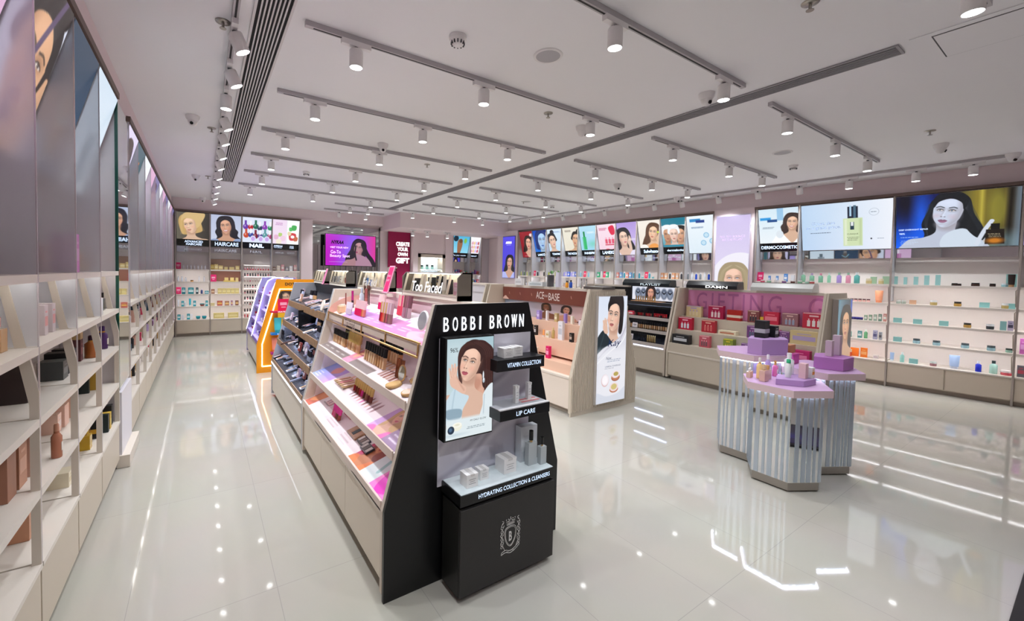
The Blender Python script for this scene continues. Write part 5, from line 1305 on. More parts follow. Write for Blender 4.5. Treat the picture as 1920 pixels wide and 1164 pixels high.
def sign(fr, label, w, h, c, lines, tilt=-16, c2='f8d8e4'):
    t = thing('offer_sign', label, 'sign', fr, 'pink offer signs on the main counter')
    Mt = RX(tilt)
    part('board', MB().box(-w/2, w/2, -.004, .004, 0, h, mat('f2a8c0', .3)).box(-w/2+.01, w/2-.01, -.0052, -.004, .01, h-.01, mat(c, .35)), t, Mt, bev=.001)
    part('stand', MB().box(-w/2, w/2, -.01, .07, 0, .004, mat('f2a8c0', .3)), t)
    for k, l in enumerate(lines): text(l, t, 0, h*(.62-.16*k), w*.55, h*.07, mat(c2, .5), y=-.0065, M=Mt)
sign(CT(3.04, 1.16), 'tall bright pink leaning sign between two cream cases', .10, .215, 'd8246e', ['FREE', 'GIFT'])
sign(CT(5.12, 1.18), 'slim pink leaning sign before the third cream case', .06, .19, 'c85a98', ['NEW'])
# ---------------------------------------------------------------- orange and purple kiosk
KO = F(.70, 9.15, 0, -math.pi/2)
PURP = mat('7a5ab8', .4); LIL = mat('b8a8dc', .4)
t = gondola(KO, 1.98, 'purple illuminated counter behind the orange display end', body=CREAM, frame=mat('a8a2d0', .4), core=mat('5a4896', .4), deck=PURP, doors=2)
EDGE = mat('e8ecff', .5, emis=3.0)
for x in (-.006, .985, 1.0, 1.955):
    pts = [(x, .0, .44), (x, .20, 1.27), (x, .25, 1.39), (x, .34, 1.445), (x, .5, 1.45)]
    part('neon_edge', MB().tube(pts, .008, EDGE, 6), t)
part('centre_frame', MB().prism([(0.005, .44), (.20, 1.27), (.25, 1.385), (.34, 1.43), (.56, 1.435), (.56, .44)], 'yz', .97, .984, LIL).prism([(.03, .5), (.24, 1.30), (.56, 1.33), (.56, .5)], 'yz', .95, .97, BLACKG), t)
for yf, zf in ((.20, 1.15), (.135, .90), (.07, .68), (.01, .465)):
    tray(t, 1.98, yf, zf, .3, .04, LIL, PURP, .03)
rn = random.Random(5)
for i, (yf, zf) in enumerate(((.20, 1.15), (.135, .90), (.07, .68), (.01, .465))):
    for k in range(9):
        x = .12+k*.21
        c = ['b02038', '5a3a9a', 'd8c8f0', 'e8e0f0', '8a2a6a', 'c84a8a', '2a2030'][rn.randrange(7)]
        if abs(x-.97) < .04: continue
        item(KO, x, yf+.08, zf+.02, '%s pot' % ('wine and violet coloured'), 'on the %s purple shelf' % ['top', 'second', 'third', 'lowest'][i], *(('jar', .03, .06, c, 'e8e4f4') if k % 2 else ('carton', .06, .04, .08, c, 'f0e8f8')))
OR = F(1.265, 7.165, 0, 0)
t = thing('orange_display_end', 'orange trapezoid display end outlined with a glowing neon line', 'display panel', OR)
part('panel', MB().prism(trap(.585, 1.445, .44, .31), 'xz', -.03, .0, mat('f09a18', .4)), t)
def inset(o, s=1): return [(s*(.585-o), .10), (s*(.585-o), .44), (s*(.31-o*.6), 1.29)]
nl = inset(.075, -1)+inset(.075, 1)[::-1]
part('neon_outline', MB().tube([(x, -.034, z) for x, z in nl+[nl[0]]], .009, mat('fff0b0', .5, emis=5), 6), t)
A = Art(.5, 60, 'f2b428', 'f08010'); A.grad('f4c030', 'f05a18', False, 0, None, .2, 1)
portrait(A, .11, .10, .075, -10, 'e8bea0', '2a1e1c', 'b8605a', 'wavy', -.4, cloth='f2b428')
picture(A, .56, 1.12, 'panel_print', 'mid', t, T3(-.01, -.032, .14))
text('DOT & KEY', t, -.02, 1.37, .34, .045, mat('3a3428', .5), y=-.034, bold=.02)
for z, c, w_, lab2, wd in ((.96, 'd01a50', .44, 'crimson', 'WATERMELON'), (.62, '1a78c8', .48, 'blue', 'HYDRATING'), (.32, 'a02a78', .50, 'plum', 'COOLING')):
    s = part('shelf', MB().box(-.40, .36, -.15, -.03, z-.03, z, mat(c, .4)), t, label='%s shelf' % lab2)
    text(wd, s, -.18, z-.015, .26, .018, mat('ffffff', .5, emis=.8), y=-.152)
wo = 'on the orange display end'
item(OR, -.22, -.10, .961, 'large crimson offer card', wo, 'card', .16, .18, 'd8104c', 'f0a0b8')
item(OR, -.30, -.09, .621, 'left turquoise tube', wo, 'tube', .055, .23, '48c0cc', '2aa0b0'); item(OR, -.18, -.09, .621, 'middle turquoise tube', wo, 'tube', .055, .23, '48c0cc', '2aa0b0'); item(OR, -.03, -.09, .621, 'right turquoise tube', wo, 'tube', .055, .23, '48c0cc', '2aa0b0')
item(OR, -.33, -.09, .321, 'left coral tube', wo, 'tube', .055, .22, 'f4907c', 'e86a5a'); item(OR, -.17, -.09, .321, 'coral pouch carton', wo, 'carton', .15, .05, .17, 'f09a8c', 'f8c8b8')

# ---------------------------------------------------------------- middle counter with the ribbed end
K2 = F(3.46, 5.31, 0, -math.pi/2)
t = gondola(K2, 2.0, 'middle display counter with the peach stepped shelves and ribbed end', body=mat('e2d4c6', .4), frame=TAUPE, core=mat('a8a8b8', .4), doors=2)
PEACH = mat('e8bfa6', .45)
for yf, z in ((.35, .985), (.22, .79), (.07, .56)):
    part('step', MB().box(.03, 1.97, yf, .545, z-.20 if z > .6 else .44, z, PEACH), t)
A = Art(1.94/.44, 100, 'aab0c4', 'c8b0b8'); A.grad('9fb0c8', 'e2b8b0', True); a = A.asp
portrait(A, a*.49, .30, .20, -4, '8a5a40', '3a2a24', '7a3a34', 'short', -.4, smile=True); portrait(A, a*.69, .34, .20, 6, 'd8a288', '2a2020', 'a8484a', 'short', .4); portrait(A, a*.90, .4, .2, 4, '6a4434', '2a2020', '8a484a', 'short', .2)
picture(A, 1.94, .22, 'backdrop_print', 'print', t, T3(1.0, .543, .99+.0))
A2 = Art(1.94/.20, 50, '7a4238')
for k in range(7): A2.line([(.8+k*1.3, .4), (.85+k*1.3, .55)], .05, 'c8988a')
A2.poly([(.0, 1.0), (.3, .7), (.6, .85), (.8, 1.05)], 'e8c0b0')
hd = part('header_board', MB().box(.03, 1.97, .50, .54, 1.21, 1.40, mat('7a4238', .45)), t)
picture(A2, 1.93, .188, 'header_print', 'print', hd, T3(1.0, .498, 1.211))
LT = mat('f0e2da', .5)
text('ACE', t, .90, 1.31, .16, .10, LT, y=.495); text('YOUR', t, 1.02, 1.305, .07, .032, LT, y=.495); text('BASE', t, 1.18, 1.30, .21, .10, LT, y=.495)
goods(K2, .985, 'on the upper peach step', [(.98, 'lavender carton', 'carton', .06, .05, .12, 'a890d8', 'd8c8f0'), (1.14, 'slim white carton', 'carton', .03, .03, .13, 'f0ecf0', None), (1.32, 'gold cream carton', 'carton', .05, .04, .11, 'c8b078', 'f0e8d0'), (1.48, 'slim lavender carton', 'carton', .035, .035, .12, 'a088d0', None), (1.60, 'ivory carton', 'carton', .035, .035, .10, 'f0e8d8', None), (1.75, 'pale boxed set', 'carton', .06, .04, .06, 'ece4ec', None), (1.88, 'small dark brown card', 'carton', .03, .02, .10, '5a3a34', None), (.3, 'cream jar', 'jar', .03, .05, 'f0e4dc', 'd8c0b0'), (.6, 'rose carton', 'carton', .05, .04, .1, 'e0a8a8', 'f0d0d0')], y=.42)
goods(K2, .79, 'on the middle peach step', [(.99, 'black carton', 'carton', .045, .04, .13, '1e1c1e', 'b8b0b0'), (1.24, 'orange tube', 'tube', .02, .09, 'f0a060', 'f0f0f0'), (1.33, 'white and gold carton', 'carton', .06, .04, .085, 'ece4d4', 'c8b078'), (1.42, 'gold bottle', 'bottle', .02, .14, 'c8a868', 'e0c890'), (1.56, 'tall white window carton', 'carton', .075, .04, .23, 'ece8ec', 'c8c8d0'), (1.74, 'slim black carton', 'carton', .045, .04, .11, '1a1a1e', 'c8b0a0'), (1.09, 'narrow black carton', 'carton', .045, .04, .13, '201e20', 'c0b8b8')], y=.27)
goods(K2, .56, 'on the lowest peach step', [(1.24, 'cream and gold carton', 'carton', .07, .04, .10, 'ecdcc8', 'c8b078'), (1.48, 'hot pink boxed tube', 'carton', .055, .045, .15, 'e01868', 'f8a0c0'), (.7, 'plum carton', 'carton', .06, .04, .12, '8a4060', 'e0b0c0')], y=.14)
# second module behind, seen only over the top
t = gondola(F(3.46, 7.4, 0, -math.pi/2), 2.0, 'far half of the middle display counter, hidden behind the first', frame=TAUPE, core=mat('d8d4d8', .4), doors=2)
wk = 'on top of the middle counter'
KT = F(3.9, 5.25, 1.436, -math.pi/2)
for x, sp, ds in [(.35, ('carton', .16, .05, .10, 'e4e4e6', 'c8c8cc'), 'low clear acrylic tester block'), (.75, ('carton', .30, .08, .06, 'd8dcde', 'a8b4b8'), 'long low tester stand'), (1.02, ('carton', .03, .10, .16, '5a5a5e', None), 'dark upright divider'), (1.17, ('carton', .06, .05, .20, 'd8d8e8', None), 'white lamp shaped tester'), (1.33, ('bottle', .02, .09, 'f0a030', '2a2a30'), 'orange capped bottle'), (1.40, ('bottle', .02, .10, '2a50b0', '1a1a20'), 'dark blue bottle'), (1.58, ('bottle', .01, .12, 'a09a98', '3a3a3e'), 'grey stick'), (1.66, ('bottle', .01, .12, 'a09a98', '3a3a3e'), 'second grey stick')]:
    item(KT, x, .08, .0, ds, wk, *sp)
t = thing('tester_tray', 'dark grey oval tester tray on the near end of the middle counter top', 'tray', KT @ T3(1.83, .12, 0)); part('tray', MB().box(-.16, .14, -.10, .12, 0, .03, mat('5a5450', .4)).box(-.13, .11, -.08, .1, .03, .032, mat('c8c4c0', .3)), t, bev=.01)
# ribbed end and its lightbox
KE = F(4.025, 3.309, 0, 0)
t = thing('ribbed_display_end', 'taupe trapezoid counter end with fine vertical ribs', 'display panel', KE)
part('panel', MB().prism(trap(.575, 1.44, .44, .31), 'xz', -.02, .0, TAUPE), t)
for k in range(46):
    x = -.56+k*.0249
    z1 = min(1.425, .44+(.575-abs(x))*(1.0/.265) if abs(x) > .31 else 1.425)
    part('rib', MB().box(x-.006, x+.006, -.029, -.02, .05, z1-.01, TAUPE), t)
part('plinth', MB().box(-.56, .56, -.012, .0, .003, .05, TAUPE_D), t)
A = Art(.52/1.26, 320, 'e4e8f4', 'f2f2f8')
A.grad('dce4f4', 'f6f6fa')
A.poly([(.17, .02), (.24, -.02), (.34, .0), (.36, .10), (.355, .28), (.33, .36), (.29, .34), (.30, .2), (.25, .08)], '191519')
portrait(A, .225, .187, .135, 9, 'ecc4ae', '191519', 'b86a68', 'none', -.6)
A.poly([(.15, .14), (.155, .06), (.19, .03), (.24, .045), (.285, .085), (.305, .15), (.30, .24), (.29, .34), (.335, .33), (.36, .2), (.36, .05), (.32, -.02), (.2, -.03), (.15, .03)], '191519')
for q in range(6): A.line([(.2+.02*q, .01), (.27+.012*q, .08), (.32+.006*q, .2)], .003, '3a3238', al=.6)
A.poly([(-.02, .42), (.04, .335), (.09, .315), (.13, .36), (.19, .42), (.22, .45), (.15, .49), (-.02, .56)], '1c2a32'); A.line([(.09, .34), (.06, .42), (.02, .5)], .008, '34464e', soft=.01)
A.poly([(.075, .23), (.10, .215), (.125, .25), (.135, .31), (.14, .345), (.10, .345), (.07, .30)], 'e4bca6')
for p_, q_ in (((.08, .27), (.07, .225)), ((.095, .26), (.095, .205)), ((.11, .27), (.12, .215))): A.line([p_, q_], .014, 'e8c2ac'); A.line([(p_[0]+.008, p_[1]), (q_[0]+.008, q_[1])], .002, 'b48876')
A.poly([(-.02, .60), (.05, .50), (.18, .45), (.28, .41), (.35, .33), (.42, .2), (.44, .6), (.44, 1.02), (-.02, 1.02)], 'dcdce6', soft=.008); A.line([(.02, .57), (.16, .48), (.3, .44), (.4, .3)], .008, 'b4b0c2', soft=.014); A.line([(.0, .62), (.2, .51), (.34, .45), (.42, .34)], .01, 'fafafe', soft=.01); A.line([(.25, .43), (.36, .36), (.42, .22)], .008, 'bab6c8', soft=.012)
A.rect(.0, .5, .45, 1.0, 'f0f0f6', .6, soft=.08)
A.scrib(.14, .36, .60, '6a7a9a', 2, .006, .016, .6); A.scrib(.10, .26, .68, '8a8a9a', 1, .006, .016, .5)
for x, y, rx, ry, c in [(.12, .79, .052, .058, 'dcb8b8'), (.122, .785, .048, .052, 'f4ecf2'), (.12, .785, .034, .038, 'fbf6fa'), (.27, .775, .062, .036, '9c5238'), (.27, .765, .060, .038, 'c07a5a'), (.27, .745, .060, .036, 'f0e2e6'), (.275, .742, .036, .020, 'b8a458'), (.25, .885, .062, .034, 'b86a44'), (.25, .865, .062, .042, 'eed8d8'), (.25, .862, .042, .028, 'd0be78')]: A.ell(x, y, rx, ry, c)
A.poly([(0, .9), (.14, .94), (.3, .93), (.42, .88), (.44, 1.02), (0, 1.02)], 'd4d8e4', soft=.01)
t = thing('portrait_lightbox', 'tall white lightbox of a dark haired woman over open powder compacts', 'lightbox', KE @ T3(.045, -.03, .09), 'counter end lightboxes')
part('case', MB().box(-.265, .265, -.03, .0, 0, 1.275, mat('c8c2bc', .35, .2)), t, bev=.001)
picture(A, .515, 1.26, 'picture', 'screen', t, T3(.006, -.0315, .008))
text('Kay', t, .045, .70, .24, .105, mat('1a3a78', .5), y=-.033, shear=.3); text('New', t, -.05, .535, .10, .035, mat('6a7a9a', .5), y=-.033, shear=.3)
text('UNREAL COVERAGE', t, .03, .435, .28, .018, mat('5a6a90', .5), y=-.033)

# ---------------------------------------------------------------- right counter: gift steps and black make-up bay
G3 = F(6.11, 3.83, 0, -math.pi/2)
t = gondola(G3, 1.92, 'right display counter with a magenta gifting panel and stepped gift shelves', body=TAUPE, frame=TAUPE, core=mat('ffa8dc', .45), doors=2)
part('magenta_board', MB().box(.03, 1.89, .525, .545, .985, 1.40, mat('ffa8dc', .45)), t)
GL = mat('dc82c0', .5)
text('GIFTING', t, .76, 1.235, 1.18, .27, GL, y=.5235, spacing=1.25); text('G', t, 1.74, 1.235, .17, .27, GL, y=.5235)
for yf, z in ((.33, .98), (.17, .78), (.012, .575)):
    part('step', MB().box(.03, 1.89, yf, .545, z-.20 if z > .6 else .44, z, TAUPE), t)
wg = ['on the top gift step', 'on the middle gift step', 'on the lowest gift step']
goods(G3, .98, wg[0], [(.20, 'yellow patterned gift carton', 'setbox', .24, .06, .17, 'dfcb98', 'b8a0d8', 'e8d8b0'), (.54, 'crimson gift set', 'setbox', .22, .06, .20, 'b01848', 'e8b0c0', 'f0dcdc'), (.80, 'red and cream banded box', 'band_box', .19, .06, .155, 'b8281c', 'ecd8c4'), (1.06, 'brown window gift set', 'setbox', .15, .06, .17, '8a4a48', 'e8c8b0', '3a3a40'), (1.17, 'small yellow carton', 'carton', .05, .05, .09, 'f0c040', None), (1.28, 'red topped gift box', 'carton', .18, .06, .17, 'd02a48', 'f08090'), (1.50, 'silver bottle gift set', 'setbox', .18, .06, .17, '9a6a70', 'e8c0b8', 'a0a8c0'), (1.76, 'rosy red gift set', 'setbox', .24, .06, .20, 'c83048', 'f0c0c8', 'f0e8e8')], y=.42)
goods(G3, .78, wg[1], [(.16, 'crimson bottle gift set', 'setbox', .22, .06, .19, 'c01038', 'f0c0cc', 'e8e8f0'), (.52, 'red flower patterned box', 'setbox', .20, .06, .18, 'b82a38', 'e8b8a0', 'd86a6a'), (.80, 'pile of cream flat envelopes', 'carton', .24, .10, .06, 'ece0c4', 'c87858', dict(rot=.2)), (1.13, 'purple gift set', 'setbox', .15, .06, .17, '7a4a84', 'c8a0c8', '5a6a80'), (1.40, 'pink gift carton behind the black boxes', 'carton', .10, .06, .15, 'd06a90', 'f0b0c0'), (1.50, 'small purple gift set', 'setbox', .12, .06, .14, '7a4a84', 'c8a0c8', '5a6a80'), (1.72, 'wide yellow gift carton', 'carton', .30, .08, .17, 'd8c490', 'b8a8d0')], y=.26)
goods(G3, .575, wg[2], [(.20, 'black gift box', 'carton', .26, .10, .14, '1c1c20', 'c8c8cc'), (.56, 'coral gift set', 'setbox', .15, .06, .17, 'c85a68', 'f0c0c0', '7a5a60'), (.90, 'green citrus box', 'setbox', .13, .09, .17, '8a9a3c', 'e8d040', 'e8dc70'), (1.15, 'purple striped gift set', 'setbox', .17, .06, .14, '7a4a8a', 'c8a8d0', '5a5a78'), (1.34, 'ivory small carton', 'carton', .06, .06, .10, 'ece4d0', None), (1.72, 'magenta snowflake box', 'carton', .24, .08, .15, 'c01868', 'e87aa8')], y=.09)
B3 = F(6.11, 5.79, 0, -math.pi/2)
t = gondola(B3, 1.94, 'black lit make-up bay beside the magenta gifting panel', body=TAUPE, frame=mat('cdbfb0', .4), core=BLACKG, doors=2)
for i, (yf, zf) in enumerate(((.18, 1.165), (.13, .93), (.08, .72), (.03, .515))):
    part('deep_shelf', MB().box(.03, 1.91, yf, .545, zf-.05, zf, mat('b9afa8' if i else '2a2a2e', .35)), t)
    part('led_strip', MB().box(.05, 1.89, yf+.05, yf+.06, zf-.054, zf-.05, STRIPB), t)
    part('black_liner', MB().box(.03, 1.91, yf+.01, .54, zf, zf+.006, BLACKG), t)
A = Art(.84/.24, 70, 'dce0ee', 'e8e8f2')
for x in (.5, .95, 2.1, 2.6, 3.05): A.ell(x, .5, .24, .38, '5a6478', soft=.1); A.ell(x, .55, .14, .25, '8a94a8', soft=.05); A.poly([(x-.2, .3), (x, .55), (x+.2, .3), (x, .42)], '20242e')
portrait(A, 1.55, .45, .36, 0, 'd8a088', '2a2022', 'b0505a', 'short', 0)
t = thing('bay_screen', 'wide lit screen of faces above the black make-up bay', 'screen', B3 @ T3(1.42, .42, 1.175), 'counter top screens')
part('case', MB().box(-.45, .45, .0, .04, -.0, .27, BLACK), t); picture(A, .84, .235, 'picture', 'screen', t, T3(0, -.002, .015))
w3 = 'in the black make-up bay'
SH = [(.18, 1.165), (.13, .93), (.08, .72), (.03, .515)]
for k in range(9): item(B3, 1.20+k*.045, .26, 1.176, 'gold foundation bottle', w3+', top', 'foundation', .022, .09, 'c8a068', 'b08a50')
item(B3, 1.38, .33, 1.171, 'orange tray base', w3+', top', 'carton', .55, .20, .006, 'd8a070', None)
for k in range(26):
    c = ['e0283a', 'c81828', 'b06a60', 'e85a4a', '1a1a1e'][k*7 % 5]; item(B3, 1.02+k*.031, .24, .937, 'red lip tube with black cap', w3+', red row', 'lipstick', .011, .09 if k < 18 else .05, c, '141416' if k < 18 else 'e0303a')
for k, x in enumerate((1.05, 1.18)): item(B3, x, .16, .937, 'red and white boxed set', w3+', red row', 'carton', .10, .04, .06, 'e84a58', 'f4e8e8')
for k in range(20): item(B3, 1.04+k*.041, .20, .727, 'small foundation bottle with dark cap', w3+', beige row', 'foundation', .026, .10, tones[k % 10], '1c1a1c')
item(B3, 1.28, .13, .727, 'white leaning card', w3+', beige row', 'card', .10, .08, 'e4dce0', '8a8088')
for k in range(10): item(B3, 1.36+k*.034, .14, .522, 'slim blue black mascara', w3+', lowest row', 'lipstick', .010, .10, '1c2438' if k < 5 else 'c8a868', '141820' if k < 5 else 'e0c890')
item(B3, 1.22, .09, .522, 'white leaning face card', w3+', lowest row', 'card', .12, .09, 'e8e0e4', '7a7078')
# right end of the gift counter
GE = F(6.675, 1.905, 0, 0)
t = thing('taupe_display_end', 'plain taupe trapezoid end of the gifting counter', 'display panel', GE)
part('panel', MB().prism(trap(.575, 1.44, .44, .31), 'xz', -.02, .0, TAUPE), t, bev=.0015)
A = Art(.48/1.26, 200, '5c8094', '3a4a56'); A.grad('6a98ac', '3c444c', True); A.rect(.33, 0, .4, .14, '3a68c8', soft=.01)
portrait(A, .22, .25, .14, 0, 'e0b088', '141214', 'b86a60', 'long', -.2, cloth='d8a880'); A.poly([(.0, .62), (.1, .55), (.14, .8), (.0, .95)], '7ab8bc', soft=.01)
t = thing('portrait_lightbox', 'tall lightbox of a woman with straight dark hair at the gifting counter end', 'lightbox', GE @ T3(.06, -.022, .10), 'counter end lightboxes')
part('case', MB().box(-.25, .25, -.055, .0, 0, 1.27, mat('b0a8a0', .35, .2)), t, bev=.001); picture(A, .485, 1.255, 'picture', 'mid', t, T3(.004, -.0565, .008))
# signs and cases on top of the right counter
def top_display(fr, L, label, word, body, wm, goodsl=()):
    t = thing('counter_top_display', label, 'display stand', fr, 'branded stands on the right counter')
    part('body', MB().prism([(0, .0), (-.0, .05), (.05, .11), (.2, .11), (.22, .0)], 'yz', 0, L, mat(body, .25)), t, bev=.004)
    part('top_glass', MB().box(.01, L-.01, .05, .2, .11, .118, mat('b8b8b4', .1, .6)), t)
    if word: text(word, t, L*.62, .03, L*.42, .036, wm, y=-.004, bold=.01)
T6 = lambda y: F(6.45, y, 1.436, -math.pi/2)
top_display(T6(4.95), .92, 'long black stand with small white lettering above the make-up bay', 'PLAYLIST', '1c2428', mat('c8d8e0', .5, emis=.8))
top_display(T6(3.74), .76, 'black and chrome stand with big white letters above the magenta panel', 'DAMN', '202022', mat('ffffff', .5, emis=1.2))
top_display(T6(2.80), .72, 'clear edged low stand with pastel goods above the magenta panel', None, 'c8c8c4', None)
wt = 'on the clear low stand of the gifting counter'
for k, (x, c) in enumerate([(.10, 'e85a7a'), (.18, '9ad0b0'), (.27, 'f0f0f0'), (.36, '8a5a9a'), (.46, '6a3a34'), (.54, '8ac8a4'), (.62, 'a8d8c0'), (.67, 'd85a5a')]): item(T6(2.80), x, .12, .119, 'small pastel pot', wt, 'jar', .025, .035, c, 'f0ece8')

# ---------------------------------------------------------------- three hexagonal mirrored plinths
PINKT = mat('c9a4cc', .45); PINKS = mat('d8bfc2', .45); MAUVE = mat('a878b4', .5); STR = mat('c2ceda', .38, .85)
def hexp(s, cx=0, cy=0): return [(cx+s*math.sin(math.pi/3*k), cy+s*math.cos(math.pi/3*k)) for k in range(6)]
def hexplinth(x, y, h, st, label, seed):
    t = thing('hexagonal_plinth', label, 'display plinth', F(x, y, 0), 'mirrored hexagonal plinths')
    part('foot', MB().prism(hexp(.245), 'xy', .012, .075, STEEL).prism(hexp(.22), 'xy', .001, .012, BLACK), t)
    part('mirror_body', MB().prism(hexp(.255), 'xy', .075, h-.056, mat('e6eaec', .03, 1.0)), t)
    part('light_ring', MB().tube([(a_, b_, h-.059) for a_, b_ in hexp(.272)], .0035, mat('dfeaff', .5, emis=22), 6, True), t)
    rn = random.Random(seed)
    V = hexp(.2555)
    for k in range(6):
        a = Vector(V[k]); b = Vector(V[(k+1) % 6]); n = (a+b).normalized(); e = (b-a)
        u = .02
        g = MB()
        while u < .94:
            w = rn.choice([.045, .05, .07, .12]); w = min(w, .98-u)
            p, q = a+e*u, a+e*(u+w)
            g.add([(p.x, p.y, .078), (q.x, q.y, .078), (q.x, q.y, h-.060), (p.x, p.y, h-.060), (p.x+n.x*.003, p.y+n.y*.003, .078), (q.x+n.x*.003, q.y+n.y*.003, .078), (q.x+n.x*.003, q.y+n.y*.003, h-.060), (p.x+n.x*.003, p.y+n.y*.003, h-.060)],
                  [(4, 7, 6, 5), (0, 4, 5, 1), (1, 5, 6, 2), (2, 6, 7, 3), (3, 7, 4, 0)], STR)
            u += w+rn.choice([.05, .07, .10])
        part('satin_stripes', g, t)
    part('top_plate', MB().prism(hexp(st), 'xy', h-.055, h-.002, PINKS).prism(hexp(st-.001), 'xy', h-.002, h, PINKT), t, bev=.001)
    return t
hexplinth(4.18, 1.80, .945, .29, 'rear left mirrored hexagonal plinth, tallest, with black boxes on it', 1)
hexplinth(3.885, 1.405, .785, .310, 'front mirrored hexagonal plinth, lowest, carrying perfumes and white bottles', 2)
hexplinth(4.443, 1.375, .855, .318, 'right mirrored hexagonal plinth with the purple riser and two slim cartons', 3)
def riser(pts, z0, z1, m, label):
    t = ob('riser_block', MB().prism(pts, 'xy', z0, z1, m), None, None, .0015)
    setp(t, label, 'riser', 'riser blocks on the plinths')
riser([(4.0, 1.74), (4.01, 1.63), (4.23, 1.52), (4.37, 1.60), (4.37, 1.72), (4.2, 1.80)], .9465, 1.08, mat('b894c8', .5), 'pale mauve riser block under the black banded box')
riser([(3.70, 1.40), (3.81, 1.255), (3.98, 1.235), (4.08, 1.32), (4.0, 1.42), (3.84, 1.45)], .7865, .832, mat('b894c8', .5), 'low mauve riser block under the white dropper bottle')
riser([(4.31, 1.36), (4.37, 1.18), (4.58, 1.17), (4.68, 1.33), (4.52, 1.42)], .8565, .957, mat('b274b6', .5), 'deep purple riser block under the slim pale cartons')
W0 = F(0, 0, 0)
wa = 'on the tallest plinth'
item(W0, 4.165, 1.70, 1.081, 'tall black box with silver band', wa, 'band_box', .085, .085, .15, '191b20', 'b4b2ba', rot=-.6)
item(W0, 4.285, 1.665, 1.081, 'shorter black box with small label', wa, 'carton', .072, .072, .10, '15171c', 'c8c8cc', rot=-.6)
wb = 'on the front lowest plinth'
z = .787
item(W0, 3.745, 1.50, z, 'front peach pink square perfume', wb, 'perfume', .07, .04, .13, 'fbd8c8', 'e8c8a0', 'f8b8a0', rot=-.5)
item(W0, 3.81, 1.56, z, 'tall amber body mist with pale cap', wb, 'mist', .022, .17, 'f0cf90', 'ece4dc', 'd8b060')
item(W0, 3.86, 1.52, z, 'second peach square perfume', wb, 'perfume', .055, .035, .11, 'fbdccc', 'e0b070', 'f8c4ac', rot=-.5)
item(W0, 3.97, 1.565, z, 'tall lilac shimmering body mist', wb, 'mist', .022, .18, 'b8a0e0', 'ece8f4', 'c8b8e8')
item(W0, 4.02, 1.53, z, 'hot pink body mist', wb, 'mist', .020, .13, 'f080b8', 'd8a060', 'e0b070')
item(W0, 3.76, 1.615, z, 'small amber flask, left', wb, 'perfume', .036, .03, .075, 'fadccc', 'f0f0f0', 'f6c09c'); item(W0, 3.80, 1.625, z, 'small amber flask, right', wb, 'perfume', .036, .03, .075, 'fadccc', 'f0f0f0', 'f6c09c')
item(W0, 3.85, 1.375, .833, 'white dropper bottle with green collar', wb, 'dropper', .055, .165, 'eceeec', '2fb07c', 'f4f4f4', rot=-.4)
item(W0, 3.985, 1.42, .833, 'larger white lotion bottle', wb, 'bottle', .034, .17, 'eaeaee', 'f4f4f6')
item(W0, 3.925, 1.30, .833, 'pale pink tall carton', wb, 'carton', .055, .045, .115, 'e8c0c4', None, rot=-.4)
item(W0, 4.00, 1.285, .833, 'white carton with orange side label', wb, 'carton', .055, .05, .08, 'f0f0f0', 'e8902a', rot=-.2)
item(W0, 4.07, 1.45, z, 'small sky blue carton', wb, 'carton', .035, .03, .15, '7aa8dc', None, rot=-.4)
wcc = 'on the right purple plinth'
item(W0, 4.455, 1.30, .958, 'front slim pale pink carton', wcc, 'carton', .05, .045, .13, 'cfb8c4', None, rot=-.5)
item(W0, 4.58, 1.285, .958, 'rear taller slim pale pink carton', wcc, 'carton', .055, .05, .17, 'cdb8c6', None, rot=-.5)
item(W0, 4.40, 1.565, .857, 'magenta cube box', wcc, 'carton', .12, .10, .085, 'c84a9c', None, rot=-.4)
item(W0, 4.43, 1.58, .943, 'tan kraft carton on the magenta cube', wcc, 'carton', .12, .05, .07, 'c88a58', None, rot=.4)

# ---------------------------------------------------------------- goods on the wall shelves
def shelf_goods(fr, k, where, items, y=.10): goods(fr, LEV[k], where, items, y)
# back wall, advanced haircare
wv = ['on the base shelf', 'on the second lowest shelf', 'on the middle shelf', 'on the second highest shelf', 'on the top shelf']
u = ' of the far left haircare bay'
TE = '1f9aa8'
shelf_goods(fb(0), 0, wv[0]+u, [(.06, 'teal carton', 'carton', .06, .05, .12, TE, 'd8f0f0'), (.13, 'white carton', 'carton', .05, .05, .11, 'e8eaee', None), (.24, 'teal carton', 'carton', .06, .05, .13, TE, 'd8f0f0'), (.30, 'white carton', 'carton', .04, .05, .12, 'e8eaee', None), (.43, 'teal hair mask bowl', 'bowljar', .045, .07, '187884', '2aa4b0'), (.55, 'teal hair mask bowl', 'bowljar', .045, .07, '187884', '2aa4b0')])
shelf_goods(fb(0), 1, wv[1]+u, [(.05, 'white tube', 'tube', .02, .16, 'e8ecf0', 'ffffff'), (.13, 'teal carton', 'carton', .05, .05, .13, TE, 'd8f0f0'), (.18, 'white bottle', 'bottle', .02, .12, 'e8ecf0', 'ffffff'), (.27, 'slim teal tube', 'tube', .022, .18, '2aa4b4', 'e8f4f4'), (.36, 'teal carton', 'carton', .055, .05, .13, TE, 'd8f0f0'), (.51, 'low teal and red jar', 'bowljar', .045, .06, '9a4a3a', '2a8a94'), (.60, 'teal carton', 'carton', .05, .05, .13, TE, 'd8f0f0')])
shelf_goods(fb(0), 2, wv[2]+u, [(.05, 'pink offer card', 'card', .10, .16, 'e0246a', 'f4b0c8'), (.15, 'dark teal carton', 'carton', .07, .05, .15, '127a86', 'd8f0f0'), (.29, 'wide teal carton', 'carton', .11, .05, .15, '16868f', 'd8f0f0'), (.41, 'near black teal carton', 'carton', .05, .05, .15, '1a4048', 'd8f0f0'), (.50, 'navy bottle', 'bottle', .022, .12, '2a3a70', 'e8e8f0'), (.60, 'low teal carton', 'carton', .08, .05, .07, TE, 'd8f0f0')])
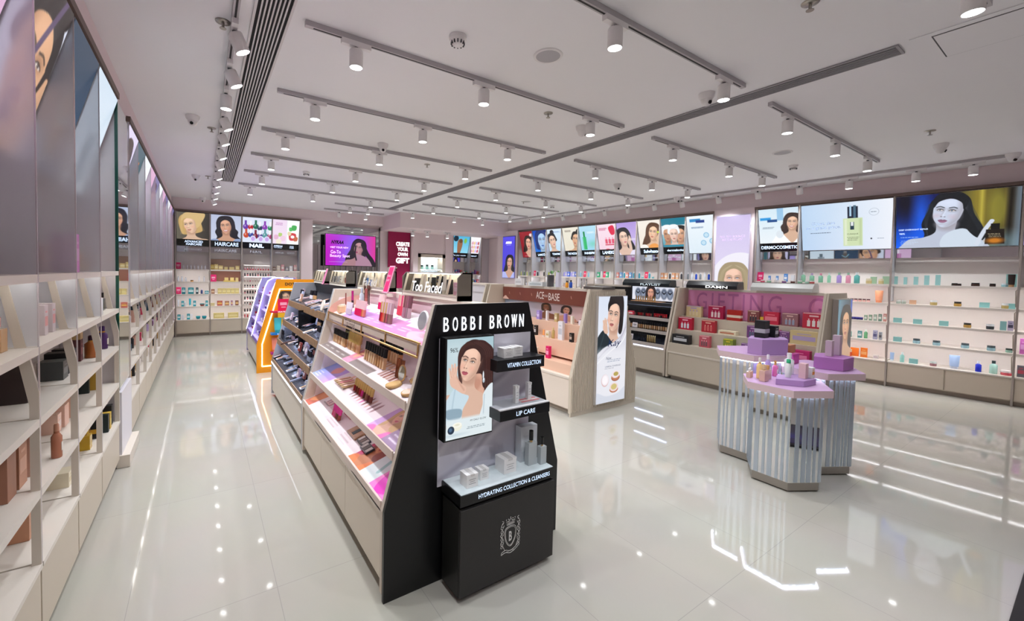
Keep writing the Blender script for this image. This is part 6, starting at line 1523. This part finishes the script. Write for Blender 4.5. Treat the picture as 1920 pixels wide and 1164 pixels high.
shelf_goods(fb(0), 3, wv[3]+u, [(.05, 'clear bottle', 'bottle', .02, .12, 'dcdfe6', 'c0c4cc'), (.12, 'clear bottle', 'bottle', .02, .12, 'dcdfe6', 'c0c4cc'), (.19, 'clear bottle', 'bottle', .02, .10, 'dcdfe6', 'c0c4cc'), (.31, 'small amber jar', 'jar', .03, .035, 'd89a40', '3a3a3a'), (.45, 'white slim bottle', 'bottle', .015, .13, 'f0f0f4', 'd8d8de'), (.55, 'white slim bottle', 'bottle', .015, .13, 'f0f0f4', 'd8d8de')])
shelf_goods(fb(0), 4, wv[4]+u, [(.05, 'pink offer card', 'card', .10, .15, 'e0246a', 'f4b0c8')]+[(.15+.07*k, 'white bottle', 'bottle', .018, .10, 'e8e6ea', 'd8d8de') for k in range(7)])
u = ' of the smiling portrait bay'
for k, c in ((4, 'a08270'), (3, '9a6a58')):
    s = part('wood_liner', MB().box(.02, .65, .34, .355, LEV[k]+.002, LEV[k]+.26, mat(c, .5)), [o for o in COL.objects if o.get('label') == labs[1]][0])
YG = 'd0bf7c'
shelf_goods(fb(1), 4, wv[4]+u, [(.05, 'gold brown carton', 'carton', .08, .06, .12, 'b89a50', YG), (.13, 'yellow carton', 'carton', .07, .05, .13, 'd8c080', 'f0e4b0'), (.22, 'yellow carton', 'carton', .09, .05, .10, 'd8c080', 'f0e4b0'), (.33, 'low yellow carton', 'carton', .07, .05, .07, 'd8c488', None), (.45, 'low yellow carton', 'carton', .10, .05, .07, 'd8c488', None), (.57, 'yellow carton', 'carton', .08, .05, .10, 'd8c080', 'f0e4b0')])
shelf_goods(fb(1), 3, wv[3]+u, [(.07, 'pink offer card', 'card', .12, .17, 'd8246a', 'f4b0c8'), (.40, 'low yellow carton', 'carton', .25, .08, .03, 'd8c060', None), (.34, 'yellow carton', 'carton', .08, .03, .10, 'e0cc90', None, dict(y=.14)), (.46, 'yellow carton', 'carton', .08, .03, .10, 'e0cc90', None, dict(y=.14)), (.56, 'yellow carton', 'carton', .06, .03, .10, 'e0cc90', None)])
shelf_goods(fb(1), 2, wv[2]+u, [(.06, 'brown picture carton', 'carton', .07, .05, .11, '9a6a50', 'e8d0b0')]+[(.20+.09*k, 'olive yellow carton', 'carton', .085, .05, .13, YG, 'e4d89c') for k in range(5)])
shelf_goods(fb(1), 1, wv[1]+u, [(.05, 'sand carton', 'carton', .09, .05, .07, 'd8cc98', None), (.20, 'red and gold carton', 'carton', .11, .05, .12, 'b85a50', 'e8b860'), (.35, 'red and gold carton', 'carton', .09, .05, .11, 'a8745a', 'e8c880'), (.45, 'plum narrow carton', 'carton', .04, .04, .12, '9a6a8a', 'e8c880'), (.56, 'brown picture carton', 'carton', .07, .05, .12, '8a5a4a', 'e8c880')])
shelf_goods(fb(1), 0, wv[0]+u, [(.18, 'wide olive yellow carton', 'carton', .22, .06, .13, YG, 'e4d89c'), (.48, 'wide olive yellow carton', 'carton', .22, .06, .13, YG, 'e4d89c')])
u = ' of the nail polish bay'
NF = fb(2)
nb = [o for o in COL.objects if o.get('label') == labs[2]][0]
for j, z in enumerate((.53, .83, 1.125, 1.415, 1.70)): part('half_shelf', MB().box(.03, .64, .02, .2, z-.015, z, SHELFW), nb); part('led_strip', MB().box(.05, .62, .02, .03, z-.02, z-.015, STRIPN), nb)
for j, (z, c, c2, w_) in enumerate([(.385, 'c02a3a', 'd84a50', 'on the lowest row'), (.53, '2a2a30', '1a1a1e', 'on the second row'), (.69, 'e0dcd8', '2a2a2e', 'on the third row'), (.83, '28262a', '1a1a1e', 'on the fourth row'), (.98, '3a3034', '1a1a1e', 'on the fifth row'), (1.125, 'b0a8a8', '2a2a2e', 'on the sixth row'), (1.27, 'd0b8b0', 'f0e8e8', 'on the seventh row'), (1.415, '303238', '4a4a50', 'on the eighth row'), (1.56, 'c84a58', 'f0d8dc', 'on the ninth row')]):
    goods(NF, z, w_+u, [(.07+.058*k, 'little nail polish bottle', 'foundation', .030, .075, c if (k+j) % 4 else 'c87080', c2) for k in range(10)], y=.07)
u = ' of the pale twin lightbox bay'
for k in range(4):
    shelf_goods(fb(3), 1+k, wv[1+k]+u, [(.06+.10*j, 'small %s box' % ['brown', 'cream', 'pink', 'grey', 'white', 'rose'][j], 'carton', .07, .05, .10+.03*((j+k) % 3), ['8a6a58', 'e8dcc8', 'd89aa0', '8a8a94', 'f0f0f4', 'd8a8a8'][j], 'f0e8e0') for j in range(6)])
# far right corner bays
rn = random.Random(21)
cc = ['e8a0b8', '3aa0c0', '8a5a9a', 'd84a5a', 'f0e8e8', '5ab090', 'f0c050', 'c83a78']
for fi, (x0, w_, u) in enumerate([(6.76, .66, ' of the far corner bay, left'), (7.42, .44, ' of the far corner bay, right')]):
    for k in range(1, 5):
        n = 6 if fi == 0 else 4
        shelf_goods(FBk(x0), k, wv[k]+u, [(.07+.1*j, 'colourful %s carton' % ['pink', 'blue', 'violet', 'red', 'pale', 'green'][j], 'carton', .07, .05, rn.uniform(.08, .16), ['e8a0b8', '3aa0c0', '8a5a9a', 'd84a5a', 'f0e8e8', '5ab090'][j], cc[(j*3+k) % 8]) for j in range(n)])
goods(NICHE, 1.35, 'on the middle shelf of the framed niche', [(.10, 'pink bottle', 'bottle', .03, .18, 'f08090', 'f4f4f4'), (.28, 'green carton', 'carton', .12, .06, .08, '3aa878', None), (.46, 'blue bottle', 'bottle', .03, .2, '80a8f0', 'f4f4ff'), (.58, 'lilac bottle', 'bottle', .03, .22, 'a898f0', 'f4f4ff')], y=.12)
goods(NICHE, 1.7, 'on the top shelf of the framed niche', [(.12, 'mint jar', 'jar', .04, .12, 'a8d8c8', '3a4a4a'), (.3, 'mint jar', 'jar', .04, .14, 'a8d8c8', '3a4a4a'), (.48, 'mint jar', 'jar', .04, .13, 'b8e0d8', '3a4a4a')], y=.12)
# far right run: goods on the top shelf (lower ones are hidden behind the counters, a few show)
fr = FR(9.95)
TOPS = [[('pale yellow bottle', 'd8d88a'), ('grey green bottle', '6a8a6a')], [('pink offer card', 0), ('slim dark stick', '3a3a3e')], [('yellow green bottle', 'b8c050'), ('plant', 1)], [('lilac bottle', 'b8b0f0'), ('periwinkle tall carton', 'c0c0f4'), ('blue low carton', '5a80e0')], [('pale cyan tall bottle', '90c8d8'), ('pink offer card', 0)],
        [('bright green carton', '48c890'), ('white bottle', 'f0f4f0'), ('pink offer card', 0)], [('coral carton', 'f09a8a'), ('sky blue carton', '7ab0e0'), ('turquoise bottle', '48a8c0')], [('turquoise bottle', '48a8c0'), ('aqua jar', '80c8d0'), ('pink offer card', 0)], [('orange carton', 'f0b080'), ('peach carton', 'f4c8a0'), ('dark slim bottle', '4a4a50')], [('silver slim bottle', '8a9298'), ('white bottle', 'f0f4f6'), ('blue capped bottle', '2a50c0')]]
for i, lst in enumerate(TOPS):
    its = []
    n = len(lst)
    for rep in range(2):
        for j, (d, c) in enumerate(lst):
            x = .05+(rep*n+j)*(.50/(2*n))
            if c == 0:
                if rep == 0: its.append((x, d, 'card', .08, .15, 'e8305a', 'f8b8c8'))
            elif c == 1: its.append((x, 'leafy green potted plant', 'plant'))
            elif 'carton' in d: its.append((x, d, 'carton', .06, .05, .13, c, 'f4f0f0'))
            elif 'jar' in d: its.append((x, d, 'jar', .025, .06, c, 'f4f4f4'))
            else: its.append((x, d, 'bottle', .02, .15, c, 'f0f0f4'))
    shelf_goods(fr @ T3(i*.556, 0, 0), 4, 'on the %s far right bay top shelf' % ORD[i], its)
    its = [(.06+.11*j, 'white and gold small bottle', 'bottle', .018, .11, ['e8e4e0', 'd8c8b0', 'c8ccd8', 'e0b8a8', 'b8c8c0'][(i+j) % 5], '6a6460') for j in range(5)]
    shelf_goods(fr @ T3(i*.556, 0, 0), 3, 'on the %s far right bay second highest shelf' % ORD[i], its)
# near right bays, positions measured along the shelf
f0, f1, f2, f3 = FR(3.66), FR(3.02), FR(1.855), FR(.665)
u = ' under the white coat lightbox'
shelf_goods(f0, 4, 'on the top shelf'+u, [(.06, 'pink offer card', 'card', .10, .17, 'e0246a', 'f4b0c8'), (.21, 'small blue carton', 'carton', .03, .04, .10, '4a90d8', 'e8f0f8'), (.33, 'small blue carton', 'carton', .03, .04, .10, '4a90d8', 'e8f0f8'), (.46, 'taller blue carton', 'carton', .05, .04, .14, '4a90d8', 'e8f0f8'), (.56, 'white carton', 'carton', .05, .04, .12, 'e8ecee', None)])
u = ' of the pastel lotion bay'
shelf_goods(f1, 4, 'on the top shelf'+u, [(.07+.0, 'green pump bottle', 'bottle', .032, .17, '8ac0a0', 'e8f0ec'), (.19, 'green bottle with lilac cap', 'bottle', .034, .155, '7ab094', 'b8a0c8'), (.31, 'green bottle with pink cap', 'bottle', .032, .155, '7ab094', 'e090a8'), (.42, 'slim green bottle', 'bottle', .024, .165, '90c8a8', 'd0e8dc'), (.55, 'lilac bottle with green cap', 'bottle', .032, .17, 'a890d0', '9ac0a8'), (.665, 'pink bottle with green cap', 'bottle', .032, .17, 'd890a8', '9ac0a8'), (.77, 'teal bottle', 'bottle', .036, .175, '5aa8a0', 'e8f0f0'), (.92, 'yellow jar in front of green carton', 'jar', .035, .08, 'd8c890', 'e8e0c0', dict(y=.06)), (.96, 'mint green carton', 'carton', .07, .05, .11, 'a8c8a8', None, dict(y=.16)), (1.06, 'yellow small jar', 'jar', .03, .08, 'd8c890', 'e8e0c0', dict(y=.06)), (1.11, 'pale mint carton', 'carton', .09, .05, .12, 'b0d0b0', None, dict(y=.16))])
shelf_goods(f1, 3, 'on the second highest shelf'+u, [(.62+.05*k, 'small pink jar with dark lid', 'jar', .022, .045, 'e8b8b0', '5a3a44') for k in range(7)]+[(1.04, 'peach tube', 'tube', .048, .185, 'f0a880', 'e89068')])
shelf_goods(f1, 2, 'on the middle shelf'+u, [(.52, 'low indigo jar', 'jar', .028, .04, '3a2a7a', '2a2060')]+[(.62+.045*k, 'row of low indigo pots', 'jar', .024, .04, '2a2468', '4a4aa0') for k in range(6)]+[(.90+.055*k, 'slim grey green carton', 'carton', .035, .04, .08+.01*k, ['8aa890', '7a9a80', '9ab0a0', '6a8a7a', 'c08a80'][k], 'e0e8e0') for k in range(5)])
shelf_goods(f1, 1, 'on the second lowest shelf'+u, [(.46, 'aqua bottle', 'bottle', .028, .17, '58b8c8', 'e8f4f4'), (.58, 'aqua bottle', 'bottle', .026, .16, '58b8c8', 'e8f4f4'), (.72, 'grey green bottle', 'bottle', .024, .13, '8aa8a0', 'c8d0cc'), (.84, 'teal carton', 'carton', .05, .04, .11, '5a9a9a', 'd8e8e8'), (.91, 'green slim bottle', 'bottle', .022, .14, '6aa878', 'd8e8d8'), (1.02, 'silver violet carton', 'carton', .05, .04, .14, 'a8a8c0', '5a5a80'), (1.08, 'silver grey carton', 'carton', .035, .04, .12, 'a0a4ac', '5a5a60')])
shelf_goods(f1, 0, 'on the base shelf'+u, [(.46, 'olive green carton', 'carton', .05, .04, .10, 'a8b070', 'e8e8c8'), (.60, 'tall orange tube', 'tube', .03, .14, 'f09a3a', 'e8e0d0'), (.72, 'orange red candle jar', 'jar', .045, .11, 'd84a1c', 'e0c0a0', dict(y=.05)), (.78, 'orange wide carton', 'carton', .10, .04, .13, 'f0802a', None, dict(y=.15)), (.90, 'orange carton', 'carton', .08, .04, .15, 'ea7a20', 'f4b070'), (1.04, 'white small carton', 'carton', .06, .04, .06, 'f0ece8', 'c8b8c0')])
u = ' of the widely spaced teal bay'
C1 = '98c8c4'
shelf_goods(f2, 4, 'on the top shelf'+u, [(.05, 'pale teal carton', 'carton', .035, .04, .12, C1, None), (.15, 'pale teal carton', 'carton', .035, .04, .11, C1, None), (.26, 'pale teal carton', 'carton', .045, .04, .12, C1, None), (.37, 'pale teal carton', 'carton', .05, .04, .14, C1, None), (.48, 'pale teal carton', 'carton', .05, .04, .15, C1, None), (.64, 'low black gold jar', 'jar', .03, .035, '3a2a24', '1c1818'), (.68, 'low black gold jar', 'jar', .025, .03, '3a2a24', '1c1818'), (.83, 'low brown jar', 'jar', .04, .045, '4a342c', '2a2020'), (.98, 'small dark jar', 'jar', .028, .04, '3a2c28', '201c1c'), (1.08, 'small aqua jar', 'jar', .028, .045, 'a0d0d8', 'e8f0f4')])
item(f2, 1.135, .16, LEV[4]+.001, 'teal carton behind the black tube', 'on the top shelf'+u, 'carton', .09, .03, .17, '9ac8c0', None); item(f2, 1.135, .06, LEV[4]+.001, 'black and tan tube', 'on the top shelf'+u, 'tube', .032, .165, '2a201c', 'b08a60')
rows = {3: [(.09, 'jar'), (.145, 'jar'), (.24, 'tan'), (.45, 'glassjar'), (.68, 'goldjar'), (.92, 'box'), (1.10, 'glassjar'), ],
        2: [(.09, 'box'), (.30, 'box'), (.56, 'box'), (.78, 'goldjar'), (.98, 'darkjar'), (1.09, 'tall')],
        1: [(.10, 'box'), (.30, 'bluejar'), (.50, 'bluejar'), (.77, 'bluejar'), (1.0, 'bluejar')],
        0: [(.05, 'bluetube'), (.16, 'aquabottle'), (.28, 'box'), (.48, 'pinkjar'), (.68, 'bigblue'), (.90, 'navy'), (1.03, 'greenbottle')]}
SP = {'jar': ('pale silver green jar', 'jar', .025, .055, 'a8b8ac', 'd8dcd8'), 'tan': ('tan low carton', 'carton', .07, .04, .06, 'd0a888', None), 'glassjar': ('gold glass jar before a mint carton', 'jar', .036, .07, 'b8a468', 'e8ecec'), 'goldjar': ('amber gold jar with pale lid', 'jar', .036, .065, 'b08a40', '30302c'),
      'box': ('pale teal wide carton', 'carton', .09, .05, .07, '88c0be', None), 'darkjar': ('dark jar with silver lid', 'jar', .036, .07, '30343a', 'd0d4d8'), 'tall': ('tall teal grey carton', 'carton', .055, .04, .12, '7aa8a8', None), 'bluejar': ('ice blue jar with dark centre lid', 'jar', .038, .07, '98c0cc', '4a5a60'),
      'bluetube': ('light blue tube', 'tube', .024, .13, 'a8c4e8', 'e8f0f8'), 'aquabottle': ('aqua slim bottle', 'bottle', .024, .15, '98d0c8', 'd8ecec'), 'pinkjar': ('dusky pink jar', 'jar', .034, .065, 'a87a80', 'd8e4e0'), 'bigblue': ('large sky blue tube', 'tube', .052, .19, 'a8c0e4', 'd8e0f0'),
      'navy': ('royal blue bottle', 'bottle', .028, .145, '2030c0', 'd8dce8'), 'greenbottle': ('pale green bottle with black cap', 'bottle', .036, .175, 'a8d0c4', '2a3a3a')}
for k, r in rows.items():
    its = [(x,)+SP[n] for x, n in r]
    if k == 2: its.append((1.17-.02, 'striped lilac carton', 'carton', .05, .04, .13, 'a8a0b8', '4a4860'))
    if k == 3: its.append((1.17-.03, 'pale teal wide carton', 'carton', .08, .05, .07, '88c0be', None)); its.pop(-2) if False else None
    if k == 1: its.append((1.15, 'mint jar with dark lid', 'jar', .030, .055, '90b8a8', '3a4a44'))
    if k == 0: its.append((1.14, 'low red and white jar', 'jar', .05, .06, 'd85a68', 'f0e8e8'))
    shelf_goods(f2, k, ['on the base shelf', 'on the second lowest shelf', 'on the middle shelf', 'on the second highest shelf'][k]+u, its)
shelf_goods(f3, 1, 'on the second lowest shelf at the right picture edge', [(.07, 'orchid pink tall carton', 'carton', .06, .05, .20, 'd070c0', 'e8a8e0')])
shelf_goods(f3, 0, 'on the base shelf at the right picture edge', [(.06, 'grey and red striped carton', 'carton', .06, .05, .15, '6a6870', 'b84a5a')])

# ---- left wall goods (positions along the wall, depth behind the shelf front)
FLA = F(-.55, 0, 0, math.pi/2)
for z, y, d, desc, wh, sp, rt in [
    (4, 3.10, .22, 'wine red carton', 'behind the frosted divider on the top left shelf', ('carton', .10, .10, .17, 'a03a3a', 'c86a60'), 0),
    (4, 3.24, .23, 'rosy carton', 'behind the frosted divider on the top left shelf', ('carton', .14, .10, .15, 'c88a88', None), 0),
    (4, 3.15, .08, 'orchid pink tall carton', 'behind the frosted divider on the top left shelf', ('carton', .07, .10, .21, 'd890d0', 'e8b8e4'), 0),
    (4, 3.80, .14, 'orange gold faceted perfume', 'on the top left shelf', ('perfume', .10, .05, .12, 'f4c080', 'e0a868', 'e8983c'), 0),
    (4, 4.08, .14, 'dark amber perfume with black cap', 'on the top left shelf before the mirror', ('perfume', .05, .03, .13, '7a4a24', '16120e', '6a3a18'), 0),
    (3, 2.26, .09, 'amber perfume with rose cap', 'cut by the left picture edge', ('perfume', .06, .04, .13, 'f4c898', 'd8a8a0', 'e8a060'), 0),
    (3, 2.74, .10, 'white rose carton, front', 'on the second left shelf', ('carton', .05, .07, .14, 'e0d4d8', 'e8a8a8'), 0),
    (3, 2.86, .10, 'white rose carton, rear', 'on the second left shelf', ('carton', .05, .07, .14, 'e0d4d8', 'e8a8a8'), 0),
    (3, 3.40, .16, 'dark carton', 'behind the leaning leg on the second left shelf', ('carton', .06, .10, .12, '2a2624', None), 0),
    (3, 3.70, .05, 'white bottle', 'seen through the frosted divider', ('bottle', .040, .17, 'f4f4f6', 'ffffff'), 0),
    (3, 4.10, .08, 'dark teal perfume', 'on the second left shelf before the mirror', ('perfume', .07, .035, .13, '1c3a38', '101414', '16302e'), 0),
    (2, 2.66, .15, 'dark brown carton with small white print', 'on the middle left shelf', ('carton', .05, .09, .17, '3c302f', 'b8b0a8'), 0),
    (2, 3.13, .13, 'charcoal faceted perfume box', 'on the middle left shelf', ('carton', .10, .10, .10, '4a4e4e', '6a7070'), .2),
    (2, 3.28, .14, 'black glossy perfume box', 'on the middle left shelf', ('carton', .08, .10, .12, '1c1d20', 'c8c8cc'), .2),
    (2, 3.41, .14, 'far black perfume box', 'on the middle left shelf', ('carton', .06, .10, .12, '1e1e22', '8a8a8e'), .2),
    (2, 3.66, .15, 'maroon tall carton', 'beside the amber bottle on the left wall', ('carton', .06, .08, .14, '6a4044', '9a6a6a'), 0),
    (2, 3.76, .08, 'amber bottle with purple cap', 'on the middle left shelf', ('mist', .036, .15, 'a86230', '3a1c34', 'c88a30'), 0),
    (2, 4.12, .08, 'violet and amber bottle', 'on the middle left shelf before the mirror', ('mist', .033, .17, '4a2a60', '3a1a5a', 'c88a30'), 0),
    (1, 2.31, .12, 'near rose gold tall carton', 'on the lower left shelf', ('carton', .09, .10, .19, 'b07c64', None), 0),
    (1, 2.43, .12, 'middle rose gold tall carton', 'on the lower left shelf', ('carton', .09, .10, .19, 'c08c70', 'd8a890'), 0),
    (1, 2.55, .12, 'far rose gold tall carton', 'on the lower left shelf', ('carton', .08, .10, .18, 'd8ac98', None), 0),
    (1, 2.71, .03, 'tall rose gold atomiser', 'standing at the shelf front', ('mist', .020, .16, 'b87a60', 'c08a70', 'a86a50'), 0),
    (1, 3.12, .15, 'front blush carton', 'on the lower left shelf', ('carton', .07, .09, .10, 'f6cfbc', 'f8e4dc'), .2),
    (1, 3.24, .15, 'middle blush carton', 'on the lower left shelf', ('carton', .09, .10, .12, 'f6cbb8', None), .2),
    (1, 3.40, .15, 'tall peach carton', 'on the lower left shelf', ('carton', .06, .10, .15, 'f4c8b0', None), 0),
    (1, 3.98, .18, 'black slim carton', 'on the lower left shelf', ('carton', .03, .10, .16, '1c2a28', None), 0),
    (1, 4.07, .15, 'gold edged dark carton', 'on the lower left shelf before the mirror', ('carton', .04, .10, .15, 'c8a040', None), 0),
    (0, 2.62, .14, 'peach kraft carton', 'on the lowest left shelf', ('carton', .10, .10, .12, 'd09878', None), 0),
    (0, 3.14, .11, 'low ivory carton', 'on the lowest left shelf', ('carton', .10, .09, .08, 'ece2c8', 'd8c8a0'), 0),
    (0, 3.69, .10, 'large gold perfume', 'on the lowest left shelf', ('perfume', .07, .05, .14, 'f0c848', 'd8b040', 'e0b030'), 0),
    (0, 3.80, .12, 'bronze slim perfume', 'on the lowest left shelf', ('perfume', .04, .04, .15, 'b08858', '8a6030', 'a07848'), 0),
    (0, 3.90, .12, 'black carton with gold band', 'on the lowest left shelf', ('band_box', .06, .09, .13, '1c1c20', 'd0a030'), 0),
    (0, 4.00, .07, 'green black carton', 'on the lowest left shelf before the mirror', ('carton', .04, .08, .13, '17282a', None), 0),
    (0, 4.08, .07, 'gold carton', 'on the lowest left shelf before the mirror', ('carton', .05, .08, .12, 'd8b448', 'e8d080'), 0),
    (0, 4.18, .08, 'tall black perfume carton', 'on the lowest left shelf before the mirror', ('carton', .05, .09, .15, '26282c', None), 0)]:
    item(FLA, y, d, LEV[z]+.001, desc, wh, *sp, rot=rt, group='goods on the near left shelving')
item(FLA, 3.66, .15, LEV[2]+.142, 'small kraft carton', 'lying on the maroon carton', 'carton', .07, .08, .045, 'd0b080', None, group='goods on the near left shelving')
def LBf(i): return LB[i][0]
def lg(i, k, where, its, y=.12): goods(LBf(i), LEV[k], where, its, y)
rn = random.Random(31)
pal = ['3a2a3a', '1c1c22', 'c89a4a', 'd8c8b0', '6a3a5a', 'e0b0a0', '2a4a5a', 'f0e8e0', '8a4a3a', 'b8a0c8', 'd84a6a']
for i in range(N2):
    for k in range(5):
        its = []
        for j in range(2 if i > 5 else 3):
            c = pal[rn.randrange(len(pal))]; x = .10+.16*j+rn.uniform(0, .05)
            if rn.random() < .5: its.append((x, 'boxed scent', 'carton', .06, .07, rn.uniform(.09, .16), c, 'd8c8b0'))
            else: its.append((x, 'scent bottle', 'bottle', .026, rn.uniform(.10, .16), c, '2a2622'))
        lg(5+i, k, '%s, %s left bay behind mirror' % (wv[k], ORD[i]), its)
# dark lit panel cut by the lower right picture corner
A = Art(.5, 40, '14145a', '0a1030'); A.poly([(.1, .2), (.4, .3), (.3, .6)], '2a2a9a', soft=.1)
t = thing('floor_lightbox', 'dark blue lit floor panel cut off by the lower right corner', 'lightbox', F(3.3, -.15, .0))
part('case', MB().box(-.9, 1.1, -.35, .355, .003, .022, BLACK), t, bev=.002)
picture(A, 1.9, .60, 'picture', 'dim', t, T3(.1, -.30, .0235) @ RX(-90))
finish_labels()
